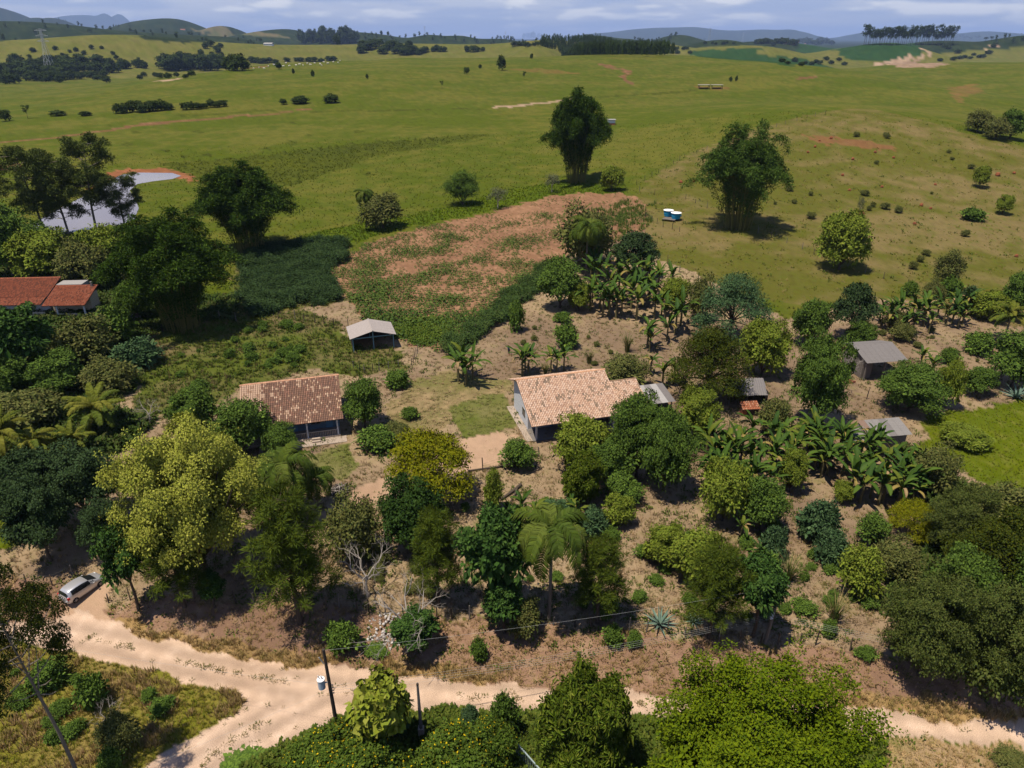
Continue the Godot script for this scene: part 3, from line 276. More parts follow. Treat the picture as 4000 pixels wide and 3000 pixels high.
const ZONES = [
["dryhill",[33.5,-211.3,49.3,-247.6,68.1,-276,91.4,-298.9,115.5,-316.7,139.4,-328.9,156,-334.6,165.3,-315.8,174.9,-290.4,196.3,-261.9,93.3,-110.1,85.6,-122.3,72.1,-134.1,53.8,-131.7,44,-142.4,33.8,-161.3,34.8,-187.3]],
["redscar",[111.3,-288.1,121.5,-282.3,130.5,-274.8,138.6,-266.4,135,-262.1,124.2,-267.7,112.9,-277.6]],
["darkband",[-144.2,-303,-114.9,-312.5,-93.8,-322,-72.2,-334.8,-44.4,-347.3,-16.9,-358.9,-10.1,-352.7,-30.2,-332.2,-48.4,-314.3,-58.5,-304.7,-62.7,-287.3,-72.1,-273.1,-76.4,-256.9,-86.9,-248.6,-110.9,-257.1,-131,-280.9]],
["farm",[-51.6,-51.3,-70.9,-80.3,-104.8,-138.5,-76,-126.3,-68.1,-126.3,-47.1,-123.9,-38.8,-139.6,-38.4,-166.3,34.8,-222.2,34.4,-161.2,40.2,-151.3,51.4,-124.6,74.2,-136.6,86.9,-124.6,98.9,-118.2,46.1,-42.4,31.9,-45.2,21.9,-46.5,4,-48.6,-13.2,-50.3,-26.8,-51.7,-39.6,-52.2,-46.2,-54.5]],
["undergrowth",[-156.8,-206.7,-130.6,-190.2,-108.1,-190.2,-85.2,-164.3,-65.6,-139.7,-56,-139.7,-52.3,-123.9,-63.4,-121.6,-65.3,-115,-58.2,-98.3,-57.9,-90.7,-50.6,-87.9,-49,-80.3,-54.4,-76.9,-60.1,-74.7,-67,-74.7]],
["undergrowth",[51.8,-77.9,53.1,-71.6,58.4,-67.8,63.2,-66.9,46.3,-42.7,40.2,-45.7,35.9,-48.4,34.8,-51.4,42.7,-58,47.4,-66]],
["weedy",[-58.2,-98.3,-64.9,-119.3,-58.4,-126.3,-47.9,-126.3,-42.6,-132.7,-33.8,-126.2,-28,-114.9,-18.5,-110.8,-16.8,-103.3,-24.5,-101.3,-30.9,-103.4,-41.5,-97.5,-42.5,-90.7,-52.6,-87.9]],
["weedy",[-60,-145.7,-69,-181.5,-55,-178.3,-43,-182.9,-38.5,-158.9,-40.7,-152,-34.3,-136.7,-37.4,-134,-46.7,-134,-51.4,-126.3]],
["brightgrass",[-55.1,-174.2,-55.5,-189.4,-45.1,-199.6,-30.8,-209.7,-15.2,-222.7,-0.9,-240.9,14.8,-247.9,36.5,-234.4,35,-223.4,19.7,-229.6,2,-219.5,-16.8,-204.7,-31.3,-194.2,-41.3,-180.7,-42.9,-166.4]],
["fieldsoil",[-41.3,-155.4,-40.7,-166.3,-37.5,-179.3,-30.6,-189.4,-20.4,-199.9,-7.6,-208.9,2,-218.4,11.5,-226.9,21.1,-228.5,33.7,-224.4,39.8,-214,34.2,-183.3,27.2,-176.4,15.2,-170.3,9,-160.1,6.4,-147.3,-0.6,-133.4,-5.7,-123.5,-9.8,-114.7,-12.3,-110.7,-18.2,-113.8,-26.4,-123.8,-35.4,-139.6]],
["lawn",[-8.3,-93.6,-1.1,-95.4,-0.1,-92.1,0.3,-85.2,-1.6,-82.1,-5.9,-81.5,-8.4,-86.5]],
["lawntan",[-15.5,-99.1,-10.8,-103.3,-0.4,-99,-0.8,-95.1,-7.9,-93.3,-8.7,-85.9,-12.5,-80.3,-16.1,-84,-18.4,-90.7,-16.4,-95.1]],
["lawn",[-26.4,-77.4,-23.3,-79.7,-21.1,-80.9,-19.4,-75.3,-20.5,-72.2,-23.2,-71.7,-25.9,-73.7]],
["lawn",[-7.1,-90.6,-0.7,-92.1,-0.4,-83.9,-5.3,-82.1]],
["lush",[58.1,-87.7,64.9,-90.4,81.6,-93.3,63.2,-66.9,57.9,-68.7,54.8,-74.6,52.4,-77.9]],
["lush",[-63.2,-70.7,-59.3,-69.7,-55.1,-65.2,-52.7,-60,-55.5,-58.9]],
["bank",[-55.1,-56.8,-46.8,-55.6,-39.6,-52.7,-35.4,-53,-26.8,-51.8,-19.6,-51.4,-13.2,-50.3,-4.5,-49.2,4,-48.5,14.3,-47.3,21.9,-46.4,26.6,-46,30,-45.3,35.4,-44.2,45.5,-41.4,44.4,-39.3,33.7,-40,19.1,-41.7,3.7,-42.6,-12.3,-44.1,-25,-46.1,-36.9,-49.3,-44.4,-50.4,-51.6,-51.3]],
["drystrip",[-38.7,-50.7,-35,-49.9,-30.2,-48.7,-24.7,-47.6,-19.3,-46.6,-14.2,-45.9,-15.7,-45,-20.7,-45.7,-26,-46.6,-30.5,-47.5,-35,-48.9]],
["drystrip",[-11.8,-46.3,-8.4,-45.6,-4.3,-45,-0.2,-44.1,-1.8,-43.5,-6.2,-43.9,-11.1,-44.5]],
["drystrip",[25.8,-43.3,27.8,-42.5,30.7,-41.9,34.2,-41.4,39.5,-40.5,44.8,-40,44.5,-39.4,33.8,-40.2,28.4,-40.9,25.3,-41.8]],
["drystrip",[-37.5,-46.4,-32.7,-45,-28.2,-43.9,-24.1,-42.6,-22.2,-41.4,-23.1,-39.8,-25.2,-38.3,-26.6,-37.5,-26.3,-39.2,-25.5,-41,-27.6,-42.4,-31.2,-43.6,-35.9,-44.8]],
["driveway",[-41.7,-56.1,-40.4,-56.9,-38.9,-54.8,-39.6,-52.7,-38.3,-50.4,-42.7,-50.4,-42.8,-52.3]],
["driveway",[-5.9,-81.5,0.9,-83.3,-0.1,-77.4,-4.4,-74.7,-6.5,-72.6,-11.6,-72.7,-13.4,-69.7,-17.1,-66.1,-20.7,-63.5,-21.7,-65.6,-17.8,-69.7,-14.4,-72.7,-10.3,-76.9]],
["verge",[43.1,-37.4,32.5,-37.8,28.4,-38.3,25,-30.7,38.5,-30.7]],
["lowfield",[-49,-47.4,-41.4,-47.4,-35.1,-45.7,-29.1,-44.2,-24.6,-42.7,-22.4,-41.4,-23.5,-39.7,-26,-37.6,-27.9,-34.9,-25.8,-27.7,-35.5,-27.7]],
["shrubland",[-20.9,-34.5,-19.4,-36.4,-17.2,-38.6,-14.4,-39.6,-10.4,-40.2,-5.9,-40.5,-0.2,-40.3,7.3,-40.1,14.8,-39.7,22,-38.8,28.6,-38,24.2,-27.7,-18.5,-27.7]],
["road",[-51.4,-51.1,-46.2,-51.1,-43.2,-50.9,-41.1,-51.6,-37.7,-50.2,-33,-48.2,-27.9,-47.2,-22.5,-46.1,-16.5,-45.2,-12.3,-44.5,-6.2,-43.8,-1,-43.4,2.9,-43.1,9.6,-42.8,14.6,-42.5,21.1,-41.8,28.4,-40.9,33.7,-40.2,44.5,-39.4,43.2,-37.4,32.6,-38,28.4,-38.4,22,-39,14.8,-40,7.4,-40.4,-0.2,-40.6,-6.7,-40.9,-11.6,-40.5,-15.2,-39.6,-17.2,-38.7,-19.4,-36.3,-20.7,-34.1,-19.1,-27.7,-26.4,-27.7,-27.9,-35.5,-26,-37.6,-23.5,-39.7,-22.4,-41.4,-24.5,-42.7,-29.1,-44.2,-35.1,-45.7,-40,-47.2,-44.1,-47.7,-49.3,-47.9]],
["mud",[-156.8,-280.9,-154.6,-289.7,-141,-293.3,-128.8,-284.1,-117.2,-270.9,-114.3,-261.6,-124.9,-272.9,-138.6,-282,-149.2,-279.9,-146.6,-264.3,-144.1,-248.6]],
["redtrack",[-248.5,-348.6,-226.1,-362.3,-199.9,-403.1,-176,-417.9,-154.8,-431.6,-134.8,-435.8,-118.3,-455.6,-114.6,-452,-132.7,-428.7,-152.4,-424.4,-166.8,-414,-197,-396.7,-222.8,-356.6,-245,-343.3]],
["redtrack",[-207.1,-291.7,-197.1,-296.4,-191.3,-286.3,-198.6,-278.5]],
["paletrack",[-15.3,-446.9,-1.7,-453.5,21.1,-468.4,38.2,-489,40.7,-483.4,23.5,-460.9,-1.6,-447.2]],
["redtrack",[80.9,-760.9,93.9,-737.3,101.3,-696.1,98.4,-653.3,89.6,-607.4,91.5,-565.1,87.4,-572.2,85.4,-600.7,93.8,-653.9,94.9,-692,84,-727.4]],
["redtrack",[225.4,-608.6,243.7,-627.3,247.6,-622.6,232.3,-599.4,220.7,-593.3]],
["redpatch",[-6.6,-688.4,30.9,-701.4,61.1,-663.7,36.8,-655]],
["redpatch",[384.5,-675.7,427,-707.5,385.3,-622.6,274.3,-472.7]],
["redpatch",[132.3,-550.6,152.8,-559.1,151.2,-540.5,122.4,-528.1]],
["darkband",[39.3,-483.5,68.1,-502.7,109,-524.8,139.3,-545.2,139,-537.1,106.8,-513.4,66.7,-491.5,40.1,-475.6]],
["darkband",[-114.4,-439.5,-74.9,-445,-15.2,-444.9,-15.1,-440.9,-74,-439.4,-110,-432.5]],
["darkband",[-194.7,-438.4,-159.7,-446.1,-138.4,-448.5,-136.9,-443,-157.2,-438.8,-189.1,-431.4]],
["forest",[-1238.2,-1731.5,-1645.3,-2538,-1742.9,-2706.2,-1702.4,-2817.6,-4824.1,-8445.8,-12955.5,-24897.7,-2185.9,-4546.8,-1997.6,-4427.2,-1743.8,-4352.4,-1209.3,-3551.3,-989.8,-3489.6,-827.8,-2546.2,-691.2,-1803,-746,-1754,-808.1,-1727.1,-1350.7,-2628.6,-1500.4,-2558.3,-1111.1,-1710.3]],
["tanhill",[-1846.6,-4563.5,-1586.2,-4472.8,-1209.5,-3744.9,-1126.4,-3707.4,-1014.3,-3638.9,-1151,-3552,-1643.4,-4238.5]],
["forest",[-772.6,-3405.3,-726.7,-3530.6,-592.3,-3460.7,-461.4,-3431.2,-351.8,-3398.9,-275.9,-3313.5,-106.7,-3289.9,1318.3,-40660.8,55.7,-1713.7,-102.1,-3141.8,-416.7,-3205.2,-746,-3277.7]],
["forest",[1374.8,-18436.7,1944.4,-19204.4,2272.2,-18466.1,390.9,-3442.6,291.3,-3589.4]],
["forest",[494.2,-3239.8,3581.9,-18462.5,4055.5,-18388,4266.7,-17361.6,725.7,-3493.4,495.4,-3176.2]],
["cropgreen",[1053.6,-2904.2,2489.4,-6202.5,4521.6,-10240.3,1322,-2582.4,965.4,-1830.3,852.4,-1792.3,796.8,-1870,1066.5,-2838.7]],
["cropgreen",[444.1,-1943.3,541.5,-1845.8,606,-1850.7,560.4,-1786.8,574.9,-1757.2,655,-1721,668.8,-1624.4,257.2,-709.8,257.6,-817.2,214.7,-873.9]],
["plowed",[800.7,-1719.6,874.1,-1798.9,933.7,-1777.9,526.4,-941.5,496.9,-920,475.2,-961.8]],
["paletrack",[856.1,-1791.4,934,-1828.3,959.9,-1823.7,974.8,-1872.2,1308.5,-2544.1,1311.2,-2533.4,980.6,-1858.7,963.6,-1814.2,927.5,-1814,854.4,-1768.2,800.7,-1713.2,805.1,-1733.2]],
["paletrack",[1507.2,-2478.7,1511.8,-2470.5,1444,-2362.6,1395.6,-2293.4,1399.7,-2306.1,1448.1,-2379.5]],
["forest",[1524.8,-2518.9,10391.9,-16898.4,10791.5,-17201.8,12346.2,-17363.2,1603,-2235.3,1506.5,-2372.8]],
["paletrack",[-327,-701,-307.4,-713.3,-304.7,-701.2,-313.6,-679.1]],
["redtrack",[-268.5,-761.1,-254.6,-805.7,-248.5,-803,-259.8,-750.2]],
["darkband",[-120.2,-397.2,-120.3,-401.3,-118.7,-402.3,-116.6,-400.6,-114.4,-396.5,-115,-393,-116.9,-392.1]],
["darkband",[-77.1,-369.7,-76.7,-373.3,-75.1,-374.1,-73.3,-372.6,-71.6,-369,-72.6,-366,-74.5,-365.2]],
["darkband",[-56.8,-378.2,-56.2,-381.8,-54.5,-382.6,-52.7,-381.1,-51.2,-377.3,-52.4,-374.2,-54.3,-373.5]],
["darkband",[-98.7,-361.3,-98.6,-364.7,-97,-365.6,-95.2,-364.2,-93.4,-360.6,-94.1,-357.7,-95.9,-356.9]],
["darkband",[-74,-335.7,-73.7,-338.7,-72.2,-339.4,-70.5,-338.2,-69,-335.1,-69.9,-332.5,-71.6,-331.8]],
["darkband",[-62.8,-341.6,-62.4,-344.7,-60.9,-345.4,-59.2,-344.1,-57.8,-340.9,-58.8,-338.3,-60.5,-337.6]],
["darkband",[-102.7,-338.3,-102.6,-341.4,-101.2,-342.2,-99.5,-341,-97.7,-337.8,-98.4,-335.2,-100,-334.4]],
["darkband",[-109.8,-327.2,-109.6,-329.5,-108.1,-330.1,-106.5,-329,-104.8,-326.5,-105.6,-324.6,-107.3,-324.2]],
["darkband",[-55.5,-272.8,-55.1,-274.8,-53.8,-275.1,-52.4,-274.1,-51.3,-271.8,-52.1,-270.1,-53.6,-269.8]],
["darkband",[-191,-374.9,-191.8,-378.8,-190.5,-379.7,-188.2,-378.1,-185.3,-374.2,-185.3,-370.9,-186.9,-370]],
["darkband",[-159,-376.7,-159.5,-380.7,-158,-381.4,-155.7,-379.5,-153,-375.3,-153.3,-372,-155.1,-371.4]],
["darkband",[-177.8,-339.6,-178.5,-343,-177.2,-343.8,-175.2,-342.5,-172.7,-339.1,-172.7,-336.3,-174.2,-335.5]],
["darkband",[-154.3,-323.4,-154.4,-325.8,-153.1,-326.4,-151.4,-325.5,-149.5,-323.2,-150.1,-321.2,-151.6,-320.6]],
["darkband",[-166.4,-314.9,-166.7,-317.2,-165.5,-317.9,-163.8,-317.2,-161.9,-315,-162.3,-313,-163.7,-312.3]],
["darkband",[-133.8,-316.3,-133.6,-318.4,-132.3,-318.9,-130.7,-318.1,-129.1,-316.1,-129.7,-314.3,-131.3,-313.8]],
["darkband",[-139.9,-313.2,-139.8,-315.3,-138.5,-315.8,-136.9,-315.1,-135.3,-313.1,-135.9,-311.3,-137.4,-310.7]],
["darkband",[-11.1,-262.9,-10.4,-264.9,-9.1,-265.2,-8,-264.2,-7.2,-261.8,-8.2,-260.2,-9.7,-260]],
["darkband",[-1,-284.4,-0.2,-286.7,1.2,-286.9,2.4,-285.7,3.2,-283,2,-281.2,0.4,-281]]]
const POND = [-148.7,-277.9,-144.5,-283,-131.1,-282,-125,-275.8,-125.5,-269,-130.6,-264.3,-133.7,-258.9,-130.6,-246.9,-122.8,-234.5,-114.3,-219.1,-108.4,-203.8,-110.3,-194.4,-114.3,-187.7,-129.1,-187.7,-134.4,-197.6,-138,-215.9,-141.4,-240.6,-146,-261.6]
const FENCES = [
["old wooden post fence along the top of the road bank",1.5,[-39.2,-52.6,-34.9,-52.9,-30.6,-52.4,-26.5,-51.8,-22.5,-51.7,-19.1,-51.4,-13.2,-50.3,-7.1,-49.6,-0.7,-48.8,4,-48.5,9,-48,15.5,-47.3,21.9,-46.5,27,-46.1,29.2,-45.5,31.8,-45]],
["wooden post fence left of the silver car",1.6,[-53.5,-56.5,-51,-55.8,-48.5,-55,-45.8,-54.7,-44.1,-55.8,-41.3,-56.3]],
["post and wire fence climbing the dry hill behind the bamboo",5,[33.2,-232.2,38.9,-225.9,44,-218.5,51.1,-212.5,55.4,-201.9,60.6,-192.5]],
["post fence between the pasture and the dry hill",6,[40,-233.2,63.3,-269.7,89.7,-292.7,117.5,-311.4,137.9,-325.1]],
["post and wire fence below the round bright tree",4,[62.7,-178.5,67.2,-171.2,70.9,-162.8,77.5,-150.5,82.5,-142.1,85.1,-134.2,88.7,-129.3]],
["stake fence around the water tanks",3,[36.8,-195.7,39.6,-186.6,43.5,-182,47.6,-184.6]],
["stake fence along the path beside the upper bananas",4,[34.1,-162.9,37.2,-151.4,40.2,-146.8,42.6,-137,45.2,-133.1]],
["row of thin stakes below the dark crop",2.2,[-44.4,-126.3,-40.9,-126.3,-34.9,-123.3,-30.5,-122.6,-28,-121]],
["fence of grey posts between the orchard and the crop field",3,[-9.6,-112.3,-4.8,-122.3,0.4,-132,5.2,-140]],
["old fence at the bright grass by the barn",2.6,[52.1,-93,56.4,-93.6,62.2,-95.5,67.7,-97.9,72.2,-98.2,78.2,-98.7]],
["thin wire fence beside the driveway",6,[-3.5,-73.7,-0.3,-75.8,3.5,-77.4,6.3,-79.7]],
["weathered pen of stakes below the open shed",1.1,[-25.5,-104.2,-23.4,-102.8,-21.1,-103.3,-18.4,-104.6,-16.3,-105.1,-15.8,-110.8]],
["old fence of stakes at the left edge by the dark trees",3.5,[-55.5,-62.1,-55.3,-64.4,-56.5,-69.7,-57.9,-75.8,-55.7,-80.3]],
["fence in the scrub left of the green field",4,[-63.4,-110.9,-63.6,-119.3,-60.9,-123.9,-55.8,-126.3,-47.1,-123.9]]]
const ROADLINES = [[-50.3,-49.4,-42.5,-49.3,-36.2,-48,-29,-45.7,-21.9,-44.1,-16,-42.8,-10,-42.4,-0.2,-42,7.5,-41.6,15.1,-41.2,22.5,-40.3,33.2,-39.1,43.8,-38.4],[-15.9,-42.6,-19.2,-40.3,-22.1,-38,-24.5,-34.9,-25,-30.7]]
const DARKCROP = [Vector2(-56.2,-139.7),Vector2(-64.9,-165.8),Vector2(-63.6,-175.6),Vector2(-55,-178.3),Vector2(-49,-182.9),Vector2(-43.4,-182),Vector2(-39.8,-166.3),Vector2(-41.3,-155.4),Vector2(-34.8,-138.1),Vector2(-37.4,-134),Vector2(-43.3,-135.4),Vector2(-45.1,-128.8),Vector2(-49.6,-126.3)]
const HEDGEROW = [Vector2(10.3,-163.5),Vector2(9,-150.3),Vector2(4.2,-138.6),Vector2(-1.4,-125.8),Vector2(-6.2,-115.8),Vector2(-9.4,-108.8),Vector2(-11.7,-109.2),Vector2(-11.3,-113.7),Vector2(-8.1,-120.8),Vector2(-2.4,-134.7),Vector2(3.4,-147.5),Vector2(6.7,-156.9)]
const VINES = [Vector2(-21.5,-120.3),Vector2(-19.8,-126.1),Vector2(-12.8,-126),Vector2(-10.2,-120.1),Vector2(-11.7,-113.7),Vector2(-16.6,-113.8)]
const MAIZE = [Vector2(24.8,-208.2),Vector2(32,-211.7),Vector2(38.6,-212.1),Vector2(33.9,-181.3),Vector2(27.6,-174.4),Vector2(25.2,-189)]
const PLANTATION = [Vector2(65.2,-1732.5),Vector2(137.7,-1695.2),Vector2(443.1,-3091.4),Vector2(185.8,-886.5),Vector2(139.8,-853.9),Vector2(111.7,-853),Vector2(74.7,-877.3),Vector2(93.7,-1596.3),Vector2(51.8,-1445.6)]
const HOUSES = [[-571.9,-1850,22],[-739,-3296,14],[1057.9,-3055.1,16],[1094.4,-3119.4,16],[1093.7,-3057.6,18],[1123.3,-3113.8,16],[3049.6,-8191.6,16],[-1863.9,-4495.5,26]]
const TOWERS = [[-806.3,-1355.5,69.4],[-370.5,-3367.6,34.9],[-26.6,-3275.7,28.7],[621.3,-2485.9,36.3],[3520.9,-12045.8,129.1]]

const CAM_HEIGHT = 48.0
var noise_big := FastNoiseLite.new()
var noise_mid := FastNoiseLite.new()
var noise_fine := FastNoiseLite.new()
var noise_edge := FastNoiseLite.new()
var used := {}
var zones := []
var grain_tex: ImageTexture
var M := {}
var protos := {}
var hill_list := []

# ---------------------------------------------------------------- helpers
func smooth(a: float, b: float, t: float) -> float:
	t = clampf((t - a) / (b - a), 0.0, 1.0)
	return t * t * (3.0 - 2.0 * t)

func along(xs: Array, ys: Array, x: float) -> float:
	if x <= xs[0]: return ys[0]
	var n := xs.size()
	if x >= xs[n - 1]: return ys[n - 1]
	for i in n - 1:
		if x <= xs[i + 1]:
			return lerpf(ys[i], ys[i + 1], smooth(xs[i], xs[i + 1], x))
	return ys[n - 1]

func ground_y(x: float, z: float) -> float:
	var d := -z
	var v := 0.0
	if d >= 140.0:
		var cr := along(CRX, CRH, x)
		v = cr * smooth(140, 880, d) - (cr + 12.0) * smooth(930, 1450, d)
	if d < 70.0:
		v -= 1.8 * (1.0 - smooth(along(RDX, RDD, x), along(RDX, RDF, x), d))
	if d < 900.0:
		for m in NEAR:
			var e: float = pow((x - m[0]) / m[2], 2) + pow((d - m[1]) / m[3], 2)
			if e < 9.0: v += m[4] * exp(-e)
	if d > 120.0 and d < 420.0 and x < -40.0:
		var e3 := sqrt(pow((x - BASIN[0]) / BASIN[2], 2) + pow((d - BASIN[1]) / BASIN[3], 2))
		v = lerpf(v, BASIN[4], 1.0 - smooth(.85, 1.5, e3))
	if d > 200.0 and d < 1300.0:
		v += smooth(300, 550, d) * (1.2 * sin(x * .013 + d * .006) + 0.8 * sin(x * -.021 + d * .017 + 1.3))
	if d > 900.0:
		for m in hill_list:
			var ez: float = (d - m.y) / m.w
			if ez > 3.0 or ez < -3.0: continue
			var ex: float = (x - m.x) / m.z
			var e2 := ex * ex + ez * ez
			if e2 < 9.0: v += hill_h[m] * exp(-e2)
	return v

var hill_h := {}

func on_ground(x: float, z: float) -> Vector3:
	return Vector3(x, ground_y(x, z), z)

func numbered(called: String) -> String:
	if not used.has(called):
		used[called] = 0
		return called
	used[called] += 1
	return "%s_%03d" % [called, used[called]]

func tag(o: Node, label := "", category := "", group := "", kind := "") -> Node:
	if label: o.set_meta("label", label)
	if category: o.set_meta("category", category)
	if group: o.set_meta("group", group)
	if kind: o.set_meta("kind", kind)
	return o

func thing(called: String, at: Vector3, label: String, category: String, group := "", turn := 0.0) -> Node3D:
	var o := Node3D.new()
	o.name = numbered(called)
	add_child(o)
	o.position = at
	o.rotation.y = turn
	tag(o, label, category, group)
	return o

func part(called: String, mesh: Mesh, material: Material, parent: Node, xf := Transform3D.IDENTITY) -> MeshInstance3D:
	var o := MeshInstance3D.new()
	o.name = called if parent != self else numbered(called)
	o.mesh = mesh
	if material: o.material_override = material
	o.transform = xf
	parent.add_child(o, true)
	return o

func st_new() -> SurfaceTool:
	var st := SurfaceTool.new()
	st.begin(Mesh.PRIMITIVE_TRIANGLES)
	return st

func tri(st: SurfaceTool, a: Vector3, b: Vector3, c: Vector3) -> void:
	st.add_vertex(a); st.add_vertex(b); st.add_vertex(c)

func quad(st: SurfaceTool, a: Vector3, b: Vector3, c: Vector3, d: Vector3) -> void:
	tri(st, a, b, c); tri(st, a, c, d)

func box(st: SurfaceTool, lo: Vector3, hi: Vector3, xf := Transform3D.IDENTITY) -> void:
	var p := []
	for i in 8:
		p.append(xf * Vector3(hi.x if i & 1 else lo.x, hi.y if i & 2 else lo.y, hi.z if i & 4 else lo.z))
	quad(st, p[0], p[1], p[3], p[2]); quad(st, p[5], p[4], p[6], p[7])
	quad(st, p[4], p[0], p[2], p[6]); quad(st, p[1], p[5], p[7], p[3])
	quad(st, p[2], p[3], p[7], p[6]); quad(st, p[4], p[5], p[1], p[0])

func bar(st: SurfaceTool, a: Vector3, b: Vector3, w: float, h := -1.0) -> void:
	if h < 0.0: h = w
	var y := (b - a).normalized()
	var x := y.cross(Vector3.UP if absf(y.y) < .95 else Vector3.RIGHT).normalized()
	var z := x.cross(y)
	box(st, Vector3(-w / 2, 0, -h / 2), Vector3(w / 2, a.distance_to(b), h / 2), Transform3D(Basis(x, y, z), a))

func tube(st: SurfaceTool, pts: Array, rad: Array, sides := 6, cap := true) -> void:
	var prev := []
	var n := pts.size()
	for i in n:
		var dir: Vector3 = (pts[mini(i + 1, n - 1)] - pts[maxi(i - 1, 0)]).normalized()
		var x := dir.cross(Vector3(0.31, 0.12, 0.94)).normalized()
		if x.length() < .1: x = Vector3.RIGHT
		var z := x.cross(dir)
		var ring := []
		for k in sides:
			var a := TAU * k / sides
			ring.append(pts[i] + (x * cos(a) + z * sin(a)) * float(rad[i]))
		if prev.size():
			for k in sides:
				quad(st, prev[k], ring[k], ring[(k + 1) % sides], prev[(k + 1) % sides])
		prev = ring
	if cap:
		for k in range(1, sides - 1):
			tri(st, prev[0], prev[k], prev[k + 1])

func done(st: SurfaceTool) -> ArrayMesh:
	return st.commit()

func soft(st: SurfaceTool) -> ArrayMesh:
	st.generate_normals()
	return st.commit()

func lin(r: float, g: float, b: float) -> Color:
	return Color(r, g, b).linear_to_srgb()

func matte(c: Color, rough := 0.9, grain := 0.0, scale := 1.0) -> StandardMaterial3D:
	var m := StandardMaterial3D.new()
	m.albedo_color = c
	m.roughness = rough
	m.metallic_specular = 0.3
	if grain > 0.0:
		m.albedo_texture = grain_tex
		m.uv1_triplanar = true
		m.uv1_world_triplanar = true
		m.uv1_scale = Vector3.ONE * scale
	return m

func tinted(rough := 0.8, back := 0.0, grain := 0.0) -> StandardMaterial3D:
	var m := StandardMaterial3D.new()
	m.vertex_color_use_as_albedo = true
	m.roughness = rough
	m.metallic_specular = 0.12
	m.cull_mode = BaseMaterial3D.CULL_DISABLED
	if back > 0.0:
		m.backlight_enabled = true
		m.backlight = Color(back, back, back * .4)
	if grain > 0.0:
		m.albedo_texture = grain_tex
		m.uv1_triplanar = true
		m.uv1_world_triplanar = true
		m.uv1_scale = Vector3.ONE * grain
	return m

# ---------------------------------------------------------------- zones and ground colour
func setup_zones() -> void:
	for zd in ZONES:
		var p := PackedVector2Array()
		var flat: Array = zd[1]
		var lo := Vector2(1e9, 1e9)
		var hi := Vector2(-1e9, -1e9)
		for i in flat.size() / 2:
			var v := Vector2(flat[2 * i], flat[2 * i + 1])
			p.append(v); lo = lo.min(v); hi = hi.max(v)
		zones.push_front([zd[0], p, lo, hi])

func zone_at(x: float, z: float) -> String:
	var r := sqrt(x * x + z * z)
	var q := Vector2(x, z)
	if r > 5500.0: return "fardark" if r < 7000.0 else "mountain"
	if r < 350.0:
		q.x += noise_edge.get_noise_2d(x * 9.0, z * 9.0) * (0.5 + r * .009)
		q.y += noise_edge.get_noise_2d(x * 9.0 + 300.0, z * 9.0) * (0.5 + r * .014)
	else:
		q.x += noise_edge.get_noise_2d(x, z) * r * .012
		q.y += noise_edge.get_noise_2d(x + 900.0, z) * r * .02
	for zn in zones:
		if q.x < zn[2].x or q.x > zn[3].x or q.y < zn[2].y or q.y > zn[3].y: continue
		if Geometry2D.is_point_in_polygon(q, zn[1]): return zn[0]
	if z < -1250.0 and z > -2350.0: return "farpasture"
	if z < -2350.0: return "fardark" if z > -6500.0 else "mountain"
	return "pasture"

# reflectances (linear): soil, grass and crops as three tones each
var TONES := {
	"pasture": [[.080, .102, .011], [.122, .122, .021], [.056, .080, .008]],
	"farm": [[.345, .250, .150], [.215, .150, .096], [.185, .160, .066]],
	"dryhill": [[.108, .106, .020], [.182, .140, .056], [.076, .094, .012]],
	"redscar": [[.190, .098, .042], [.165, .112, .042], [.140, .118, .030]],
	"darkband": [[.058, .072, .009], [.074, .086, .010], [.090, .102, .012]],
	"weedy": [[.095, .115, .020], [.170, .130, .062], [.072, .100, .014]],
	"brightgrass": [[.078, .112, .008], [.064, .100, .008], [.105, .122, .011]],
	"fieldsoil": [[.285, .158, .088], [.230, .125, .070], [.320, .185, .108]],
	"undergrowth": [[.040, .060, .014], [.060, .075, .020], [.080, .080, .026]],
	"lawn": [[.120, .135, .030], [.200, .180, .070], [.095, .120, .022]],
	"lawntan": [[.270, .200, .100], [.160, .150, .050], [.340, .240, .130]],
	"lush": [[.105, .130, .008], [.080, .112, .008], [.150, .150, .030]],
	"bank": [[.275, .168, .110], [.205, .125, .083], [.330, .232, .148]],
	"driveway": [[.470, .315, .205], [.360, .235, .150], [.300, .210, .125]],
	"verge": [[.340, .240, .130], [.220, .190, .060], [.400, .270, .160]],
	"lowfield": [[.175, .172, .018], [.250, .190, .058], [.125, .145, .014]],
	"shrubland": [[.070, .085, .014], [.180, .140, .060], [.050, .070, .010]],
	"road": [[.590, .425, .305], [.525, .370, .260], [.630, .465, .345]],
	"mud": [[.280, .110, .050], [.240, .100, .045], [.300, .140, .070]],
	"redtrack": [[.190, .095, .048], [.150, .090, .040], [.220, .130, .070]],
	"paletrack": [[.400, .280, .190], [.340, .240, .160], [.300, .230, .120]],
	"redpatch": [[.140, .110, .026], [.180, .110, .036], [.110, .115, .016]],
	"forest": [[.018, .030, .011], [.026, .040, .013], [.040, .050, .018]],
	"drystrip": [[.330, .215, .090], [.250, .165, .070], [.380, .260, .120]],
	"farpasture": [[.118, .124, .022], [.150, .140, .034], [.085, .100, .016]],
	"fardark": [[.020, .034, .012], [.028, .042, .014], [.040, .052, .017]],
	"mountain": [[.020, .034, .016], [.028, .042, .018], [.034, .046, .020]],
	"tanhill": [[.150, .120, .060], [.090, .100, .036], [.120, .110, .050]],
	"cropgreen": [[.024, .060, .015], [.030, .070, .018], [.026, .054, .014]],
	"plowed": [[.290, .200, .130], [.270, .185, .120], [.310, .220, .145]],
}

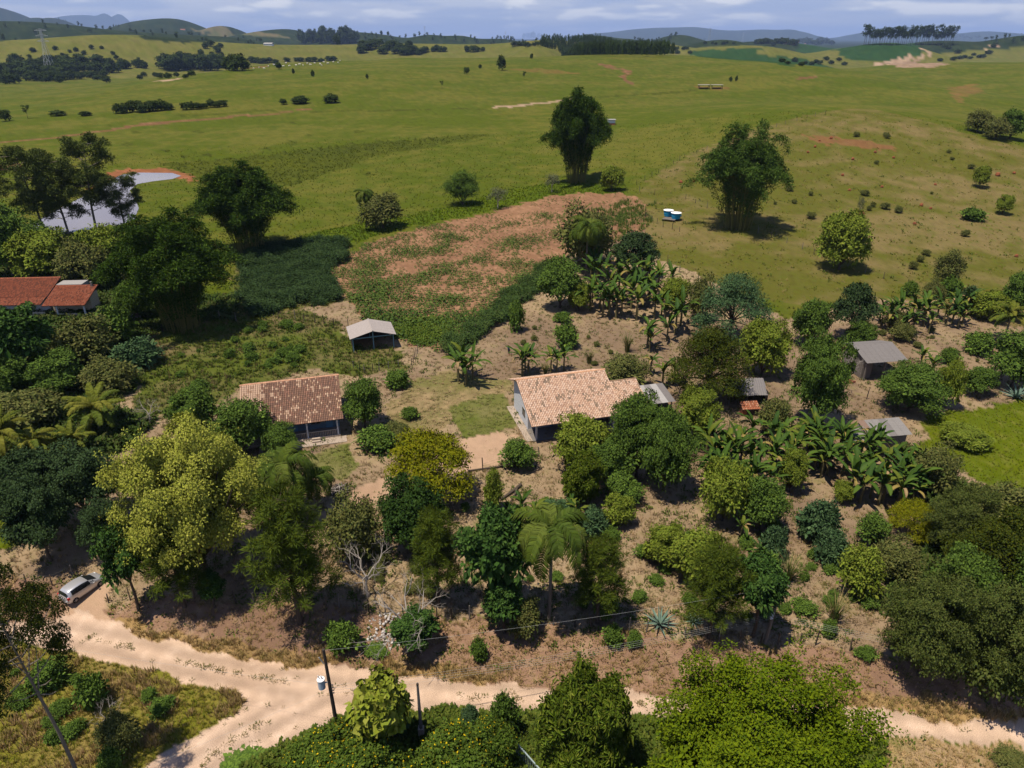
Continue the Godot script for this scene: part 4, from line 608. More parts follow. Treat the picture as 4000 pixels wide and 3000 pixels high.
func ground_tone(x: float, z: float, zn: String) -> Color:
	var t: Array = TONES[zn]
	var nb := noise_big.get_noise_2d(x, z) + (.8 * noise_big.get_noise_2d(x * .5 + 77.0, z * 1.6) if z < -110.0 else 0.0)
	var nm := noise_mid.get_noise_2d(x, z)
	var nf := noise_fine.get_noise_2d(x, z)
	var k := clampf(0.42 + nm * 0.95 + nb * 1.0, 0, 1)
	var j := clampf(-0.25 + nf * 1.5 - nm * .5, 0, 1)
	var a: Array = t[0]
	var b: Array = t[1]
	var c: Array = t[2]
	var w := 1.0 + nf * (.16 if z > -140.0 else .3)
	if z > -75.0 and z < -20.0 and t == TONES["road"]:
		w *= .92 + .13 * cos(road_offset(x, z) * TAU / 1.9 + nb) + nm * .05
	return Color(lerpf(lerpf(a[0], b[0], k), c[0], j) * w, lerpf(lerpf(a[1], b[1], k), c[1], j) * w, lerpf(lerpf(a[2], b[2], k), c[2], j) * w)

func road_offset(x: float, z: float) -> float:
	var best := 1e9
	var p := Vector2(x, z)
	for line in ROADLINES:
		for i in line.size() / 2 - 1:
			var a := Vector2(line[2 * i], line[2 * i + 1])
			var b := Vector2(line[2 * i + 2], line[2 * i + 3])
			best = minf(best, p.distance_to(Geometry2D.get_closest_point_to_segment(p, a, b)))
	return best

func build_ground() -> void:
	var angles := PackedFloat64Array()
	var a := -180.0
	while a < -54.0: angles.append(a); a += 6.0
	a = -54.0
	while a < 54.0: angles.append(a); a += 0.19
	while a <= 180.001: angles.append(a); a += 6.0
	angles.append(180.0)
	var radii := PackedFloat64Array()
	var r := 2.0
	while r < 24.0: radii.append(r); r *= 1.25
	r = 24.0
	while r < 45000.0:
		radii.append(r)
		r *= 1.0062 if r < 420.0 else (1.013 if r < 6000.0 else 1.03)
	var na := angles.size()
	var nr := radii.size()
	var v := PackedVector3Array()
	var c := PackedColorArray()
	var sheet_of := PackedByteArray()
	v.resize(na * nr); c.resize(na * nr); sheet_of.resize(na * nr)
	var cs := PackedFloat64Array()
	var sn := PackedFloat64Array()
	for i in na:
		cs.append(cos(deg_to_rad(angles[i]))); sn.append(sin(deg_to_rad(angles[i])))
	for k in nr:
		for i in na:
			var x := radii[k] * sn[i]
			var z := -radii[k] * cs[i]
			var y := ground_y(x, z)
			if radii[k] < 400.0:
				y += noise_fine.get_noise_2d(x * .5, z * .5) * (.12 if radii[k] > 70.0 else .05)
			v[k * na + i] = Vector3(x, y, z)
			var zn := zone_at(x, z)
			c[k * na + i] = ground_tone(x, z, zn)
			sheet_of[k * na + i] = 5 if z < -1250.0 else SHEETS.get(zn, 0)
	# normals of the whole surface, so that the sheets it is cut into join without a seam
	var nm := PackedVector3Array()
	nm.resize(na * nr)
	for k in nr:
		for i in na:
			var e: Vector3 = v[k * na + mini(i + 1, na - 1)] - v[k * na + maxi(i - 1, 0)]
			var f: Vector3 = v[mini(k + 1, nr - 1) * na + i] - v[maxi(k - 1, 0) * na + i]
			var q := e.cross(f)
			nm[k * na + i] = (q if q.y > 0 else -q).normalized() if q.length_squared() > 1e-12 else Vector3.UP
	for s in SHEET_NAMES.size():
		var ids := PackedInt32Array()
		ids.resize(na * nr)
		ids.fill(-1)
		var sv := PackedVector3Array()
		var sc := PackedColorArray()
		var sn2 := PackedVector3Array()
		var ix := PackedInt32Array()
		for k in nr - 1:
			for i in na - 1:
				var p := k * na + i
				if sheet_of[p] != s: continue
				for w in [p, p + na, p + 1, p + na + 1]:
					if ids[w] < 0:
						ids[w] = sv.size()
						sv.append(v[w]); sc.append(c[w]); sn2.append(nm[w])
				ix.append_array(PackedInt32Array([ids[p], ids[p + na], ids[p + 1], ids[p + 1], ids[p + na], ids[p + na + 1]]))
		var arr := []
		arr.resize(Mesh.ARRAY_MAX)
		arr[Mesh.ARRAY_VERTEX] = sv
		arr[Mesh.ARRAY_NORMAL] = sn2
		arr[Mesh.ARRAY_COLOR] = sc
		arr[Mesh.ARRAY_INDEX] = ix
		var mesh := ArrayMesh.new()
		mesh.add_surface_from_arrays(Mesh.PRIMITIVE_TRIANGLES, arr)
		tag(part(SHEET_NAMES[s][0], mesh, M.ground, self), SHEET_NAMES[s][1], "ground", "", "structure")

# the ground is cut into these sheets along the edges of its cover
const SHEETS = {"road": 1, "driveway": 2, "fieldsoil": 3, "pasture": 4, "darkband": 4, "redpatch": 4, "redtrack": 4, "paletrack": 4, "brightgrass": 4, "mud": 4, "dryhill": 6, "redscar": 6}
const SHEET_NAMES = [["ground", "dry yard and orchard soil around the farmhouses"], ["road", "pale dirt road forking in front of the farm"], ["driveway", "trodden dirt driveways at the gate and between the houses"], ["crop_field", "red-brown soil of the crop field behind the houses"], ["pasture", "wide green pasture behind the farm"], ["hills", "far hills and mountains below the sky"], ["dry_hill", "dry brownish-green hillside at the right"]]

# ---------------------------------------------------------------- foliage building blocks
# a sprig: a handful of folded leaves round a twig tip; no normals, so each leaf is shaded flat
func sprig(rng: RandomNumberGenerator, n: int, length: float, width: float, spread: float, cols: Array, droop := 0.2) -> ArrayMesh:
	var v := PackedVector3Array()
	var c := PackedColorArray()
	var ix := PackedInt32Array()
	for i in n:
		var az := rng.randf() * TAU
		var el := rng.randf_range(-.5, 1.1)
		var dir := Vector3(cos(az) * cos(el), sin(el), sin(az) * cos(el))
		var o := dir * spread * rng.randf_range(.25, 1.0)
		var l := length * rng.randf_range(.75, 1.25)
		var side := dir.cross(Vector3(rng.randf_range(-.5, .5), 1, rng.randf_range(-.5, .5))).normalized()
		var tip := o + dir * l - Vector3(0, droop * l, 0)
		var mid := o + dir * l * .5
		var col: Color = cols[rng.randi() % cols.size()]
		col = col * rng.randf_range(.8, 1.2)
		var b := v.size()
		v.append_array(PackedVector3Array([o, mid + side * width - Vector3(0, width * .3, 0), tip, mid - side * width - Vector3(0, width * .3, 0)]))
		for q in 4: c.append(col)
		ix.append_array(PackedInt32Array([b, b + 1, b + 2, b, b + 2, b + 3]))
	return arrays_mesh(v, c, ix)

func arrays_mesh(v: PackedVector3Array, c: PackedColorArray, ix: PackedInt32Array) -> ArrayMesh:
	var arr := []
	arr.resize(Mesh.ARRAY_MAX)
	arr[Mesh.ARRAY_VERTEX] = v
	arr[Mesh.ARRAY_COLOR] = c
	arr[Mesh.ARRAY_INDEX] = ix
	var m := ArrayMesh.new()
	m.add_surface_from_arrays(Mesh.PRIMITIVE_TRIANGLES, arr)
	return m

func sprigs(rng: RandomNumberGenerator, n: int, length: float, width: float, spread: float, cols: Array, droop := .2, kinds := 4) -> Array:
	var out := []
	for i in kinds: out.append(sprig(rng, n, length, width, spread, cols, droop))
	return out

func rand_dir(rng: RandomNumberGenerator) -> Vector3:
	var y := rng.randf_range(-1, 1)
	var a := rng.randf() * TAU
	var s := sqrt(1 - y * y)
	return Vector3(cos(a) * s, y, sin(a) * s)

func facing(up: Vector3, yaw: float, s: float, at: Vector3) -> Transform3D:
	var y := up.normalized()
	var x := y.cross(Vector3(.23, .11, .96)).normalized()
	var b := Basis(x, y, x.cross(y)).rotated(y, yaw)
	return Transform3D(b.scaled(Vector3.ONE * s), at)

# one clump of foliage: sprigs over a lumpy, flattened ball
func clump(st: SurfaceTool, rng: RandomNumberGenerator, set: Array, at: Vector3, rad: float, n: int, flat := .7, out := Vector3.UP, size := 1.0) -> void:
	for i in n:
		var d := rand_dir(rng)
		if d.y < -.1 and rng.randf() < .75: d.y = -d.y
		var q := at + d * Vector3(rad, rad * flat, rad) * pow(rng.randf(), .25)
		st.append_from(set[rng.randi() % set.size()], 0, facing(d + out * .6 + rand_dir(rng) * .5, rng.randf() * TAU, rng.randf_range(.75, 1.25) * size, q))

# trunk with limbs towards the given points
func limbs(rng: RandomNumberGenerator, h_fork: float, rad: float, ends: Array, lean := Vector3.ZERO) -> ArrayMesh:
	var st := st_new()
	var top := Vector3(0, h_fork, 0) + lean
	var wob := Vector3(rng.randf_range(-.15, .15), 0, rng.randf_range(-.15, .15)) * h_fork * .4
	tube(st, [Vector3(0, -.3, 0), Vector3(0, .25, 0), Vector3(0, h_fork * .5, 0) + wob + lean * .4, top], [rad * 1.5, rad * 1.1, rad * .9, rad * .72], 7)
	for e in ends:
		var mid: Vector3 = top.lerp(e, .5) + Vector3(rng.randf_range(-.2, .2), rng.randf_range(-.1, .3), rng.randf_range(-.2, .2)) * (e - top).length() * .3
		tube(st, [top - Vector3(0, rad, 0), mid, e], [rad * .5, rad * .32, rad * .1], 5)
	return done(st)

# round or irregular broadleaf tree; returns {trunk, crown, h, w}
func broadleaf(seed_: int, h: float, w: float, crown_from: float, n_clumps: int, per: int, set: Array, clump_r := .26, flat := .75, hollow := .55) -> Dictionary:
	var rng := RandomNumberGenerator.new()
	rng.seed = seed_
	var st := st_new()
	var ends := []
	var cy := h * (crown_from + 1.0) * .5
	var ry := h * (1.0 - crown_from) * .5
	var rx := w * .5
	for i in n_clumps:
		# spread evenly over the ball, more of them on top
		var y := lerpf(-.75, 1.0, pow((i + rng.randf()) / n_clumps, .8))
		var a := i * 2.39996 + rng.randf_range(-.5, .5)
		var s := sqrt(maxf(0, 1 - y * y))
		var lump := noise_fine.get_noise_3d(cos(a) * s * 1.7 + seed_ * 7.3, y * 1.7, sin(a) * s * 1.7)
		if lump < -.3 and n_clumps > 12 and n_clumps < 80: continue
		var cr := w * clump_r * rng.randf_range(.5, 1.35)
		var q := Vector3(cos(a) * s * (rx - cr * .6), y * (ry - cr * .4), sin(a) * s * (rx - cr * .6)) * clampf(rng.randf_range(hollow, 1.0) + lump * (.75 if n_clumps < 80 else .4), .3, 1.08)
		q.y += cy
		if rng.randf() < .5:
			for k in 6: st.append_from(set[rng.randi() % set.size()], 0, facing(q - Vector3(0, cy * .6, 0) + rand_dir(rng), rng.randf() * TAU, rng.randf_range(.7, 1.1), q + (q - Vector3(0, cy, 0)) * rng.randf_range(.1, .32) + rand_dir(rng) * cr * .5))
		clump(st, rng, set, q, cr * .8, int(per * clampf(cr / (w * clump_r), .6, 1.3)), flat, Vector3(q.x, (q.y - cy) + ry * .7, q.z).normalized())
		if i % 3 == 0: ends.append(q)
	for i in int(n_clumps * .3):
		var a := i * 2.39996
		var f := sqrt((i + .5) / (n_clumps * .3)) * .55
		var q := Vector3(cos(a) * rx * f, cy + rng.randf_range(-.55, .05) * ry, sin(a) * rx * f)
		clump(st, rng, set, q, w * maxf(clump_r, .13), int(per * .75), .7, Vector3.UP, 1.75)
	return {"trunk": limbs(rng, h * crown_from * .9 + .2, clampf(h * .022, .05, .4), ends), "crown": done(st), "h": h, "w": w}

# flat layered crown
func layered(seed_: int, h: float, w: float, n_clumps: int, per: int, set: Array, bottom := .5) -> Dictionary:
	var rng := RandomNumberGenerator.new()
	rng.seed = seed_
	var st := st_new()
	var ends := []
	for i in n_clumps:
		var t := sqrt((i + .5) / n_clumps)
		var a := i * 2.39996 + rng.randf_range(-.3, .3)
		var cr := w * .15 * rng.randf_range(.7, 1.3)
		var q := Vector3(cos(a) * t * w * .42, h * lerpf(.93, bottom, t * t) + rng.randf_range(-.06, .05) * h, sin(a) * t * w * .42)
		if rng.randf() < .3: q.y -= h * rng.randf_range(.1, .25)
		clump(st, rng, set, q, cr, per, .4)
		if i % 2 == 0: ends.append(q - Vector3(0, cr * .2, 0))
	return {"trunk": limbs(rng, h * .35, clampf(h * .022, .05, .35), ends), "crown": done(st), "h": h, "w": w}

# tall thin trunk, foliage in separate tufts at the ends of limbs
func eucalyptus(seed_: int, h: float, w: float, n: int, per: int, set: Array, from := .4) -> Dictionary:
	var rng := RandomNumberGenerator.new()
	rng.seed = seed_
	var st := st_new()
	var tr := st_new()
	var lean := Vector3(-.08, 0, .02) * h
	tube(tr, [Vector3(0, -.3, 0), Vector3(0, h * .3, 0) + lean * .15, Vector3(0, h * .62, 0) + lean * .55, Vector3(0, h * .97, 0) + lean], [h * .013, h * .010, h * .007, h * .002], 7)
	for i in n:
		var t := lerpf(from, .98, (i + rng.randf()) / n)
		var base := Vector3(0, h * t, 0) + lean * t * t
		var a := i * 2.39996 + rng.randf_range(-.4, .4)
		var reach := w * .5 * rng.randf_range(.35, 1.0) * (1.15 - absf(t - .65))
		var q := base + Vector3(cos(a) * reach, rng.randf_range(.02, .12) * h, sin(a) * reach)
		q.y = minf(q.y, h)
		tube(tr, [base, base.lerp(q, .55) + Vector3(0, -.03 * h * .3, 0), q], [h * .004, h * .003, h * .0012], 4)
		if t > from + .08 or rng.randf() < .35:
			for k in 3:
				clump(st, rng, set, q + rand_dir(rng) * w * .1, w * .085 * rng.randf_range(.6, 1.4), per, .95)
	return {"trunk": done(tr), "crown": done(st), "h": h, "w": w}

func pine(seed_: int, h: float, w: float, set: Array, from := .35, tiers := 13) -> Dictionary:
	var rng := RandomNumberGenerator.new()
	rng.seed = seed_
	var st := st_new()
	var tr := st_new()
	tube(tr, [Vector3(0, -.3, 0), Vector3(.1, h * .4, 0), Vector3(0, h * .97, 0)], [h * .017, h * .013, h * .003], 7)
	for i in tiers:
		var t := lerpf(from, .97, float(i) / (tiers - 1))
		var reach := w * .5 * pow(1.0 - (t - from) / (1.04 - from), .38) * rng.randf_range(.7, 1.2)
		for k in 6:
			var a := TAU * k / 6 + i * .7 + rng.randf_range(-.35, .35)
			var rr := reach * rng.randf_range(.65, 1.1)
			var base := Vector3(0, h * t, 0)
			var tip := base + Vector3(cos(a) * rr, rr * .25, sin(a) * rr)
			tube(tr, [base, base.lerp(tip, .5) - Vector3(0, .05, 0), tip], [h * .004, h * .003, h * .001], 4)
			for s in 13:
				var u := 1.05 - .6 * pow(rng.randf(), 1.6)
				st.append_from(set[rng.randi() % set.size()], 0, facing((tip - base).normalized() + Vector3.UP * .5 + rand_dir(rng) * .4, rng.randf() * TAU, rng.randf_range(.8, 1.3), base.lerp(tip, u) + rand_dir(rng) * .3))
	for i in 10:
		var t := rng.randf_range(.12, from)
		var a := rng.randf() * TAU
		var base := Vector3(0, h * t, 0)
		tube(tr, [base, base + Vector3(cos(a), .1, sin(a)) * w * .16, base + Vector3(cos(a), -.05, sin(a)) * w * .28], [.03, .02, .008], 4)
	return {"trunk": done(tr), "crown": done(st), "h": h, "w": w}

# clump of arching culms with hanging plumes
func bamboo(seed_: int, h: float, w: float, n: int, per: int, set: Array) -> Dictionary:
	var rng := RandomNumberGenerator.new()
	rng.seed = seed_
	var st := st_new()
	var tr := st_new()
	for i in n:
		var a := i * 2.39996 + rng.randf_range(-.2, .2)
		var f := sqrt((i + .5) / n)
		var dir := Vector3(cos(a), 0, sin(a))
		var root := dir * f * w * .13
		var hh := h * lerpf(1.0, .6, f * f) * rng.randf_range(.74, 1.06)
		var reach := w * .5 * lerpf(.15, 1.0, f) * rng.randf_range(.78, 1.15)
		var pts := []
		for k in 9:
			var t := k / 8.0
			pts.append(root + dir * (reach - w * .13 * f) * pow(t, 1.35) + Vector3(0, hh * sin(t * 2.15), 0) + Vector3(rng.randf_range(-.12, .12), 0, rng.randf_range(-.12, .12)))
		tube(tr, pts, [.06, .06, .055, .05, .045, .035, .025, .015, .008], 4)
		for k in per:
			var t := lerpf(.1, 1.0, pow(rng.randf(), .62))
			var s := t * 8.0
			var i0 := mini(int(s), 7)
			var q: Vector3 = pts[i0].lerp(pts[i0 + 1], s - i0)
			var o := rand_dir(rng)
			o.y = o.y * .6 - .25
			q += o * w * .045 * rng.randf_range(.1, 1.3)
			st.append_from(set[rng.randi() % set.size()], 0, facing(dir * .6 + Vector3(0, .45, 0) + rand_dir(rng) * .5, rng.randf() * TAU, rng.randf_range(.8, 1.5), q))
	return {"trunk": done(tr), "crown": done(st), "h": h, "w": w, "trunk_name": "culms"}

func branchy(st: SurfaceTool, rng: RandomNumberGenerator, a: Vector3, dir: Vector3, l: float, r: float, depth: int) -> void:
	var mid := a + dir * l * .5 + rand_dir(rng) * l * .09
	var b := a + dir * l + rand_dir(rng) * l * .12
	tube(st, [a, mid, b], [r, r * .8, r * .55], 5 if depth > 1 else 3)
	if depth == 0: return
	for i in (3 if depth > 1 else 4):
		var nd := (dir + rand_dir(rng) * .95 + Vector3(0, .12, 0)).normalized()
		branchy(st, rng, b if i < 2 else mid, nd, l * rng.randf_range(.55, .8), r * .5, depth - 1)

func bare_tree(seed_: int, h: float) -> Dictionary:
	var rng := RandomNumberGenerator.new()
	rng.seed = seed_
	var st := st_new()
	tube(st, [Vector3(0, -.3, 0), Vector3(.1, h * .2, 0), Vector3(.05, h * .34, .1)], [h * .022, h * .017, h * .014], 6)
	for i in 5:
		var a := TAU * i / 5 + rng.randf_range(-.3, .3)
		branchy(st, rng, Vector3(.05, h * rng.randf_range(.26, .34), .1), Vector3(cos(a), rng.randf_range(.5, 1.2), sin(a)).normalized(), h * .27, h * .011, 3)
	return {"trunk": done(st), "crown": null, "h": h, "w": h * 1.1}

func setup_protos() -> void:
	var rng := RandomNumberGenerator.new()
	rng.seed = 41
	var green := [Color(.064, .106, .020), Color(.090, .141, .023), Color(.048, .084, .016)]
	var dark := [Color(.029, .051, .018), Color(.039, .063, .024), Color(.023, .037, .016)]
	var light := [Color(.119, .157, .020), Color(.093, .131, .017), Color(.147, .175, .025)]
	var limec := [Color(.240, .254, .038), Color(.198, .218, .031), Color(.270, .274, .050)]
	var brightc := [Color(.075, .108, .006), Color(.094, .125, .007), Color(.055, .087, .006)]
	var olive := [Color(.086, .096, .026), Color(.111, .112, .034), Color(.065, .081, .023)]
	var blue := [Color(.047, .088, .036), Color(.065, .109, .044), Color(.036, .070, .029)]
	var yellowg := [Color(.132, .138, .007), Color(.155, .149, .009), Color(.098, .113, .007)]
	var pinec := [Color(.048, .068, .009), Color(.035, .053, .009), Color(.068, .088, .011)]
	var bam := [Color(.041, .077, .011), Color(.068, .110, .015), Color(.030, .058, .011)]
	var bam2 := [Color(.068, .120, .022), Color(.090, .140, .026), Color(.054, .096, .018)]
	var s_green := sprigs(rng, 11, .21, .06, .27, green)
	var s_small := sprigs(rng, 9, .17, .05, .2, green)
	var s_light := sprigs(rng, 11, .21, .06, .27, light)
	var s_dark := sprigs(rng, 11, .24, .07, .32, dark)
	var s_olive := sprigs(rng, 10, .2, .05, .3, olive)
	var s_blue := sprigs(rng, 10, .2, .055, .26, blue)
	var s_lime := sprigs(rng, 17, .20, .062, .40, limec)
	var s_bright := sprigs(rng, 17, .21, .066, .40, brightc)
	var s_long := sprigs(rng, 10, .42, .06, .2, [Color(.090, .125, .014), Color(.070, .105, .012), Color(.120, .140, .020)], .45)
	var s_feath := sprigs(rng, 12, .22, .05, .35, yellowg)
	var s_fblue := sprigs(rng, 12, .22, .05, .4, blue)
	var s_fdark := sprigs(rng, 12, .22, .055, .4, [Color(.040, .052, .008), Color(.030, .042, .008), Color(.056, .064, .008)])
	var s_pine := sprigs(rng, 16, .40, .022, .16, pinec, .05)
	var s_bam := sprigs(rng, 11, .42, .06, .45, bam, .5)
	var s_bam2 := sprigs(rng, 11, .38, .055, .42, bam2, .55)
	var s_euc := sprigs(rng, 10, .30, .05, .4, [Color(.086, .112, .028), Color(.068, .092, .024), Color(.108, .128, .034)], .6)
	var s_cec := sprigs(rng, 10, .34, .085, .26, [Color(.036, .074, .016), Color(.050, .092, .020), Color(.028, .058, .014)], .3)
	var s_sap := sprigs(rng, 7, .42, .16, .2, [Color(.150, .175, .020), Color(.120, .150, .018), Color(.170, .180, .030)], .4)
	var s_far := sprigs(rng, 10, .75, .24, .8, [Color(.032, .050, .014), Color(.046, .066, .016), Color(.026, .042, .012)])
	protos.mango = [broadleaf(1, 5, 5, .06, 30, 40, s_green, .21, .7, .5), broadleaf(2, 5.4, 5, .08, 28, 40, s_green, .23, .7, .45)]
	protos.mangodark = [broadleaf(3, 6, 5, .05, 40, 44, sprigs(rng, 10, .2, .065, .26, [Color(.026, .052, .012), Color(.036, .066, .014), Color(.020, .042, .010)]), .2, .7)]
	protos.mangobig = [broadleaf(4, 7.5, 8, .1, 50, 54, s_green, .16, .65, .55), broadleaf(5, 7, 8, .08, 46, 54, s_green, .18, .65, .5)]
	protos.mangol = [broadleaf(6, 5, 5, .06, 30, 40, s_light, .21, .7, .5), broadleaf(7, 4.6, 5, .06, 30, 38, s_light, .22, .7, .45)]
	protos.dark = [broadleaf(8, 9, 8, .2, 46, 50, s_dark, .15, .55, .55), broadleaf(9, 9, 8, .2, 42, 50, s_dark, .17, .55, .5)]
	protos.lime = [broadleaf(10, 13, 14, .16, 84, 60, s_lime, .108, .75, .6)]
	protos.bright = [broadleaf(11, 13, 16, .12, 88, 60, s_bright, .105, .75, .6)]
	protos.mangofine = [broadleaf(12, 6.5, 6, .05, 44, 52, s_long, .17, .65)]
	protos.thicket = [broadleaf(13, 9, 9, .03, 66, 52, sprigs(rng, 12, .19, .052, .3, [Color(.060, .078, .018), Color(.048, .064, .016), Color(.078, .092, .024)]), .145, .6, .6)]
	protos.olive = [broadleaf(14, 3.6, 4, .06, 24, 32, s_olive, .22, .8, .35), broadleaf(15, 3.4, 4, .05, 22, 32, s_olive, .24, .8, .3)]
	protos.citrus = [broadleaf(16, 3.4, 3, .05, 24, 30, s_small, .23), broadleaf(17, 3.2, 3, .06, 24, 30, sprigs(rng, 9, .18, .05, .2, light), .24)]
	protos.bushgreen = [broadleaf(18, 1.7, 2, .02, 16, 26, s_small, .3), broadleaf(19, 1.6, 2, .02, 15, 26, s_small, .33, .8, .4)]
	protos.bushblue = [broadleaf(20, 2.3, 2.4, .05, 20, 26, s_blue, .28)]
	protos.bushball = [broadleaf(21, 9, 11, .02, 60, 40, s_green, .2)]
	protos.bushbig = [broadleaf(22, 3.2, 4.2, .02, 30, 44, sprigs(rng, 11, .19, .055, .26, [Color(.050, .082, .012), Color(.066, .100, .014), Color(.044, .074, .012), Color(.072, .105, .016)]) + sprigs(rng, 11, .13, .04, .3, [Color(.050, .082, .012), Color(.060, .092, .014), Color(.055, .086, .012), Color(.046, .078, .012), Color(.420, .300, .010)], .2, 1), .2, .7, .4)]
	protos.sapling = [broadleaf(23, 5, 3.2, .35, 22, 14, s_sap, .22)]
	protos.feathery = [layered(24, 5, 7, 34, 40, s_feath, .45)]
	protos.featherblue = [layered(25, 7.5, 9, 46, 40, s_fblue, .25)]
	protos.featherdark = [layered(26, 8, 9, 50, 42, s_fdark, .3)]
	protos.flatdark = [layered(27, 5, 6, 30, 36, s_dark, .5)]
	protos.cecropia = [broadleaf(28, 7.5, 4.5, .3, 24, 22, s_cec, .2, .45, .5), broadleaf(29, 7, 4.5, .35, 22, 22, s_cec, .2, .4, .5)]
	protos.euc = [eucalyptus(30, 15, 8, 34, 24, s_euc, .22), eucalyptus(31, 15, 8, 34, 24, s_euc, .18)]
	protos.eucthin = [eucalyptus(46, 15, 8, 24, 28, sprigs(rng, 10, .22, .04, .34, [Color(.046, .060, .012), Color(.036, .048, .012), Color(.062, .072, .014)], .6), .5)]
	protos.pine = [pine(32, 11, 5, s_pine), pine(33, 11, 5.2, s_pine, .3, 14)]
	protos.bamboo = [bamboo(34, 22, 17, 74, 80, s_bam)]
	protos.bamboo2 = [bamboo(36, 22, 18, 70, 72, s_bam2)]
	protos.conical = [broadleaf(37, 4, 2, .02, 20, 24, s_dark, .3)]
	protos.bare = [bare_tree(38, 5), bare_tree(39, 5)]
	protos.bareleaf = [broadleaf(40, 4, 3.4, .3, 16, 10, sprigs(rng, 8, .18, .04, .3, [Color(.095, .105, .060), Color(.075, .085, .045)]), .2)]
	protos.far = [broadleaf(41, 9, 9, .1, 20, 12, s_far, .2, .8, .5), broadleaf(42, 9, 9, .12, 18, 12, s_far, .22, .8, .5), broadleaf(43, 9, 9, .05, 22, 12, s_far, .2, .8, .4)]
	protos.farthin = [eucalyptus(44, 14, 6, 10, 3, s_far, .45)]
	protos.forest_tree = [broadleaf(45, 12, 8, .1, 9, 7, s_far, .3)]

const KINDS = {"bush": ["bush", "bush"], "olive": ["shrub", "shrub"], "bare": ["bare_tree", "tree"], "pine": ["pine_tree", "tree"], "bamb": ["bamboo_clump", "bamboo"], "euc": ["eucalyptus_tree", "tree"], "far": ["pasture_tree", "tree"], "citr": ["citrus_tree", "tree"], "mang": ["broadleaf_tree", "tree"]}

func plant_trees() -> void:
	var rng := RandomNumberGenerator.new()
	rng.seed = 5
	var count := {}
	var all := TREES.duplicate()
	for g in FAR_GROUPS:
		var f: Array = g[3]
		for i in f.size() / 4: all.append([g[2], f[4 * i], f[4 * i + 1], f[4 * i + 2], f[4 * i + 3], g[0], g[1]])
	for t in all:
		var sp: String = t[0]
		count[sp] = count.get(sp, -1) + 1
		var list: Array = protos[sp]
		var p: Dictionary = list[count[sp] % list.size()]
		var kind := ["leafy_tree", "tree"]
		for k in KINDS:
			if sp.begins_with(k): kind = KINDS[k]
		if sp == "bareleaf": kind = ["sapling", "tree"]
		var lab: String = t[5]
		if lab.contains("bush") and kind[1] == "tree" and not lab.contains("tree"): kind = ["bush", "bush"]
		if lab.contains("shrub") and kind[1] == "tree" and not lab.contains("tree"): kind = ["shrub", "shrub"]
		var root := thing(kind[0], on_ground(t[1], t[2]), lab, kind[1], t[6], rng.randf() * TAU if sp != "eucthin" else .1)
		var s := Vector3(t[4] * 1.04 / p.w, t[3] * 1.02 / p.h, t[4] * 1.04 / p.w)
		s *= Vector3(rng.randf_range(.9, 1.12), 1.0, rng.randf_range(.9, 1.12))
		if sp == "bare": s = Vector3.ONE * (t[3] / p.h)
		var bark: Material = M.bark
		if sp.begins_with("bare"): bark = M.bark_pale
		if sp.begins_with("bamboo"): bark = M.culm
		if sp.begins_with("euc"): bark = M.bark_grey
		part(p.get("trunk_name", "trunk"), p.trunk, bark, root, Transform3D(Basis.from_scale(s), Vector3.ZERO))
		if p.crown:
			var c := part("crown", p.crown, M.leaf, root, Transform3D(Basis.from_scale(s), Vector3.ZERO))
			c.set_meta("kind", "stuff")

# ---------------------------------------------------------------- bananas, palms, cane, agave
func banana_leaf(l: float, arch: float, w: float, col: Color, rng: RandomNumberGenerator) -> ArrayMesh:
	var v := PackedVector3Array()
	var c := PackedColorArray()
	var ix := PackedInt32Array()
	var n := 9
	var pos := Vector3.ZERO
	var ang := 1.25
	for i in n + 1:
		var t := float(i) / n
		var half := 0.025
		if t > .14: half = (1.0 if rng.randf() > .22 else .62) * w * pow(sin(PI * clampf((t - .12) / .9, 0, 1)), .55) * rng.randf_range(.82, 1.08) + .01
		var up := Vector3(-sin(ang), cos(ang), 0)
		var tone := col * rng.randf_range(.88, 1.12)
		v.append(pos + up * half * .34 + Vector3(0, 0, half)); v.append(pos); v.append(pos + up * half * .34 - Vector3(0, 0, half))
		c.append(tone); c.append(col * 1.35); c.append(tone)
		if i < n:
			var b := i * 3
			ix.append_array(PackedInt32Array([b, b + 3, b + 4, b, b + 4, b + 1, b + 1, b + 4, b + 5, b + 1, b + 5, b + 2]))
		pos += Vector3(cos(ang), sin(ang), 0) * l / n
		ang -= arch / n
	return arrays_mesh(v, c, ix)

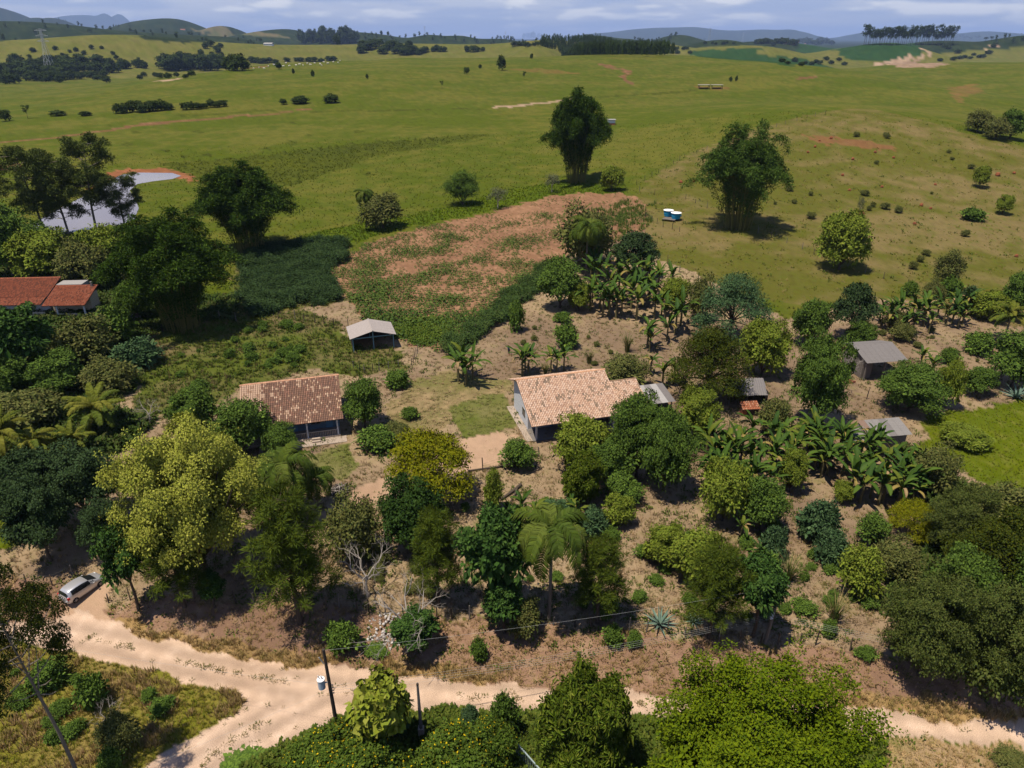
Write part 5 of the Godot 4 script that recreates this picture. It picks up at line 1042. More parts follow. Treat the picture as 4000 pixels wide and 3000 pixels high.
func plant_bananas() -> void:
	var rng := RandomNumberGenerator.new()
	rng.seed = 12
	var leaves := []
	for i in 6:
		leaves.append(banana_leaf(rng.randf_range(2.0, 2.6), [.6, 1.1, 1.7, 2.2, 1.4, .9][i], rng.randf_range(.20, .27), [Color(.038, .070, .012), Color(.030, .058, .011), Color(.048, .080, .014), Color(.034, .062, .011), Color(.070, .088, .014), Color(.028, .055, .013)][i], rng))
	var dead := [banana_leaf(1.7, 2.6, .16, Color(.20, .14, .07), rng), banana_leaf(1.8, 2.4, .2, Color(.17, .13, .04), rng)]
	var st := st_new()
	tube(st, [Vector3(0, -.2, 0), Vector3(.02, .8, 0), Vector3(-.02, 1.6, 0), Vector3(0, 2.2, 0)], [.14, .12, .1, .06], 7)
	var stem := done(st)
	var all := []
	for g in BANANAS:
		var f: Array = g[2]
		for i in f.size() / 3: all.append([f[3 * i], f[3 * i + 1], f[3 * i + 2], g[0], g[1]])
	for b in all:
		var root := thing("banana_plant", on_ground(b[0], b[1]), b[3], "banana plant", b[4], rng.randf() * TAU)
		var s: float = b[2] / 4.4
		part("stem", stem, M.banana_stem, root, Transform3D(Basis.from_scale(Vector3.ONE * s), Vector3.ZERO))
		var n := rng.randi_range(9, 12)
		for i in n:
			var q := Basis(Vector3.UP, i * 2.39996 + rng.randf_range(-.3, .3)) * Basis(Vector3.BACK, rng.randf_range(-.5, .2) if i > 1 else .25)
			part("leaf", leaves[rng.randi() % 6], M.banana_leaf, root, Transform3D(q.scaled(Vector3.ONE * s * rng.randf_range(.55, 1.15)), Vector3(0, rng.randf_range(1.5, 2.15) * s, 0)))
		for i in 2:
			part("dry_leaf", dead[i], M.banana_leaf, root, Transform3D(Basis(Vector3.UP, rng.randf() * TAU).scaled(Vector3.ONE * s), Vector3(0, 1.9 * s, 0)))

func frond(rng: RandomNumberGenerator, l: float, arch: float, leaflet: float, col: Color, pairs := 26) -> ArrayMesh:
	var v := PackedVector3Array()
	var c := PackedColorArray()
	var ix := PackedInt32Array()
	var pos := Vector3.ZERO
	var ang := 1.25
	for i in pairs:
		var t := float(i) / pairs
		var dir := Vector3(cos(ang), sin(ang), 0)
		var nxt := pos + dir * l / pairs
		var up := Vector3(-sin(ang), cos(ang), 0)
		var b := v.size()
		var rw := .025 * (1 - t) + .006
		v.append_array(PackedVector3Array([pos + Vector3(0, 0, rw), nxt + Vector3(0, 0, rw), nxt - Vector3(0, 0, rw), pos - Vector3(0, 0, rw)]))
		for q in 4: c.append(col * 1.5)
		ix.append_array(PackedInt32Array([b, b + 1, b + 2, b, b + 2, b + 3]))
		if t > .12:
			var ll := leaflet * pow(sin(PI * clampf(t * .8 + .16, 0, 1)), .6)
			for side in [-1.0, 1.0]:
				var out := (Vector3(0, 0, side) + dir * .55 + up * rng.randf_range(.0, .35)).normalized()
				var mid := pos + out * ll * .55
				var tip := pos + out * ll * .9 - Vector3(0, ll * rng.randf_range(.35, .75), 0)
				var tone := col * rng.randf_range(.75, 1.25)
				b = v.size()
				var wd := dir * .055
				v.append_array(PackedVector3Array([pos - wd, pos + wd, mid + wd * 1.4, mid - wd * 1.4, tip]))
				for q in 5: c.append(tone)
				ix.append_array(PackedInt32Array([b, b + 1, b + 2, b, b + 2, b + 3, b + 3, b + 2, b + 4]))
		pos = nxt
		ang -= arch / pairs
	return arrays_mesh(v, c, ix)

func plant_palms() -> void:
	var rng := RandomNumberGenerator.new()
	rng.seed = 77
	var fr := {"jeriva": [], "coconut": []}
	for i in 3: fr.jeriva.append(frond(rng, 3.7, [2.6, 3.1, 3.5][i], .85, [Color(.054, .076, .012), Color(.042, .064, .011), Color(.068, .088, .016)][i]))
	for i in 3: fr.coconut.append(frond(rng, 3.2, [1.4, 1.9, 2.4][i], .6, [Color(.080, .092, .014), Color(.060, .080, .014), Color(.105, .106, .018)][i]))
	for p in PALMS:
		var root := thing("palm_tree", on_ground(p[1], p[2]), p[5], "palm", "", rng.randf() * TAU)
		var hh: float = p[3]
		var ww: float = p[4]
		var s := ww / 4.6
		var trunk_h := maxf(hh - s * 1.75, hh * .25)
		var st := st_new()
		tube(st, [Vector3(0, -.3, 0), Vector3(.05, trunk_h * .5, 0), Vector3(0, trunk_h, 0)], [.2, .15, .13], 8)
		part("trunk", done(st), M.bark_grey, root)
		var n := 24
		for i in n:
			var up := rng.randf_range(-.75, .3) if i > 3 else .35
			var b := Basis(Vector3.UP, i * 2.39996 + rng.randf_range(-.2, .2)) * Basis(Vector3.BACK, up)
			part("frond", fr[p[0]][rng.randi() % 3], M.leaf, root, Transform3D(b.scaled(Vector3.ONE * s), Vector3(0, trunk_h, 0)))
		if p[0] == "jeriva":
			var hk := st_new()
			tube(hk, [Vector3(0, trunk_h - s * .9, 0), Vector3(.06, trunk_h - s * .5, 0), Vector3(0, trunk_h + .05, 0)], [.05, .24, .14], 7)
			part("husk", done(hk), M.husk, root)

func plant_cane() -> void:
	var rng := RandomNumberGenerator.new()
	rng.seed = 21
	for q in CANES:
		var root := thing("cane_clump", on_ground(q[0], q[1]), q[3], "cane")
		var v := PackedVector3Array()
		var c := PackedColorArray()
		var ix := PackedInt32Array()
		var hh: float = q[2]
		for i in 130:
			var a := rng.randf() * TAU
			var dir := Vector3(cos(a), 0, sin(a))
			var o := dir * rng.randf() * hh * .1
			var l := hh * rng.randf_range(.55, 1.1)
			var rch := l * rng.randf_range(.1, .6)
			var side := dir.cross(Vector3.UP) * .035
			var dry := rng.randf() < .22
			var col: Color = (Color(.24, .18, .08) if dry else [Color(.062, .088, .020), Color(.080, .104, .026)][i % 2]) * rng.randf_range(.8, 1.2)
			var b := v.size()
			for k in 4:
				var t := k / 3.0
				var pt := o + dir * rch * t * t + Vector3(0, l * (t - .25 * t * t * t), 0)
				v.append(pt - side * (1.05 - t)); v.append(pt + side * (1.05 - t)); c.append(col); c.append(col)
				if k < 3: ix.append_array(PackedInt32Array([b + 2 * k, b + 2 * k + 1, b + 2 * k + 3, b + 2 * k, b + 2 * k + 3, b + 2 * k + 2]))
		tag(part("leaves", arrays_mesh(v, c, ix), M.leaf, root), "", "", "", "stuff")
	var blade := st_new()
	for k in 4:
		var t := k / 4.0
		var t2 := (k + 1) / 4.0
		var w1 := .07 * (1 - t * t)
		var w2 := .07 * (1 - t2 * t2)
		var p1 := Vector3(t, t * .55 - t * t * .2, 0)
		var p2 := Vector3(t2, t2 * .55 - t2 * t2 * .2, 0)
		quad(blade, p1 + Vector3(0, .03, w1), p2 + Vector3(0, .03, w2), p2, p1)
		quad(blade, p1, p2, p2 + Vector3(0, .03, -w2), p1 + Vector3(0, .03, -w1))
	var blade_mesh := done(blade)
	for q in AGAVES:
		var root := thing("agave", on_ground(q[0], q[1]), q[3], "agave")
		var s: float = q[2] * .95
		for i in 22:
			part("leaf", blade_mesh, M.agave, root, Transform3D((Basis(Vector3.UP, i * 2.39996) * Basis(Vector3.BACK, lerpf(-.25, .75, i / 22.0))).scaled(Vector3.ONE * s), Vector3.ZERO))

# ---------------------------------------------------------------- grass, weeds, crops (uncountable, or past the first 300)
func scatter(called: String, label: String, category: String, mesh: Mesh, xfs: Array, cols: PackedColorArray) -> void:
	var mm := MultiMesh.new()
	mm.transform_format = MultiMesh.TRANSFORM_3D
	mm.use_colors = true
	mm.mesh = mesh
	mm.instance_count = xfs.size()
	for i in xfs.size():
		mm.set_instance_transform(i, xfs[i])
		mm.set_instance_color(i, cols[i])
	var o := MultiMeshInstance3D.new()
	o.name = numbered(called)
	o.multimesh = mm
	o.material_override = M.leaf
	add_child(o)
	tag(o, label, category, "", "stuff")

func tuft_mesh(rng: RandomNumberGenerator, n: int, h: float, spread: float, wide: float) -> ArrayMesh:
	var v := PackedVector3Array()
	var c := PackedColorArray()
	var ix := PackedInt32Array()
	for i in n:
		var a := rng.randf() * TAU
		var dir := Vector3(cos(a), 0, sin(a))
		var o := dir * rng.randf() * spread * .6
		var l := h * rng.randf_range(.6, 1.15)
		var side := Vector3(-dir.z, 0, dir.x) * wide
		var tip := o + dir * rng.randf_range(.2, .9) * spread + Vector3(0, l, 0)
		var b := v.size()
		v.append_array(PackedVector3Array([o - side - Vector3(0, .05, 0), o + side - Vector3(0, .05, 0), tip]))
		var g := rng.randf_range(.75, 1.2)
		for q in 3: c.append(Color(g, g, g))
		ix.append_array(PackedInt32Array([b, b + 1, b + 2]))
	return arrays_mesh(v, c, ix)

func mix3(zone: String, rng: RandomNumberGenerator, lift := 1.0) -> Color:
	var t: Array = TONES[zone]
	var a: Array = t[rng.randi() % 3]
	var k := lift * rng.randf_range(.8, 1.25)
	return Color(a[0] * k, a[1] * k, a[2] * k)

func sow() -> void:
	var rng := RandomNumberGenerator.new()
	rng.seed = 99
	var white := Color(1, 1, 1)
	var tufts := [tuft_mesh(rng, 12, .42, .32, .035), tuft_mesh(rng, 16, .8, .55, .05), tuft_mesh(rng, 14, .16, .3, .03)]
	var weed := sprig(rng, 16, .24, .085, .3, [white])
	var sets := {"grass": [[], PackedColorArray()], "dry_grass": [[], PackedColorArray()], "meadow_grass": [[], PackedColorArray()], "weeds": [[], PackedColorArray()], "undergrowth": [[], PackedColorArray()], "leaf_litter": [[], PackedColorArray()]}
	var dryc := [Color(.40, .27, .13), Color(.30, .20, .09), Color(.34, .25, .10), Color(.24, .19, .06)]
	var greens := [Color(.075, .105, .016), Color(.055, .085, .012), Color(.10, .12, .02)]
	var pond_edge := PackedVector2Array()
	for i in POND.size() / 2: pond_edge.append(Vector2(POND[2 * i], POND[2 * i + 1]))
	var tries := 0
	while tries < 360000:
		tries += 1
		# even cover on the ground seen, denser close by
		var r := 27.0 + 330.0 * pow(rng.randf(), 1.9)
		var az := deg_to_rad(rng.randf_range(-50, 50))
		var x := r * sin(az)
		var z := -r * cos(az)
		var zn := zone_at(x, z)
		if x < -60.0 and Geometry2D.is_point_in_polygon(Vector2(x, z), pond_edge): continue
		var key := ""
		var col := white
		var s := rng.randf_range(.7, 1.4)
		var patch := noise_mid.get_noise_2d(x * 1.6 + 50.0, z * 1.6)
		match zn:
			"pasture", "redpatch":
				if r > 60 and rng.randf() < .14: key = "grass"; col = mix3("pasture", rng, 1.1); s *= .9
			"darkband":
				if rng.randf() < .3: key = "grass"; col = mix3("darkband", rng, 1.1); s *= 1.2
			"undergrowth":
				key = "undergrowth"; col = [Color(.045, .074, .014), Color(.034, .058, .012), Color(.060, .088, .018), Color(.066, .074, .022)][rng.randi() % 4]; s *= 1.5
			"dryhill":
				var u := rng.randf()
				if u < .3 and patch > .0: key = "meadow_grass"; col = mix3("dryhill", rng, 1.7); s *= rng.randf_range(.2, .6)
				elif u < .36 and patch > .12: key = "weeds"; col = greens[rng.randi() % 3]; s *= rng.randf_range(.5, 1.5)
			"bank", "verge":
				if patch > .12 and rng.randf() < .5: key = "dry_grass"; col = dryc[rng.randi() % 4] * rng.randf_range(.9, 1.3); s *= .6
				elif rng.randf() < .03: key = "weeds"; col = greens[rng.randi() % 3]; s *= .7
				elif rng.randf() < .3: key = "leaf_litter"; col = dryc[rng.randi() % 4]; s *= 1.2
			"drystrip": key = "dry_grass"; col = dryc[rng.randi() % 4] * rng.randf_range(.9, 1.3); s *= .75
			"lowfield", "lush":
				if patch > .1 and zn == "lowfield" and rng.randf() < .6: key = "dry_grass"; col = dryc[rng.randi() % 4]
				else: key = "grass"; col = mix3(zn, rng, 1.3); s *= .55
				if zn == "lush": s *= .8
			"brightgrass": key = "grass"; col = mix3("brightgrass", rng); s *= .9
			"weedy":
				if patch > -.15: key = "grass" if rng.randf() < .6 else "weeds"; col = mix3("weedy", rng, .95) if key == "grass" else greens[rng.randi() % 3]
				elif rng.randf() < .3: key = "weeds"; col = greens[rng.randi() % 3]
			"shrubland": key = "weeds" if rng.randf() < .7 else "grass"; col = greens[rng.randi() % 3]; s *= 1.3
			"lawn", "lawntan":
				if rng.randf() < .6: key = "leaf_litter"; col = mix3(zn, rng)
			"farm":
				var u := rng.randf()
				if u < .28: key = "leaf_litter"; col = [Color(.22, .15, .09), Color(.30, .21, .12), Color(.16, .11, .06), Color(.13, .12, .04)][rng.randi() % 4]; s *= 1.2
				elif u < .42 and patch > .05: key = "dry_grass"; col = dryc[rng.randi() % 4]; s *= .6
				elif u < .50 and patch < -.1: key = "weeds"; col = greens[rng.randi() % 3] * .9; s *= .75
				elif u < .6 and patch > .2: key = "grass"; col = Color(.14, .13, .035); s *= .6
			"road", "driveway":
				if rng.randf() < (.35 if zn == "road" and patch > -.05 and road_offset(x, z) < .3 else .012): key = "leaf_litter"; col = [Color(.12, .12, .03), Color(.2, .15, .06)][rng.randi() % 2]
		if key == "": continue
		if key == "leaf_litter": s *= .9
		sets[key][0].append(Transform3D(Basis(Vector3.UP, rng.randf() * TAU).scaled(Vector3.ONE * s), on_ground(x, z)))
		sets[key][1].append(col)
	scatter("grass", "tall green grass on the lower fields and garden slopes", "grass", tufts[0], sets.grass[0], sets.grass[1])
	scatter("dry_grass", "straw-coloured dry grass on the road bank and yards", "grass", tufts[0], sets.dry_grass[0], sets.dry_grass[1])
	scatter("meadow_grass", "rough tussocky grass on the pasture and the dry hill", "grass", tufts[1], sets.meadow_grass[0], sets.meadow_grass[1])
	scatter("weeds", "low leafy weeds in the fields and orchard", "weeds", weed, sets.weeds[0], sets.weeds[1])
	scatter("undergrowth", "thick leafy undergrowth beneath the trees at the left and right edges", "undergrowth", sprig(rng, 26, .3, .08, .55, [white]), sets.undergrowth[0], sets.undergrowth[1])
	scatter("leaf_litter", "dead leaves and short turf on the yard soil", "leaf litter", tufts[2], sets.leaf_litter[0], sets.leaf_litter[1])
	print("scatter ", sets.grass[0].size(), " ", sets.dry_grass[0].size(), " ", sets.meadow_grass[0].size(), " ", sets.weeds[0].size(), " ", sets.leaf_litter[0].size())

func crops() -> void:
	var rng := RandomNumberGenerator.new()
	rng.seed = 31
	var cass := [Color(.060, .098, .020), Color(.045, .078, .018), Color(.075, .110, .024)]
	var plants := []
	for i in 3: plants.append(sprig(rng, 22, .34, .09, .28, cass, .3))
	# rows across the red field
	var spots := []
	var dir := Vector2(.93, -.36)
	var nrm := Vector2(.36, .93)
	for i in range(-90, 90):
		for j in range(-70, 70):
			var p := Vector2(-2, -165) + dir * (i * .95) + nrm * (j * 1.25) + Vector2(rng.randf_range(-.25, .25), rng.randf_range(-.25, .25))
			if zone_at(p.x, p.y) != "fieldsoil": continue
			var lush := .85 * noise_mid.get_noise_2d(p.x * .8, p.y * .8) + smooth(175, 115, -p.y) * .55 - smooth(180, 240, -p.y) * .75 + smooth(5, -28, p.x) * .12 - .04
			if rng.randf() > .72 + lush * .7: continue
			spots.append([p.x, p.y, clampf(.85 + lush * 1.1, .4, 1.8) * rng.randf_range(.8, 1.25)])
	spots.sort_custom(func(a, b): return a[1] > b[1])
	var xf := []
	var cl := PackedColorArray()
	for i in spots.size():
		var s: Array = spots[i]
		var t := Transform3D(Basis(Vector3.UP, rng.randf() * TAU).scaled(Vector3.ONE * s[2]), on_ground(s[0], s[1]) + Vector3(0, .22 * s[2], 0))
		if i < 300:
			var o := part("crop_plant", plants[i % 3], M.leaf, self, t)
			tag(o, "one of the leafy crop plants at the near end of the red-soil field", "plant", "crop plants in the red field")
		else:
			xf.append(t); cl.append(Color(1, 1, 1) * rng.randf_range(.85, 1.15))
	scatter("crop_rows", "rows of small leafy crop plants over the rest of the red field", "crop", plants[0], xf, cl)
	print("crop ", spots.size())
	# tall dark crop left of the red field, hedge along its lower edge, vines below
	var white := Color(1, 1, 1)
	var shrub := sprig(rng, 34, .27, .07, .5, [white], .3)
	var masses := [
		["tall_crop", "dense dark tall crop left of the red field", PackedVector2Array(DARKCROP), 7600, [Color(.034, .062, .020), Color(.026, .050, .017), Color(.044, .074, .024)], 1.5],
		["field_hedge", "leafy crop strip along the lower edge of the red field", PackedVector2Array(HEDGEROW), 2000, [Color(.046, .080, .020), Color(.036, .066, .018), Color(.060, .092, .022)], 1.3],
		["vine_crop", "low bright vines at the near corner of the red field", PackedVector2Array(VINES), 800, [Color(.085, .130, .016), Color(.070, .115, .016), Color(.110, .145, .020)], .35]]
	for m in masses:
		var poly: PackedVector2Array = m[2]
		var lo := poly[0]
		var hi := poly[0]
		for p in poly: lo = lo.min(p); hi = hi.max(p)
		xf = []; cl = PackedColorArray()
		while xf.size() < m[3]:
			var p := Vector2(rng.randf_range(lo.x, hi.x), rng.randf_range(lo.y, hi.y))
			var e := Vector2(noise_edge.get_noise_2d(p.x * 9, p.y * 9), noise_edge.get_noise_2d(p.x * 9 + 99, p.y * 9)) * 2.5
			if not Geometry2D.is_point_in_polygon(p + e, poly): continue
			var lift: float = m[5] * (1.0 + noise_mid.get_noise_2d(p.x * 1.5, p.y * 1.5) * .9)
			xf.append(Transform3D(Basis(Vector3.UP, rng.randf() * TAU).scaled(Vector3.ONE * rng.randf_range(.8, 1.4)), on_ground(p.x, p.y) + Vector3(0, maxf(lift, .1) * rng.randf_range(.3, 1.0), 0)))
			cl.append(m[4][rng.randi() % 3] * rng.randf_range(.8, 1.2))
		scatter(m[0], m[1], "crop", shrub, xf, cl)
	# maize patch
	var stalk := tuft_mesh(rng, 16, 1.15, .7, .06)
	xf = []; cl = PackedColorArray()
	var mz := PackedVector2Array(MAIZE)
	var n_ind := 0
	for i in range(-30, 30):
		for j in range(-40, 40):
			var p := Vector2(30, -190) + dir * (i * 1.0) + nrm * (j * .8) + Vector2(rng.randf_range(-.2, .2), rng.randf_range(-.2, .2))
			if not Geometry2D.is_point_in_polygon(p + Vector2(noise_edge.get_noise_2d(p.x * 9, p.y * 9), noise_edge.get_noise_2d(p.x * 9 + 50, p.y * 9)) * 9.0, mz) or rng.randf() < .25: continue
			xf.append(Transform3D(Basis(Vector3.UP, rng.randf() * TAU).scaled(Vector3(1, rng.randf_range(.5, 1.3), 1)), on_ground(p.x, p.y)))
			cl.append([Color(.085, .135, .022), Color(.070, .115, .020)][rng.randi() % 2])
	scatter("maize", "stand of green maize at the top corner of the red field", "maize", stalk, xf, cl)

func far_woods() -> void:
	# woods on the far hills that read as one mass
	var rng := RandomNumberGenerator.new()
	rng.seed = 63
	var m: Mesh = protos.forest_tree[0].crown
	var n := 0
	var names := ["dark wood covering the long ridge behind the left hills", "wood on the low central ridge on the skyline", "dark wooded hilltop right of the tree plantation", "wooded hill in front of the blue mountains", "dark plantation on the hill at the right edge"]
	for zd in ZONES:
		if zd[0] != "forest": continue
		var p := PackedVector2Array()
		var flat: Array = zd[1]
		var lo := Vector2(1e9, 1e9)
		var hi := Vector2(-1e9, -1e9)
		for i in flat.size() / 2:
			var v := Vector2(flat[2 * i], flat[2 * i + 1])
			p.append(v); lo = lo.min(v); hi = hi.max(v)
		var xf := []
		var cl := PackedColorArray()
		var tries := 0
		while xf.size() < 2600 and tries < 30000:
			tries += 1
			var q := Vector2(rng.randf_range(lo.x, hi.x), rng.randf_range(lo.y, hi.y))
			if not Geometry2D.is_point_in_polygon(q, p): continue
			xf.append(Transform3D(Basis(Vector3.UP, rng.randf() * TAU).scaled(Vector3(1, rng.randf_range(.6, 1.1), 1) * rng.randf_range(.9, 1.5)), on_ground(q.x, q.y)))
			var g := rng.randf_range(.8, 1.3)
			cl.append(Color(g, g, g))
		scatter("forest", names[n], "wood", m, xf, cl)
		n += 1
	# eucalyptus plantation with its straight edge
	var xf2 := []
	var cl2 := PackedColorArray()
	var pl := PackedVector2Array(PLANTATION)
	var lo2 := pl[0]
	var hi2 := pl[0]
	for p in pl: lo2 = lo2.min(p); hi2 = hi2.max(p)
	while xf2.size() < 2200:
		var q := Vector2(rng.randf_range(lo2.x, hi2.x), rng.randf_range(lo2.y, hi2.y))
		if not Geometry2D.is_point_in_polygon(q, pl): continue
		xf2.append(Transform3D(Basis(Vector3.UP, rng.randf() * TAU).scaled(Vector3(.6, 1.3, .6) * rng.randf_range(.85, 1.1)), on_ground(q.x, q.y)))
		var g := rng.randf_range(.8, 1.3)
		cl2.append(Color(g, g * 1.05, g))
	scatter("tree_plantation", "dark plantation of slender trees on the far central slope", "wood", m, xf2, cl2)

# ---------------------------------------------------------------- buildings
func tile_mesh(col: Color) -> ArrayMesh:
	var st := st_new()
	var n := 4
	for i in n:
		var a := PI * i / n
		var b := PI * (i + 1) / n
		var r0 := .085
		var r1 := .1
		st.set_color(col)
		quad(st, Vector3(-cos(a) * r0, sin(a) * r0 * .75, 0), Vector3(-cos(b) * r0, sin(b) * r0 * .75, 0), Vector3(-cos(b) * r1, sin(b) * r1 * .75 + .02, .42), Vector3(-cos(a) * r1, sin(a) * r1 * .75 + .02, .42))
	for i in n - 1:
		st.set_color(col * .8)
		var a := PI * (i + 1) / n
		var b := PI * (i + 2) / n
		tri(st, Vector3(-.1, .02, .42), Vector3(-cos(a) * .1, sin(a) * .075 + .02, .42), Vector3(-cos(b) * .1, sin(b) * .075 + .02, .42))
	return done(st)

# barrel tiles down a slope: from the upper left corner, x along the ridge, down the slope; the 300 nearest the eave are single parts
func tile_slope(roof: Node, top_left: Vector3, right: Vector3, down: Vector3, colors: Array, pick: Callable, single := 300, spacing := .225, pitch := .36) -> void:
	var lx := right.length()
	var ly := down.length()
	var nx := int(lx / spacing)
	var ny := int(ly / pitch)
	var ux := right / lx
	var uy := down / ly
	var up := uy.cross(ux).normalized()
	if up.y < 0: up = -up
	var basis := Basis(ux, up, uy)
	var meshes := []
	for c in colors: meshes.append(tile_mesh(c))
	var rest := st_new()
	var pan := st_new()
	var rng := RandomNumberGenerator.new()
	rng.seed = int(lx * 100) + int(ly * 10)
	var n_single := 0
	for j in range(ny - 1, -1, -1):
		for i in nx:
			var at := top_left + ux * ((i + .5) * lx / nx) + uy * (j * ly / ny) + up * (.03 + rng.randf_range(0, .012))
			var k: int = pick.call(float(i) / nx, float(j) / ny, rng)
			var xf := Transform3D(basis.rotated(up, rng.randf_range(-.03, .03)), at)
			if n_single < single:
				part("roof_tile", meshes[k], M.clay, roof, xf)
				n_single += 1
			else:
				rest.append_from(meshes[k], 0, xf)
	if nx * ny > single:
		tag(part("roof_tiles", done(rest), M.clay, roof), "", "", "", "stuff")
	box(pan, Vector3(0, -.06, 0), Vector3(lx, .0, ly), Transform3D(basis, top_left))
	part("roof_deck", done(pan), M.pan, roof)

func ridge_tiles(roof: Node, a: Vector3, b: Vector3, col: Color) -> void:
	var st := st_new()
	var n := int(a.distance_to(b) / .38)
	for i in n:
		var p := a.lerp(b, (i + .0) / n)
		var q := a.lerp(b, (i + 1.06) / n)
		var pts := [p, q]
		st.set_color(col * (0.85 + .3 * fmod(i * .618, 1.0)))
		tube(st, pts, [.13, .15], 7)
	part("ridge_cap", done(st), M.clay, roof)

func wall_box(called: String, parent: Node, lo: Vector3, hi: Vector3, m: Material) -> MeshInstance3D:
	var st := st_new()
	box(st, lo, hi)
	return part(called, done(st), m, parent)

# a wall whose outline is a polygon in the local x = const plane (z, y) with a thickness
func gable(called: String, parent: Node, x: float, thick: float, outline: Array, m: Material) -> void:
	var st := st_new()
	var n := outline.size()
	for s in 2:
		var xx := x + (thick if s else 0.0)
		for k in range(1, n - 1):
			tri(st, Vector3(xx, outline[0].y, outline[0].x), Vector3(xx, outline[k].y, outline[k].x), Vector3(xx, outline[k + 1].y, outline[k + 1].x))
	for k in n:
		var a: Vector2 = outline[k]
		var b: Vector2 = outline[(k + 1) % n]
		quad(st, Vector3(x, a.y, a.x), Vector3(x + thick, a.y, a.x), Vector3(x + thick, b.y, b.x), Vector3(x, b.y, b.x))
	part(called, done(st), m, parent)

func window_part(parent: Node, at: Vector3, w: float, h: float, axis_x: bool) -> void:
	var st := st_new()
	var o := Node3D.new()
	o.name = "window"
	parent.add_child(o, true)
	o.position = at
	if axis_x: o.rotation.y = PI / 2
	box(st, Vector3(-w / 2 - .06, -h / 2 - .06, -.02), Vector3(-w / 2, h / 2 + .06, .05))
	box(st, Vector3(w / 2, -h / 2 - .06, -.02), Vector3(w / 2 + .06, h / 2 + .06, .05))
	box(st, Vector3(-w / 2, h / 2, -.02), Vector3(w / 2, h / 2 + .06, .05))
	box(st, Vector3(-w / 2, -h / 2 - .06, -.02), Vector3(w / 2, -h / 2, .05))
	box(st, Vector3(-.02, -h / 2, -.01), Vector3(.02, h / 2, .04))
	part("frame", done(st), M.grey_metal, o)
	var p := st_new()
	box(p, Vector3(-w / 2, -h / 2, -.03), Vector3(w / 2, h / 2, .012))
	part("pane", done(p), M.glass, o)

func farmhouse_left() -> void:
	var h := thing("farmhouse", Vector3(-34.8, ground_y(-34.8, -79), -78.97), "left farmhouse with a mottled brown tile roof and a dark front porch", "house", "", deg_to_rad(15.3))
	var L := 13.0
	var D := 7.2
	var eave := 2.7
	var ridge := 5.8
	var roof := Node3D.new()
	roof.name = "roof"
	h.add_child(roof)
	var cols := [Color(.55, .38, .265), Color(.245, .142, .100), Color(.205, .124, .092), Color(.295, .160, .110), Color(.40, .255, .172)]
	tile_slope(roof, Vector3(0, ridge, -D), Vector3(L, 0, 0), Vector3(0, eave - ridge, D), cols, func(u, v, rng):
		var streak := noise_mid.get_noise_2d(u * 160.0, v * 22.0)
		if u < .2: return 0 if rng.randf() < .8 else 4
		if rng.randf() < .05 + maxf(0, streak) * 1.0: return 0 if rng.randf() < .6 else 4
		return [1, 2, 2, 1, 3][rng.randi() % 5])
	tile_slope(roof, Vector3(L, ridge, -D), Vector3(-L, 0, 0), Vector3(0, -1.75, -4.1), cols, func(_u, _v, rng): return [1, 2, 3, 0][rng.randi() % 4], 0)
	ridge_tiles(roof, Vector3(-.05, ridge + .02, -D), Vector3(L + .05, ridge + .02, -D), Color(.62, .34, .21))
	var back := -D - 3.7
	gable("gable_wall", h, L - .75, .15, [Vector2(-2.6, 0), Vector2(-2.6, 3.62), Vector2(-D, ridge - .15), Vector2(back, 4.05), Vector2(back, 0)], M.blue_wall)
	gable("gable_wall", h, .5, .15, [Vector2(-2.6, 0), Vector2(-2.6, 3.62), Vector2(-D, ridge - .15), Vector2(back, 4.05), Vector2(back, 0)], M.blue_wall)
	wall_box("front_wall", h, Vector3(.65, 0, -2.75), Vector3(L - .75, 3.6, -2.6), M.blue_wall)
	wall_box("rear_wall", h, Vector3(.65, 0, back), Vector3(L - .75, 4.0, back + .15), M.blue_wall)
	wall_box("porch_floor", h, Vector3(.4, -.2, -2.6), Vector3(L - .6, .3, -.1), M.concrete)
	for x in [4.2, 8.2, 12.1]:
		wall_box("porch_post", h, Vector3(x - .1, .3, -.45), Vector3(x + .1, eave + .02, -.25), M.white_wall)
	# balustrade
	for k in 34:
		var bx := 4.45 + k * .222
		if absf(bx - 8.2) < .15: continue
		wall_box("baluster", h, Vector3(bx - .03, .32, -.38), Vector3(bx + .03, 1.05, -.32), M.wood_pale)
	wall_box("handrail", h, Vector3(4.3, 1.05, -.4), Vector3(12.0, 1.12, -.3), M.wood_pale)
	wall_box("door", h, Vector3(10.6, .3, -2.6), Vector3(11.5, 2.4, -2.55), M.door_blue)
	wall_box("door", h, Vector3(6.0, .3, -2.6), Vector3(6.9, 2.4, -2.55), M.door_blue)
	window_part(h, Vector3(9.3, 1.6, -2.58), 1.2, 1.0, false)
	wall_box("paved_strip", h, Vector3(2.0, -.2, -.1), Vector3(L + .1, .1, 1.55), M.concrete)
	for bx in [7.0, 9.2]:
		var b := st_new()
		box(b, Vector3(bx - .55, .1, .15), Vector3(bx + .55, .5, .5))
		box(b, Vector3(bx - .55, .1, .502), Vector3(bx + .55, .28, .85))
		part("step", done(b), M.concrete, h)

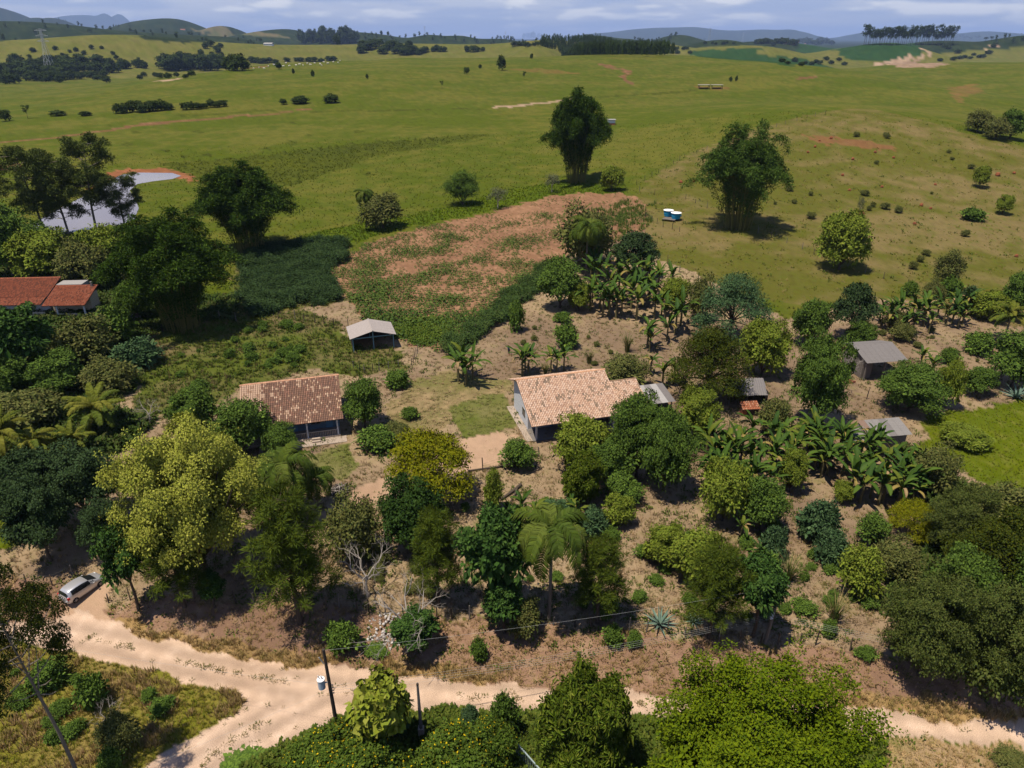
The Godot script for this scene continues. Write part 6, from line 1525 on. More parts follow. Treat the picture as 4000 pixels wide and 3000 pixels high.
func farmhouse_right() -> void:
	var h := thing("farmhouse", Vector3(2.53, ground_y(2.5, -80), -80.1), "right farmhouse with a pale orange tile roof and a white gable wall", "house", "", deg_to_rad(15.5))
	var L := 12.9
	var D := 7.4
	var eave := 2.7
	var ridge := 6.0
	var roof := Node3D.new()
	roof.name = "roof"
	h.add_child(roof)
	var cols := [Color(.64, .43, .305), Color(.56, .36, .25), Color(.33, .24, .17), Color(.68, .49, .37), Color(.49, .315, .225), Color(.25, .19, .145)]
	var pick := func(u, v, rng):
		var patch := noise_mid.get_noise_2d(u * 90.0 + 40.0, v * 34.0)
		if rng.randf() < patch * 1.1 - .02: return 2 if rng.randf() < .7 else 5
		return [0, 0, 1, 3, 3, 4, 0][rng.randi() % 7]
	tile_slope(roof, Vector3(0, ridge, -D), Vector3(L, 0, 0), Vector3(0, eave - ridge, D), cols, pick)
	tile_slope(roof, Vector3(L, ridge, -D), Vector3(-L, 0, 0), Vector3(0, -1.8, -4.1), cols, pick, 0)
	ridge_tiles(roof, Vector3(-.05, ridge + .02, -D), Vector3(L + .05, ridge + .02, -D), Color(.64, .36, .21))
	var back := -D - 3.5
	gable("gable_wall", h, .7, .15, [Vector2(-4.0, 0), Vector2(-4.0, 4.35), Vector2(-D, ridge - .15), Vector2(back, 4.3), Vector2(back, 0)], M.white_wall)
	gable("gable_wall", h, L - .8, .15, [Vector2(-4.0, 0), Vector2(-4.0, 4.35), Vector2(-D, ridge - .15), Vector2(back, 4.3), Vector2(back, 0)], M.white_wall)
	wall_box("front_wall", h, Vector3(.85, 0, -4.15), Vector3(L - .8, 4.3, -4.0), M.white_wall)
	wall_box("rear_wall", h, Vector3(.85, 0, back), Vector3(L - .8, 4.25, back + .15), M.white_wall)
	wall_box("porch_floor", h, Vector3(.5, -.2, -4.0), Vector3(L - .4, .12, -.7), M.concrete_dark)
	wall_box("door", h, Vector3(3.4, .12, -4.0), Vector3(4.3, 2.3, -3.95), M.door_blue)
	window_part(h, Vector3(6.2, 1.6, -3.98), 1.4, 1.1, false)
	window_part(h, Vector3(.68, 1.75, -5.9), 1.25, 1.15, true)
	for x in [1.0, 4.6, 8.3, 11.9]:
		wall_box("porch_post", h, Vector3(x - .1, .12, -1.1), Vector3(x + .1, eave + .44, -.9), M.white_wall)
	wall_box("paved_strip", h, Vector3(-.35, -.2, -11.2), Vector3(.68, .08, -.9), M.concrete)
	# low tiled wing and its tin lean-to on the right
	var wing := Node3D.new()
	wing.name = "wing_roof"
	h.add_child(wing)
	tile_slope(wing, Vector3(L + .05, 4.35, -6.7), Vector3(4.6, 0, 0), Vector3(0, -1.75, 4.6), cols, pick)
	ridge_tiles(wing, Vector3(L, 4.37, -6.7), Vector3(L + 4.6, 4.37, -6.7), Color(.30, .20, .13))
	wall_box("wing_wall", h, Vector3(L - .6, 0, -6.6), Vector3(L + 4.4, 2.5, -2.5), M.white_wall)
	var lean := Node3D.new()
	lean.name = "lean_to_roof"
	h.add_child(lean)
	for k in 4:
		sheet(lean, Vector3(L + 4.75 + k * .98, 3.3 - k * .01, -6.4), Vector3(1.04, 0, 0), Vector3(0, -.85, 4.3), [M.tin_light, M.tin, M.tin_light, M.tin_dark][k])
	wall_box("lean_to_wall", h, Vector3(L + 4.8, 0, -6.2), Vector3(L + 8.4, 2.3, -6.05), M.white_wall)
	for x in [L + 5.0, L + 8.3]:
		wall_box("lean_to_post", h, Vector3(x - .07, 0, -2.5), Vector3(x + .07, 2.4, -2.36), M.wood_grey)

var sheet_cache := {}
func sheet(parent: Node, at: Vector3, right: Vector3, down: Vector3, m: Material) -> void:
	var key := "%.2f %.2f" % [right.length(), down.length()]
	if not sheet_cache.has(key):
		var st := st_new()
		var n := 24
		var lx := right.length()
		var ly := down.length()
		for i in n:
			var a := Vector3(lx * i / n, sin(i * TAU / 4.0) * .03, 0)
			var b := Vector3(lx * (i + 1) / n, sin((i + 1) * TAU / 4.0) * .03, 0)
			var dn := Vector3(0, 0, ly)
			quad(st, a, b, b + dn, a + dn)
			var up := Vector3(0, -.008, 0)
			quad(st, a + up, a + dn + up, b + dn + up, b + up)
			quad(st, a + dn, b + dn, b + dn + up, a + dn + up)
		sheet_cache[key] = done(st)
	var ux := right.normalized()
	var uz := down.normalized()
	part("roof_sheet", sheet_cache[key], m, parent, Transform3D(Basis(ux, uz.cross(ux).normalized(), uz), at))

func red_house() -> void:
	var h := thing("farmhouse", Vector3(-88.6, ground_y(-88.6, -126.9), -126.9), "red-roofed house at the left edge behind trees", "house", "", deg_to_rad(4.0))
	var cols := [Color(.30, .100, .058), Color(.235, .080, .048), Color(.36, .135, .080), Color(.17, .068, .045)]
	var pick := func(_u, _v, rng): return [0, 0, 1, 2, 0, 3][rng.randi() % 6]
	var roof := Node3D.new()
	roof.name = "roof"
	h.add_child(roof)
	tile_slope(roof, Vector3(-.2, 4.3, -6.4), Vector3(7.9, 0, 0), Vector3(0, -1.9, 6.4), cols, pick)
	ridge_tiles(roof, Vector3(-.2, 4.32, -6.4), Vector3(7.7, 4.32, -6.4), cols[0])
	var roof2 := Node3D.new()
	roof2.name = "wing_roof"
	h.add_child(roof2)
	tile_slope(roof2, Vector3(-13.0, 5.2, -9.2), Vector3(12.6, 0, 0), Vector3(0, -1.9, 6.2), cols, func(_u, _v, rng): return [1, 3, 0, 1][rng.randi() % 4])
	ridge_tiles(roof2, Vector3(-13, 5.22, -9.2), Vector3(-.4, 5.22, -9.2), cols[2])
	tile_slope(roof2, Vector3(-13.0, 3.25, -3.0), Vector3(12.4, 0, 0), Vector3(0, -.7, 2.6), cols, pick, 150)
	wall_box("front_wall", h, Vector3(.1, 0, -3.1), Vector3(7.4, 3.2, -2.95), M.cream_wall)
	wall_box("side_wall", h, Vector3(7.2, 0, -6.3), Vector3(7.35, 3.4, -3.1), M.cream_wall)
	wall_box("wing_wall", h, Vector3(-12.8, 0, -9.0), Vector3(-.5, 3.1, -3.2), M.white_wall)
	wall_box("porch_wall", h, Vector3(-12.8, 0, -.9), Vector3(-.4, 1.0, -.75), M.cream_wall)
	wall_box("low_wall", h, Vector3(2.2, 0, -.5), Vector3(6.2, .75, -.35), M.cream_wall)
	wall_box("side_annex", h, Vector3(-.2, 0, -9.4), Vector3(4.6, 4.5, -6.6), M.plaster)
	for x in [2.2, 7.2]:
		wall_box("porch_post", h, Vector3(x - .12, 0, -.55), Vector3(x + .12, 2.55, -.31), M.white_wall)
	wall_box("chimney", h, Vector3(6.6, 3.9, -6.2), Vector3(7.0, 5.2, -5.8), M.concrete_dark)
	wall_box("paved_strip", h, Vector3(.2, -.1, -.3), Vector3(8.0, .06, 1.1), M.dirt_floor)
	var tin := thing("tin_stack", Vector3(-72.5, ground_y(-72.5, -126.3), -126.3), "loose grey tin sheets lying below the red-roofed house", "tin sheets", "", .3)
	sheet(tin, Vector3(-2, .55, -1.5), Vector3(3.2, 0, 0), Vector3(0, -.35, 1.2), M.tin_light)
	sheet(tin, Vector3(-1, .5, .2), Vector3(3.2, .1, 0), Vector3(0, -.3, 1.2), M.tin)
	var post := st_new()
	for q in [Vector3(-1.8, 0, -1.2), Vector3(1, 0, -1.2), Vector3(-.8, 0, .6), Vector3(2, 0, .6)]: bar(post, q - Vector3(0, .2, 0), q + Vector3(0, .5, 0), .1)
	part("stand", done(post), M.wood_grey, tin)

func open_shed() -> void:
	var h := thing("open_shed", Vector3(-26.9, ground_y(-26.9, -110.6), -110.6), "open-sided shed with a pale gabled roof below the red field", "shed", "", deg_to_rad(17.5))
	# local x across the gable front, -z to the back
	var W := 7.0
	var B := -5.6
	var roof := Node3D.new()
	roof.name = "roof"
	h.add_child(roof)
	for s in 2:
		for k in 5:
			var z0 := .5 + (B - .5) * k / 5.0
			if s == 0: sheet(roof, Vector3(W / 2, 3.62, z0), Vector3(0, 0, -1.24), Vector3(-3.9, -1.05, 0), M.tin_pale)
			else: sheet(roof, Vector3(W / 2, 3.62, z0 - 1.24), Vector3(0, 0, 1.24), Vector3(3.9, -1.05, 0), M.tin_pale)
	var cap := st_new()
	tube(cap, [Vector3(W / 2, 3.64, .5), Vector3(W / 2, 3.64, B)], [.12, .12], 6)
	part("ridge_cap", done(cap), M.tin_pale, roof)
	for z in [.1, B + .2]:
		for x in [.1, W / 2, W - .1]:
			var st := st_new()
			bar(st, Vector3(x, -.3, z), Vector3(x, 3.5 if x == W / 2 else 2.6, z), .16)
			part("post", done(st), M.teal_wood, h)
		var st2 := st_new()
		bar(st2, Vector3(0, 2.45, z), Vector3(W, 2.45, z), .14)
		part("beam", done(st2), M.teal_wood, h)
	wall_box("rear_wall", h, Vector3(.2, 0, B + .05), Vector3(W - .2, 2.4, B + .12), M.wood_dark)
	wall_box("side_wall", h, Vector3(.02, 0, B + .2), Vector3(.08, 2.2, -.2), M.wood_dark)

func barn() -> void:
	var h := thing("barn", Vector3(54.4, ground_y(54.4, -98.9), -98.9), "grey barn with a corrugated roof among the orchard trees", "barn", "", deg_to_rad(9.0))
	var roof := Node3D.new()
	roof.name = "roof"
	h.add_child(roof)
	for k in 7:
		sheet(roof, Vector3(-.3 + k * .98, 4.4, -4.3), Vector3(1.04, 0, 0), Vector3(0, -1.25, 4.5), M.tin_dark)
		sheet(roof, Vector3(-.3 + (k + 1) * .98, 4.4, -4.3), Vector3(-1.04, 0, 0), Vector3(0, -.8, -2.6), M.tin_dark)
	for k in 12:
		wall_box("plank", h, Vector3(0, 0, -6.2 + k * .44), Vector3(.05, 2.5 + minf(k * .12, .9) + (.06 if k % 3 == 0 else 0.0), -6.2 + k * .44 + .4), M.wood_grey)
	wall_box("rear_wall", h, Vector3(.05, 0, -6.2), Vector3(6.2, 3.2, -6.1), M.wood_grey)
	wall_box("front_board", h, Vector3(.05, 0, -.9), Vector3(1.5, 2.9, -.82), M.wood_grey)
	for x in [.1, 3.2, 6.2]:
		var st := st_new()
		bar(st, Vector3(x, -.2, -.3), Vector3(x, 3.2, -.3), .2)
		part("post", done(st), M.wood_grey, h)
	var pile := thing("brick_heap", on_ground(52.2, -98.6), "small heap of orange bricks beside the grey barn", "bricks")
	var rng := RandomNumberGenerator.new()
	rng.seed = 8
	var bs := st_new()
	box(bs, Vector3(-.15, 0, -.1), Vector3(.15, .12, .1))
	var brick := done(bs)
	for i in 22:
		part("brick", brick, M.brick, pile, Transform3D(Basis(rand_dir(rng), rng.randf() * .5 + (PI / 2 if i % 3 == 0 else 0.0)), Vector3(rng.randf_range(-.6, .6), .02 + rng.randf() * .3, rng.randf_range(-.5, .5))))

func low_sheds() -> void:
	var h := thing("shack", Vector3(31.0, ground_y(31, -91), -91.0), "low shack with a patched tin roof beside the broad dark tree", "shed", "", deg_to_rad(2.0))
	var roof := Node3D.new()
	roof.name = "roof"
	h.add_child(roof)
	for k in 3:
		for r in 2:
			sheet(roof, Vector3(.6 + k * 1.9 + r * -.4, 2.5 - r * .34, -4.0 + r * 2.0), Vector3(2.0, 0, .1), Vector3(-.3, -.4, 2.2), [M.tin_dark, M.tin, M.tin_dark, M.tin_dark][(k + r) % 4])
	wall_box("rear_wall", h, Vector3(.7, 0, -3.7), Vector3(6.0, 2.2, -3.6), M.wood_dark)
	wall_box("side_wall", h, Vector3(5.9, 0, -3.6), Vector3(6.0, 2.0, -.2), M.wood_dark)
	for x in [.4, 3.0, 5.7]:
		var st := st_new()
		bar(st, Vector3(x, -.2, -.2), Vector3(x, 1.9, -.2), .12)
		part("post", done(st), M.wood_grey, h)
	var c := thing("chicken_coop", on_ground(33.4, -88.2), "small brick coop with a red tile roof in front of the low shack", "coop", "", .1)
	var croof := Node3D.new()
	croof.name = "roof"
	c.add_child(croof)
	tile_slope(croof, Vector3(-1.1, 1.55, -1.2), Vector3(2.6, 0, 0), Vector3(-.1, -.45, 1.7), [Color(.42, .15, .08), Color(.34, .12, .065), Color(.5, .24, .15)], func(_u, _v, rng): return rng.randi() % 3)
	for k in 5: wall_box("brick_course", c, Vector3(-1.0, k * .2, -.9), Vector3(1.3, k * .2 + .185, .2), M.brick)
	wall_box("slat_front", c, Vector3(-.4, .1, .2), Vector3(1.2, .95, .24), M.wood_dark)
	var s := thing("low_shed", Vector3(45.5, ground_y(45.5, -78.2), -78.2), "lowest grey shed with a rusty corrugated roof behind the bananas", "shed", "", deg_to_rad(9.0))
	var sr := Node3D.new()
	sr.name = "roof"
	s.add_child(sr)
	for k in 6:
		sheet(sr, Vector3(-.1 + k * .98, 3.1, -2.9), Vector3(1.04, 0, 0), Vector3(0, -.85, 3.1), [M.tin_rust, M.tin, M.tin, M.tin_dark, M.tin, M.tin][k])
	for k in 2: sheet(sr, Vector3(-2.0 + k * .98, 2.3, -2.4), Vector3(1.04, 0, 0), Vector3(0, -.5, 2.4), M.tin)
	wall_box("front_wall", s, Vector3(.1, 0, -.5), Vector3(5.6, 2.3, -.4), M.wood_grey)
	wall_box("side_wall", s, Vector3(.0, 0, -2.8), Vector3(.1, 2.8, -.5), M.plaster)
	wall_box("lean_wall", s, Vector3(-1.9, 0, -.6), Vector3(-.05, 1.8, -.5), M.brick_pale)
	wall_box("doorway", s, Vector3(.6, 0, -.4), Vector3(1.6, 1.9, -.36), M.black)

# ---------------------------------------------------------------- fences, poles, wires
func fences() -> void:
	var rng := RandomNumberGenerator.new()
	rng.seed = 17
	var posts := []
	for k in 4:
		var st := st_new()
		var l := Vector3(rng.randf_range(-.12, .12), 1.35 + .1 * k, rng.randf_range(-.12, .12))
		tube(st, [Vector3(0, -.3, 0), l * .5 + Vector3(.02, 0, 0), l], [.07, .062, .055], 6)
		posts.append(done(st))
	for f in FENCES:
		var flat: Array = f[2]
		var root := thing("fence", on_ground(flat[0], flat[1]), f[0], "fence")
		var tops := []
		for i in flat.size() / 2 - 1:
			var a := Vector2(flat[2 * i], flat[2 * i + 1])
			var b := Vector2(flat[2 * i + 2], flat[2 * i + 3])
			var n := maxi(1, int(a.distance_to(b) / f[1]))
			for k in n:
				var p := a.lerp(b, (k + rng.randf_range(-.15, .15)) / n)
				var g := on_ground(p.x, p.y)
				part("post", posts[rng.randi() % 4], [M.wood_grey, M.wood_dark, M.wood_post][rng.randi() % 3], root, Transform3D(Basis(Vector3.UP, rng.randf() * TAU).scaled(Vector3(1, rng.randf_range(.75, 1.1), 1) * (1.0 if f[1] < 2.0 else 1.15)), g - root.position))
				tops.append(g - root.position)
		for lv in [.45, .85, 1.2]:
			var st := st_new()
			for i in tops.size() - 1:
				var up := Vector3(0, lv, 0)
				tube(st, [tops[i] + up, tops[i + 1] + up], [.008, .008], 3, false)
			part("wire", done(st), M.wire, root)

func wire_span(called: String, a: Vector3, b: Vector3, sag: float, label: String) -> void:
	var st := st_new()
	var pts := []
	var rad := []
	for i in 13:
		var t := i / 12.0
		pts.append(a.lerp(b, t) - Vector3(0, sag * 4 * t * (1 - t), 0)); rad.append(.007)
	tube(st, pts, rad, 4)
	tag(part(called, done(st), M.wire_light, self), label, "wire", "power lines")

func poles() -> void:
	var p1 := thing("utility_pole", on_ground(-13.88, -38.73), "dark wooden power pole with a transformer beside the road fork", "pole")
	var st := st_new()
	tube(st, [Vector3(0, -.5, 0), Vector3(-.06, 4.5, 0), Vector3(-.12, 9.0, 0)], [.17, .14, .11], 9)
	part("shaft", done(st), M.wood_dark, p1)
	var tr := Node3D.new()
	tr.name = "transformer"
	p1.add_child(tr)
	tr.position = Vector3(-.62, 5.6, .15)
	st = st_new()
	tube(st, [Vector3(0, -.45, 0), Vector3(0, -.42, 0), Vector3(0, .38, 0), Vector3(0, .42, 0)], [.2, .27, .27, .27], 14)
	part("tank", done(st), M.transformer, tr)
	st = st_new()
	tube(st, [Vector3(0, .42, 0), Vector3(0, .5, 0), Vector3(0, .54, 0)], [.3, .3, .12], 14)
	part("lid", done(st), M.white_paint, tr)
	for k in 2:
		st = st_new()
		tube(st, [Vector3(.08 - .18 * k, .5, 0), Vector3(.08 - .2 * k, .62, 0), Vector3(.06 - .2 * k, .64, 0), Vector3(.04 - .22 * k, .85, 0)], [.05, .07, .04, .04], 7)
		part("bushing", done(st), M.ceramic, tr)
	st = st_new()
	bar(st, Vector3(.2, .1, 0), Vector3(.55, .1, -.1), .08)
	part("bracket", done(st), M.grey_metal, tr)
	st = st_new()
	bar(st, Vector3(-.25, 7.6, .05), Vector3(-.5, 8.3, .1), .07)
	part("fuse_arm", done(st), M.grey_metal, p1)
	for k in 4:
		st = st_new()
		tube(st, [Vector3(.1, 4.6 + k * .28, .1), Vector3(.24, 4.6 + k * .28, .14)], [.05, .06], 7)
		part("insulator", done(st), M.ceramic_dark, p1)
	var p2 := thing("concrete_post", on_ground(-7.15, -38.3), "short tapered concrete post among the roadside bushes", "post")
	st = st_new()
	tube(st, [Vector3(0, -.4, 0), Vector3(0, .9, 0), Vector3(0, .92, 0), Vector3(0, 5.8, 0)], [.2, .2, .15, .09], 6)
	part("shaft", done(st), M.concrete_dark, p2)
	st = st_new()
	box(st, Vector3(-.22, .3, -.22), Vector3(.22, 1.1, .22))
	part("meter_box", done(st), M.concrete, p2)
	st = st_new()
	tube(st, [Vector3(0, 5.8, 0), Vector3(0, 5.95, 0)], [.11, .09], 6)
	part("cap", done(st), M.wood_dark, p2)
	var p3 := thing("utility_pole", on_ground(22.4, -46.5), "grey power pole on the bank between the right trees", "pole")
	st = st_new()
	tube(st, [Vector3(0, -.5, 0), Vector3(.25, 3.5, -.1), Vector3(.5, 6.9, -.2)], [.17, .15, .12], 9)
	part("shaft", done(st), M.wood_grey, p3)
	for k in 4:
		st = st_new()
		tube(st, [Vector3(.2, 3.0 + k * .2, .12), Vector3(-.08, 3.0 + k * .2, .2)], [.05, .07], 7)
		part("insulator", done(st), M.ceramic, p3)
	st = st_new()
	bar(st, Vector3(-.35, 6.2, -.15), Vector3(1.25, 6.3, -.2), .1)
	part("cross_arm", done(st), M.wood_grey, p3)
	var a1: Vector3 = p1.position
	var a3: Vector3 = p3.position
	var names := ["lowest", "second lowest", "middle", "second highest"]
	for k in 4:
		wire_span("power_line", a1 + Vector3(.24, 4.6 + k * .28, .14), a3 + Vector3(-.08, 3.0 + k * .2, .2), .7, "%s of the low power lines between the transformer pole and the right pole" % names[k])
		wire_span("power_line", a3 + Vector3(.2, 3.0 + k * .2, .12), a3 + Vector3(33, 3.2 + k * .2, 8.5), .8, "%s of the power lines running off to the right edge" % names[k])
	wire_span("power_line", a1 + Vector3(-.1, 8.9, 0), a3 + Vector3(.4, 6.3, -.15), .5, "high power line from the top of the transformer pole to the right pole")
	wire_span("power_line", a1 + Vector3(-.1, 5.0, .1), a1 + Vector3(-28, 3.0, 13.0), .6, "power line from the transformer pole to the lower left")
	wire_span("power_line", a1 + Vector3(-.1, 5.4, .1), a1 + Vector3(-40, 4.5, -8.0), .6, "power line from the transformer pole across the road to the left")
	wire_span("power_line", a1 + Vector3(.2, 5.2, .1), p2.position + Vector3(0, 5.7, 0), .25, "short power line between the transformer pole and the concrete post")

# ---------------------------------------------------------------- car
func car() -> void:
	# nose along +x; built from cross-sections, then glass panels set just proud of the cabin
	var root := thing("parked_car", Vector3(CAR[0], 0, CAR[1]), "silver hatchback parked at the farm gate above the dirt road", "car", "", deg_to_rad(CAR[2]))
	root.position.y = ground_y(CAR[0], CAR[1]) + .03
	root.rotation.z = deg_to_rad(2.0)
	var L := 3.9
	# stations: x from the tail, half width, sill, belt height, roof height, roof half width
	var S := [[0.0, .72, .42, .86, .86, .60], [.06, .80, .32, .92, 1.05, .58], [.22, .84, .26, .96, 1.36, .58], [.55, .845, .24, .95, 1.47, .60], [1.1, .85, .22, .93, 1.52, .62], [1.7, .85, .22, .91, 1.51, .62], [2.25, .85, .22, .90, 1.42, .60], [2.75, .845, .22, .90, 1.16, .58], [3.15, .83, .24, .88, .93, .56], [3.55, .78, .28, .78, .81, .52], [3.80, .66, .32, .64, .66, .46], [3.9, .50, .38, .52, .53, .36]]
	var st := st_new()
	st.set_smooth_group(1)
	var rings := []
	for s in S:
		var x: float = s[0] - L / 2
		var ring := []
		for q in [[-s[1] * .86, s[2] - .04], [-s[1] * .99, s[2] + .1], [-s[1], (s[2] + s[3]) * .5 + .05], [-s[1] * .965, s[3]], [-lerpf(s[1], s[5], .5), lerpf(s[3], s[4], .55)], [-s[5], s[4] - .035], [-s[5] * .82, s[4]], [0.0, s[4] + .015], [s[5] * .82, s[4]], [s[5], s[4] - .035], [lerpf(s[1], s[5], .5), lerpf(s[3], s[4], .55)], [s[1] * .965, s[3]], [s[1], (s[2] + s[3]) * .5 + .05], [s[1] * .99, s[2] + .1], [s[1] * .86, s[2] - .04]]:
			ring.append(Vector3(x, q[1], q[0]))
		rings.append(ring)
	for i in rings.size() - 1:
		for k in 14:
			quad(st, rings[i][k], rings[i + 1][k], rings[i + 1][k + 1], rings[i][k + 1])
		quad(st, rings[i][14], rings[i + 1][14], rings[i + 1][0], rings[i][0])
	for e in [0, rings.size() - 1]:
		for k in range(1, 14):
			tri(st, rings[e][0], rings[e][k], rings[e][k + 1])
	part("body", soft(st), M.silver, root)
	# glass: follow the cabin faces, 6 mm out
	var side := func(sgn: float, i0: int, i1: int) -> ArrayMesh:
		var g := st_new()
		for i in range(i0, i1):
			var a: Vector3 = rings[i][3 if sgn < 0 else 11]
			var b: Vector3 = rings[i + 1][3 if sgn < 0 else 11]
			var c: Vector3 = rings[i + 1][5 if sgn < 0 else 9]
			var d: Vector3 = rings[i][5 if sgn < 0 else 9]
			var am: Vector3 = rings[i][4 if sgn < 0 else 10]
			var bm: Vector3 = rings[i + 1][4 if sgn < 0 else 10]
			var o := Vector3(0, .004, sgn * .012)
			quad(g, a.lerp(am, .12) + o, b.lerp(bm, .12) + o, bm + o, am + o)
			quad(g, am + o, bm + o, bm.lerp(c, .86) + o, am.lerp(d, .86) + o)
		return done(g)
	for sgn in [-1.0, 1.0]:
		part("side_window", side.call(sgn, 3, 5), M.car_glass, root)
		part("side_window", side.call(sgn, 5, 7), M.car_glass, root)
	var ws := st_new()
	for k in range(5, 9):
		var a: Vector3 = rings[6][k]
		var b: Vector3 = rings[8][k]
		var c: Vector3 = rings[8][k + 1]
		var d: Vector3 = rings[6][k + 1]
		var m1: Vector3 = rings[7][k]
		var m2: Vector3 = rings[7][k + 1]
		var o := Vector3(.012, .014, 0)
		quad(ws, a.lerp(m1, .1) + o, m1 + o, m2 + o, d.lerp(m2, .1) + o)
		quad(ws, m1 + o, m1.lerp(b, .92) + o, m2.lerp(c, .92) + o, m2 + o)
	part("windscreen", done(ws), M.car_glass, root)
	var rw := st_new()
	for k in range(4, 10):
		var o := Vector3(-.014, .008, 0)
		quad(rw, rings[1][k].lerp(rings[2][k], .05) + o, rings[2][k] + o, rings[2][k + 1] + o, rings[1][k + 1].lerp(rings[2][k + 1], .05) + o)
	part("rear_window", done(rw), M.car_glass, root)
	for sgn in [-1.0, 1.0]:
		var tl := st_new()
		box(tl, Vector3(-L / 2 + .02, .72, sgn * .74 - .09), Vector3(-L / 2 + .24, .98, sgn * .74 + .1))
		part("tail_light", done(tl), M.tail_light, root)
		var hl := st_new()
		box(hl, Vector3(L / 2 - .5, .62, sgn * .62 - .12), Vector3(L / 2 - .2, .74, sgn * .62 + .1))
		part("headlight", done(hl), M.headlight, root)
		var mr := st_new()
		box(mr, Vector3(.6, .9, sgn * .96 - .09), Vector3(.75, 1.03, sgn * .96 + .09))
		part("mirror", done(mr), M.silver, root)
	var bp := st_new()
	box(bp, Vector3(-L / 2 - .07, .36, -.7), Vector3(-L / 2 + .1, .56, .7))
	part("bumper", done(bp), M.silver, root)
	var pl := st_new()
	box(pl, Vector3(-L / 2 - .05, .66, -.2), Vector3(-L / 2 + .03, .78, .2))
	part("number_plate", done(pl), M.plate, root)
	for wx in [-1.28, 1.22]:
		for sgn in [-1.0, 1.0]:
			var w := Node3D.new()
			w.name = "wheel"
			root.add_child(w, true)
			w.position = Vector3(wx, .3, sgn * .76)
			var ty := st_new()
			tube(ty, [Vector3(0, 0, -.1), Vector3(0, 0, -.098), Vector3(0, 0, .098), Vector3(0, 0, .1)], [.2, .3, .3, .2], 18)
			part("tyre", done(ty), M.rubber, w)
			var rm := st_new()
			for k in 6:
				var a := TAU * k / 6
				bar(rm, Vector3(0, 0, sgn * .105), Vector3(cos(a) * .2, sin(a) * .2, sgn * .105), .07, .02)
			tube(rm, [Vector3(0, 0, sgn * .1), Vector3(0, 0, sgn * .112)], [.07, .05], 8)
			part("rim", done(rm), M.rim, w)

# ---------------------------------------------------------------- person, cattle, tanks, small things
func nets(bones: Array, cell: float, lo: Vector3, hi: Vector3, k: float, color_of: Callable) -> ArrayMesh:
	var n := Vector3i(((hi - lo) / cell).ceil()) + Vector3i.ONE
	var f := PackedFloat32Array()
	f.resize(n.x * n.y * n.z)
	for z in n.z:
		for y in n.y:
			for x in n.x:
				var p := lo + Vector3(x, y, z) * cell
				var acc := 0.0
				var best := 1e9
				for b in bones:
					var ab: Vector3 = b[1] - b[0]
					var t := clampf((p - b[0]).dot(ab) / maxf(ab.length_squared(), 1e-6), 0, 1)
					var dd: float = (p - b[0] - ab * t).length() - lerpf(b[2], b[3], t)
					best = minf(best, dd)
					acc += exp(-dd / k)
				f[x + n.x * (y + n.y * z)] = -k * log(acc) if best < .15 else best
	var ids := {}
	var v := PackedVector3Array()
	var c := PackedColorArray()
	var ix := PackedInt32Array()
	for z in n.z - 1:
		for y in n.y - 1:
			for x in n.x - 1:
				var sum := Vector3.ZERO
				var m := 0
				for e in 12:
					var ax := e / 4
					var u := e % 2
					var w := (e / 2) % 2
					var a := Vector3i(0, u, w) if ax == 0 else (Vector3i(u, 0, w) if ax == 1 else Vector3i(u, w, 0))
					var b2 := a + (Vector3i(1, 0, 0) if ax == 0 else (Vector3i(0, 1, 0) if ax == 1 else Vector3i(0, 0, 1)))
					var fa := f[x + a.x + n.x * (y + a.y + n.y * (z + a.z))]
					var fb := f[x + b2.x + n.x * (y + b2.y + n.y * (z + b2.z))]
					if (fa < 0) != (fb < 0):
						sum += Vector3(a).lerp(Vector3(b2), fa / (fa - fb)); m += 1
				if m > 0:
					ids[Vector3i(x, y, z)] = v.size()
					var p := lo + (Vector3(x, y, z) + sum / m) * cell
					v.append(p); c.append(color_of.call(p))
	for z in range(1, n.z - 1):
		for y in range(1, n.y - 1):
			for x in range(1, n.x - 1):
				var f0 := f[x + n.x * (y + n.y * z)]
				for ax in 3:
					var o := Vector3i(1 if ax == 0 else 0, 1 if ax == 1 else 0, 1 if ax == 2 else 0)
					var f1 := f[x + o.x + n.x * (y + o.y + n.y * (z + o.z))]
					if (f0 < 0) == (f1 < 0): continue
					var d1 := Vector3i(0, 1, 0) if ax == 0 else Vector3i(1, 0, 0)
					var d2 := Vector3i(0, 0, 1) if ax != 2 else Vector3i(0, 1, 0)
					var q := Vector3i(x, y, z)
					var w := [q, q - d1, q - d1 - d2, q - d2]
					var id := []
					for t in w: id.append(ids.get(t, -1))
					if id.has(-1): continue
					if (f0 < 0) == (ax != 1): id.reverse()
					ix.append_array(PackedInt32Array([id[0], id[1], id[2], id[0], id[2], id[3]]))
	var arr := []
	arr.resize(Mesh.ARRAY_MAX)
	arr[Mesh.ARRAY_VERTEX] = v
	arr[Mesh.ARRAY_COLOR] = c
	arr[Mesh.ARRAY_INDEX] = ix
	var st := SurfaceTool.new()
	st.create_from_arrays(arr)
	st.generate_normals()
	return st.commit()

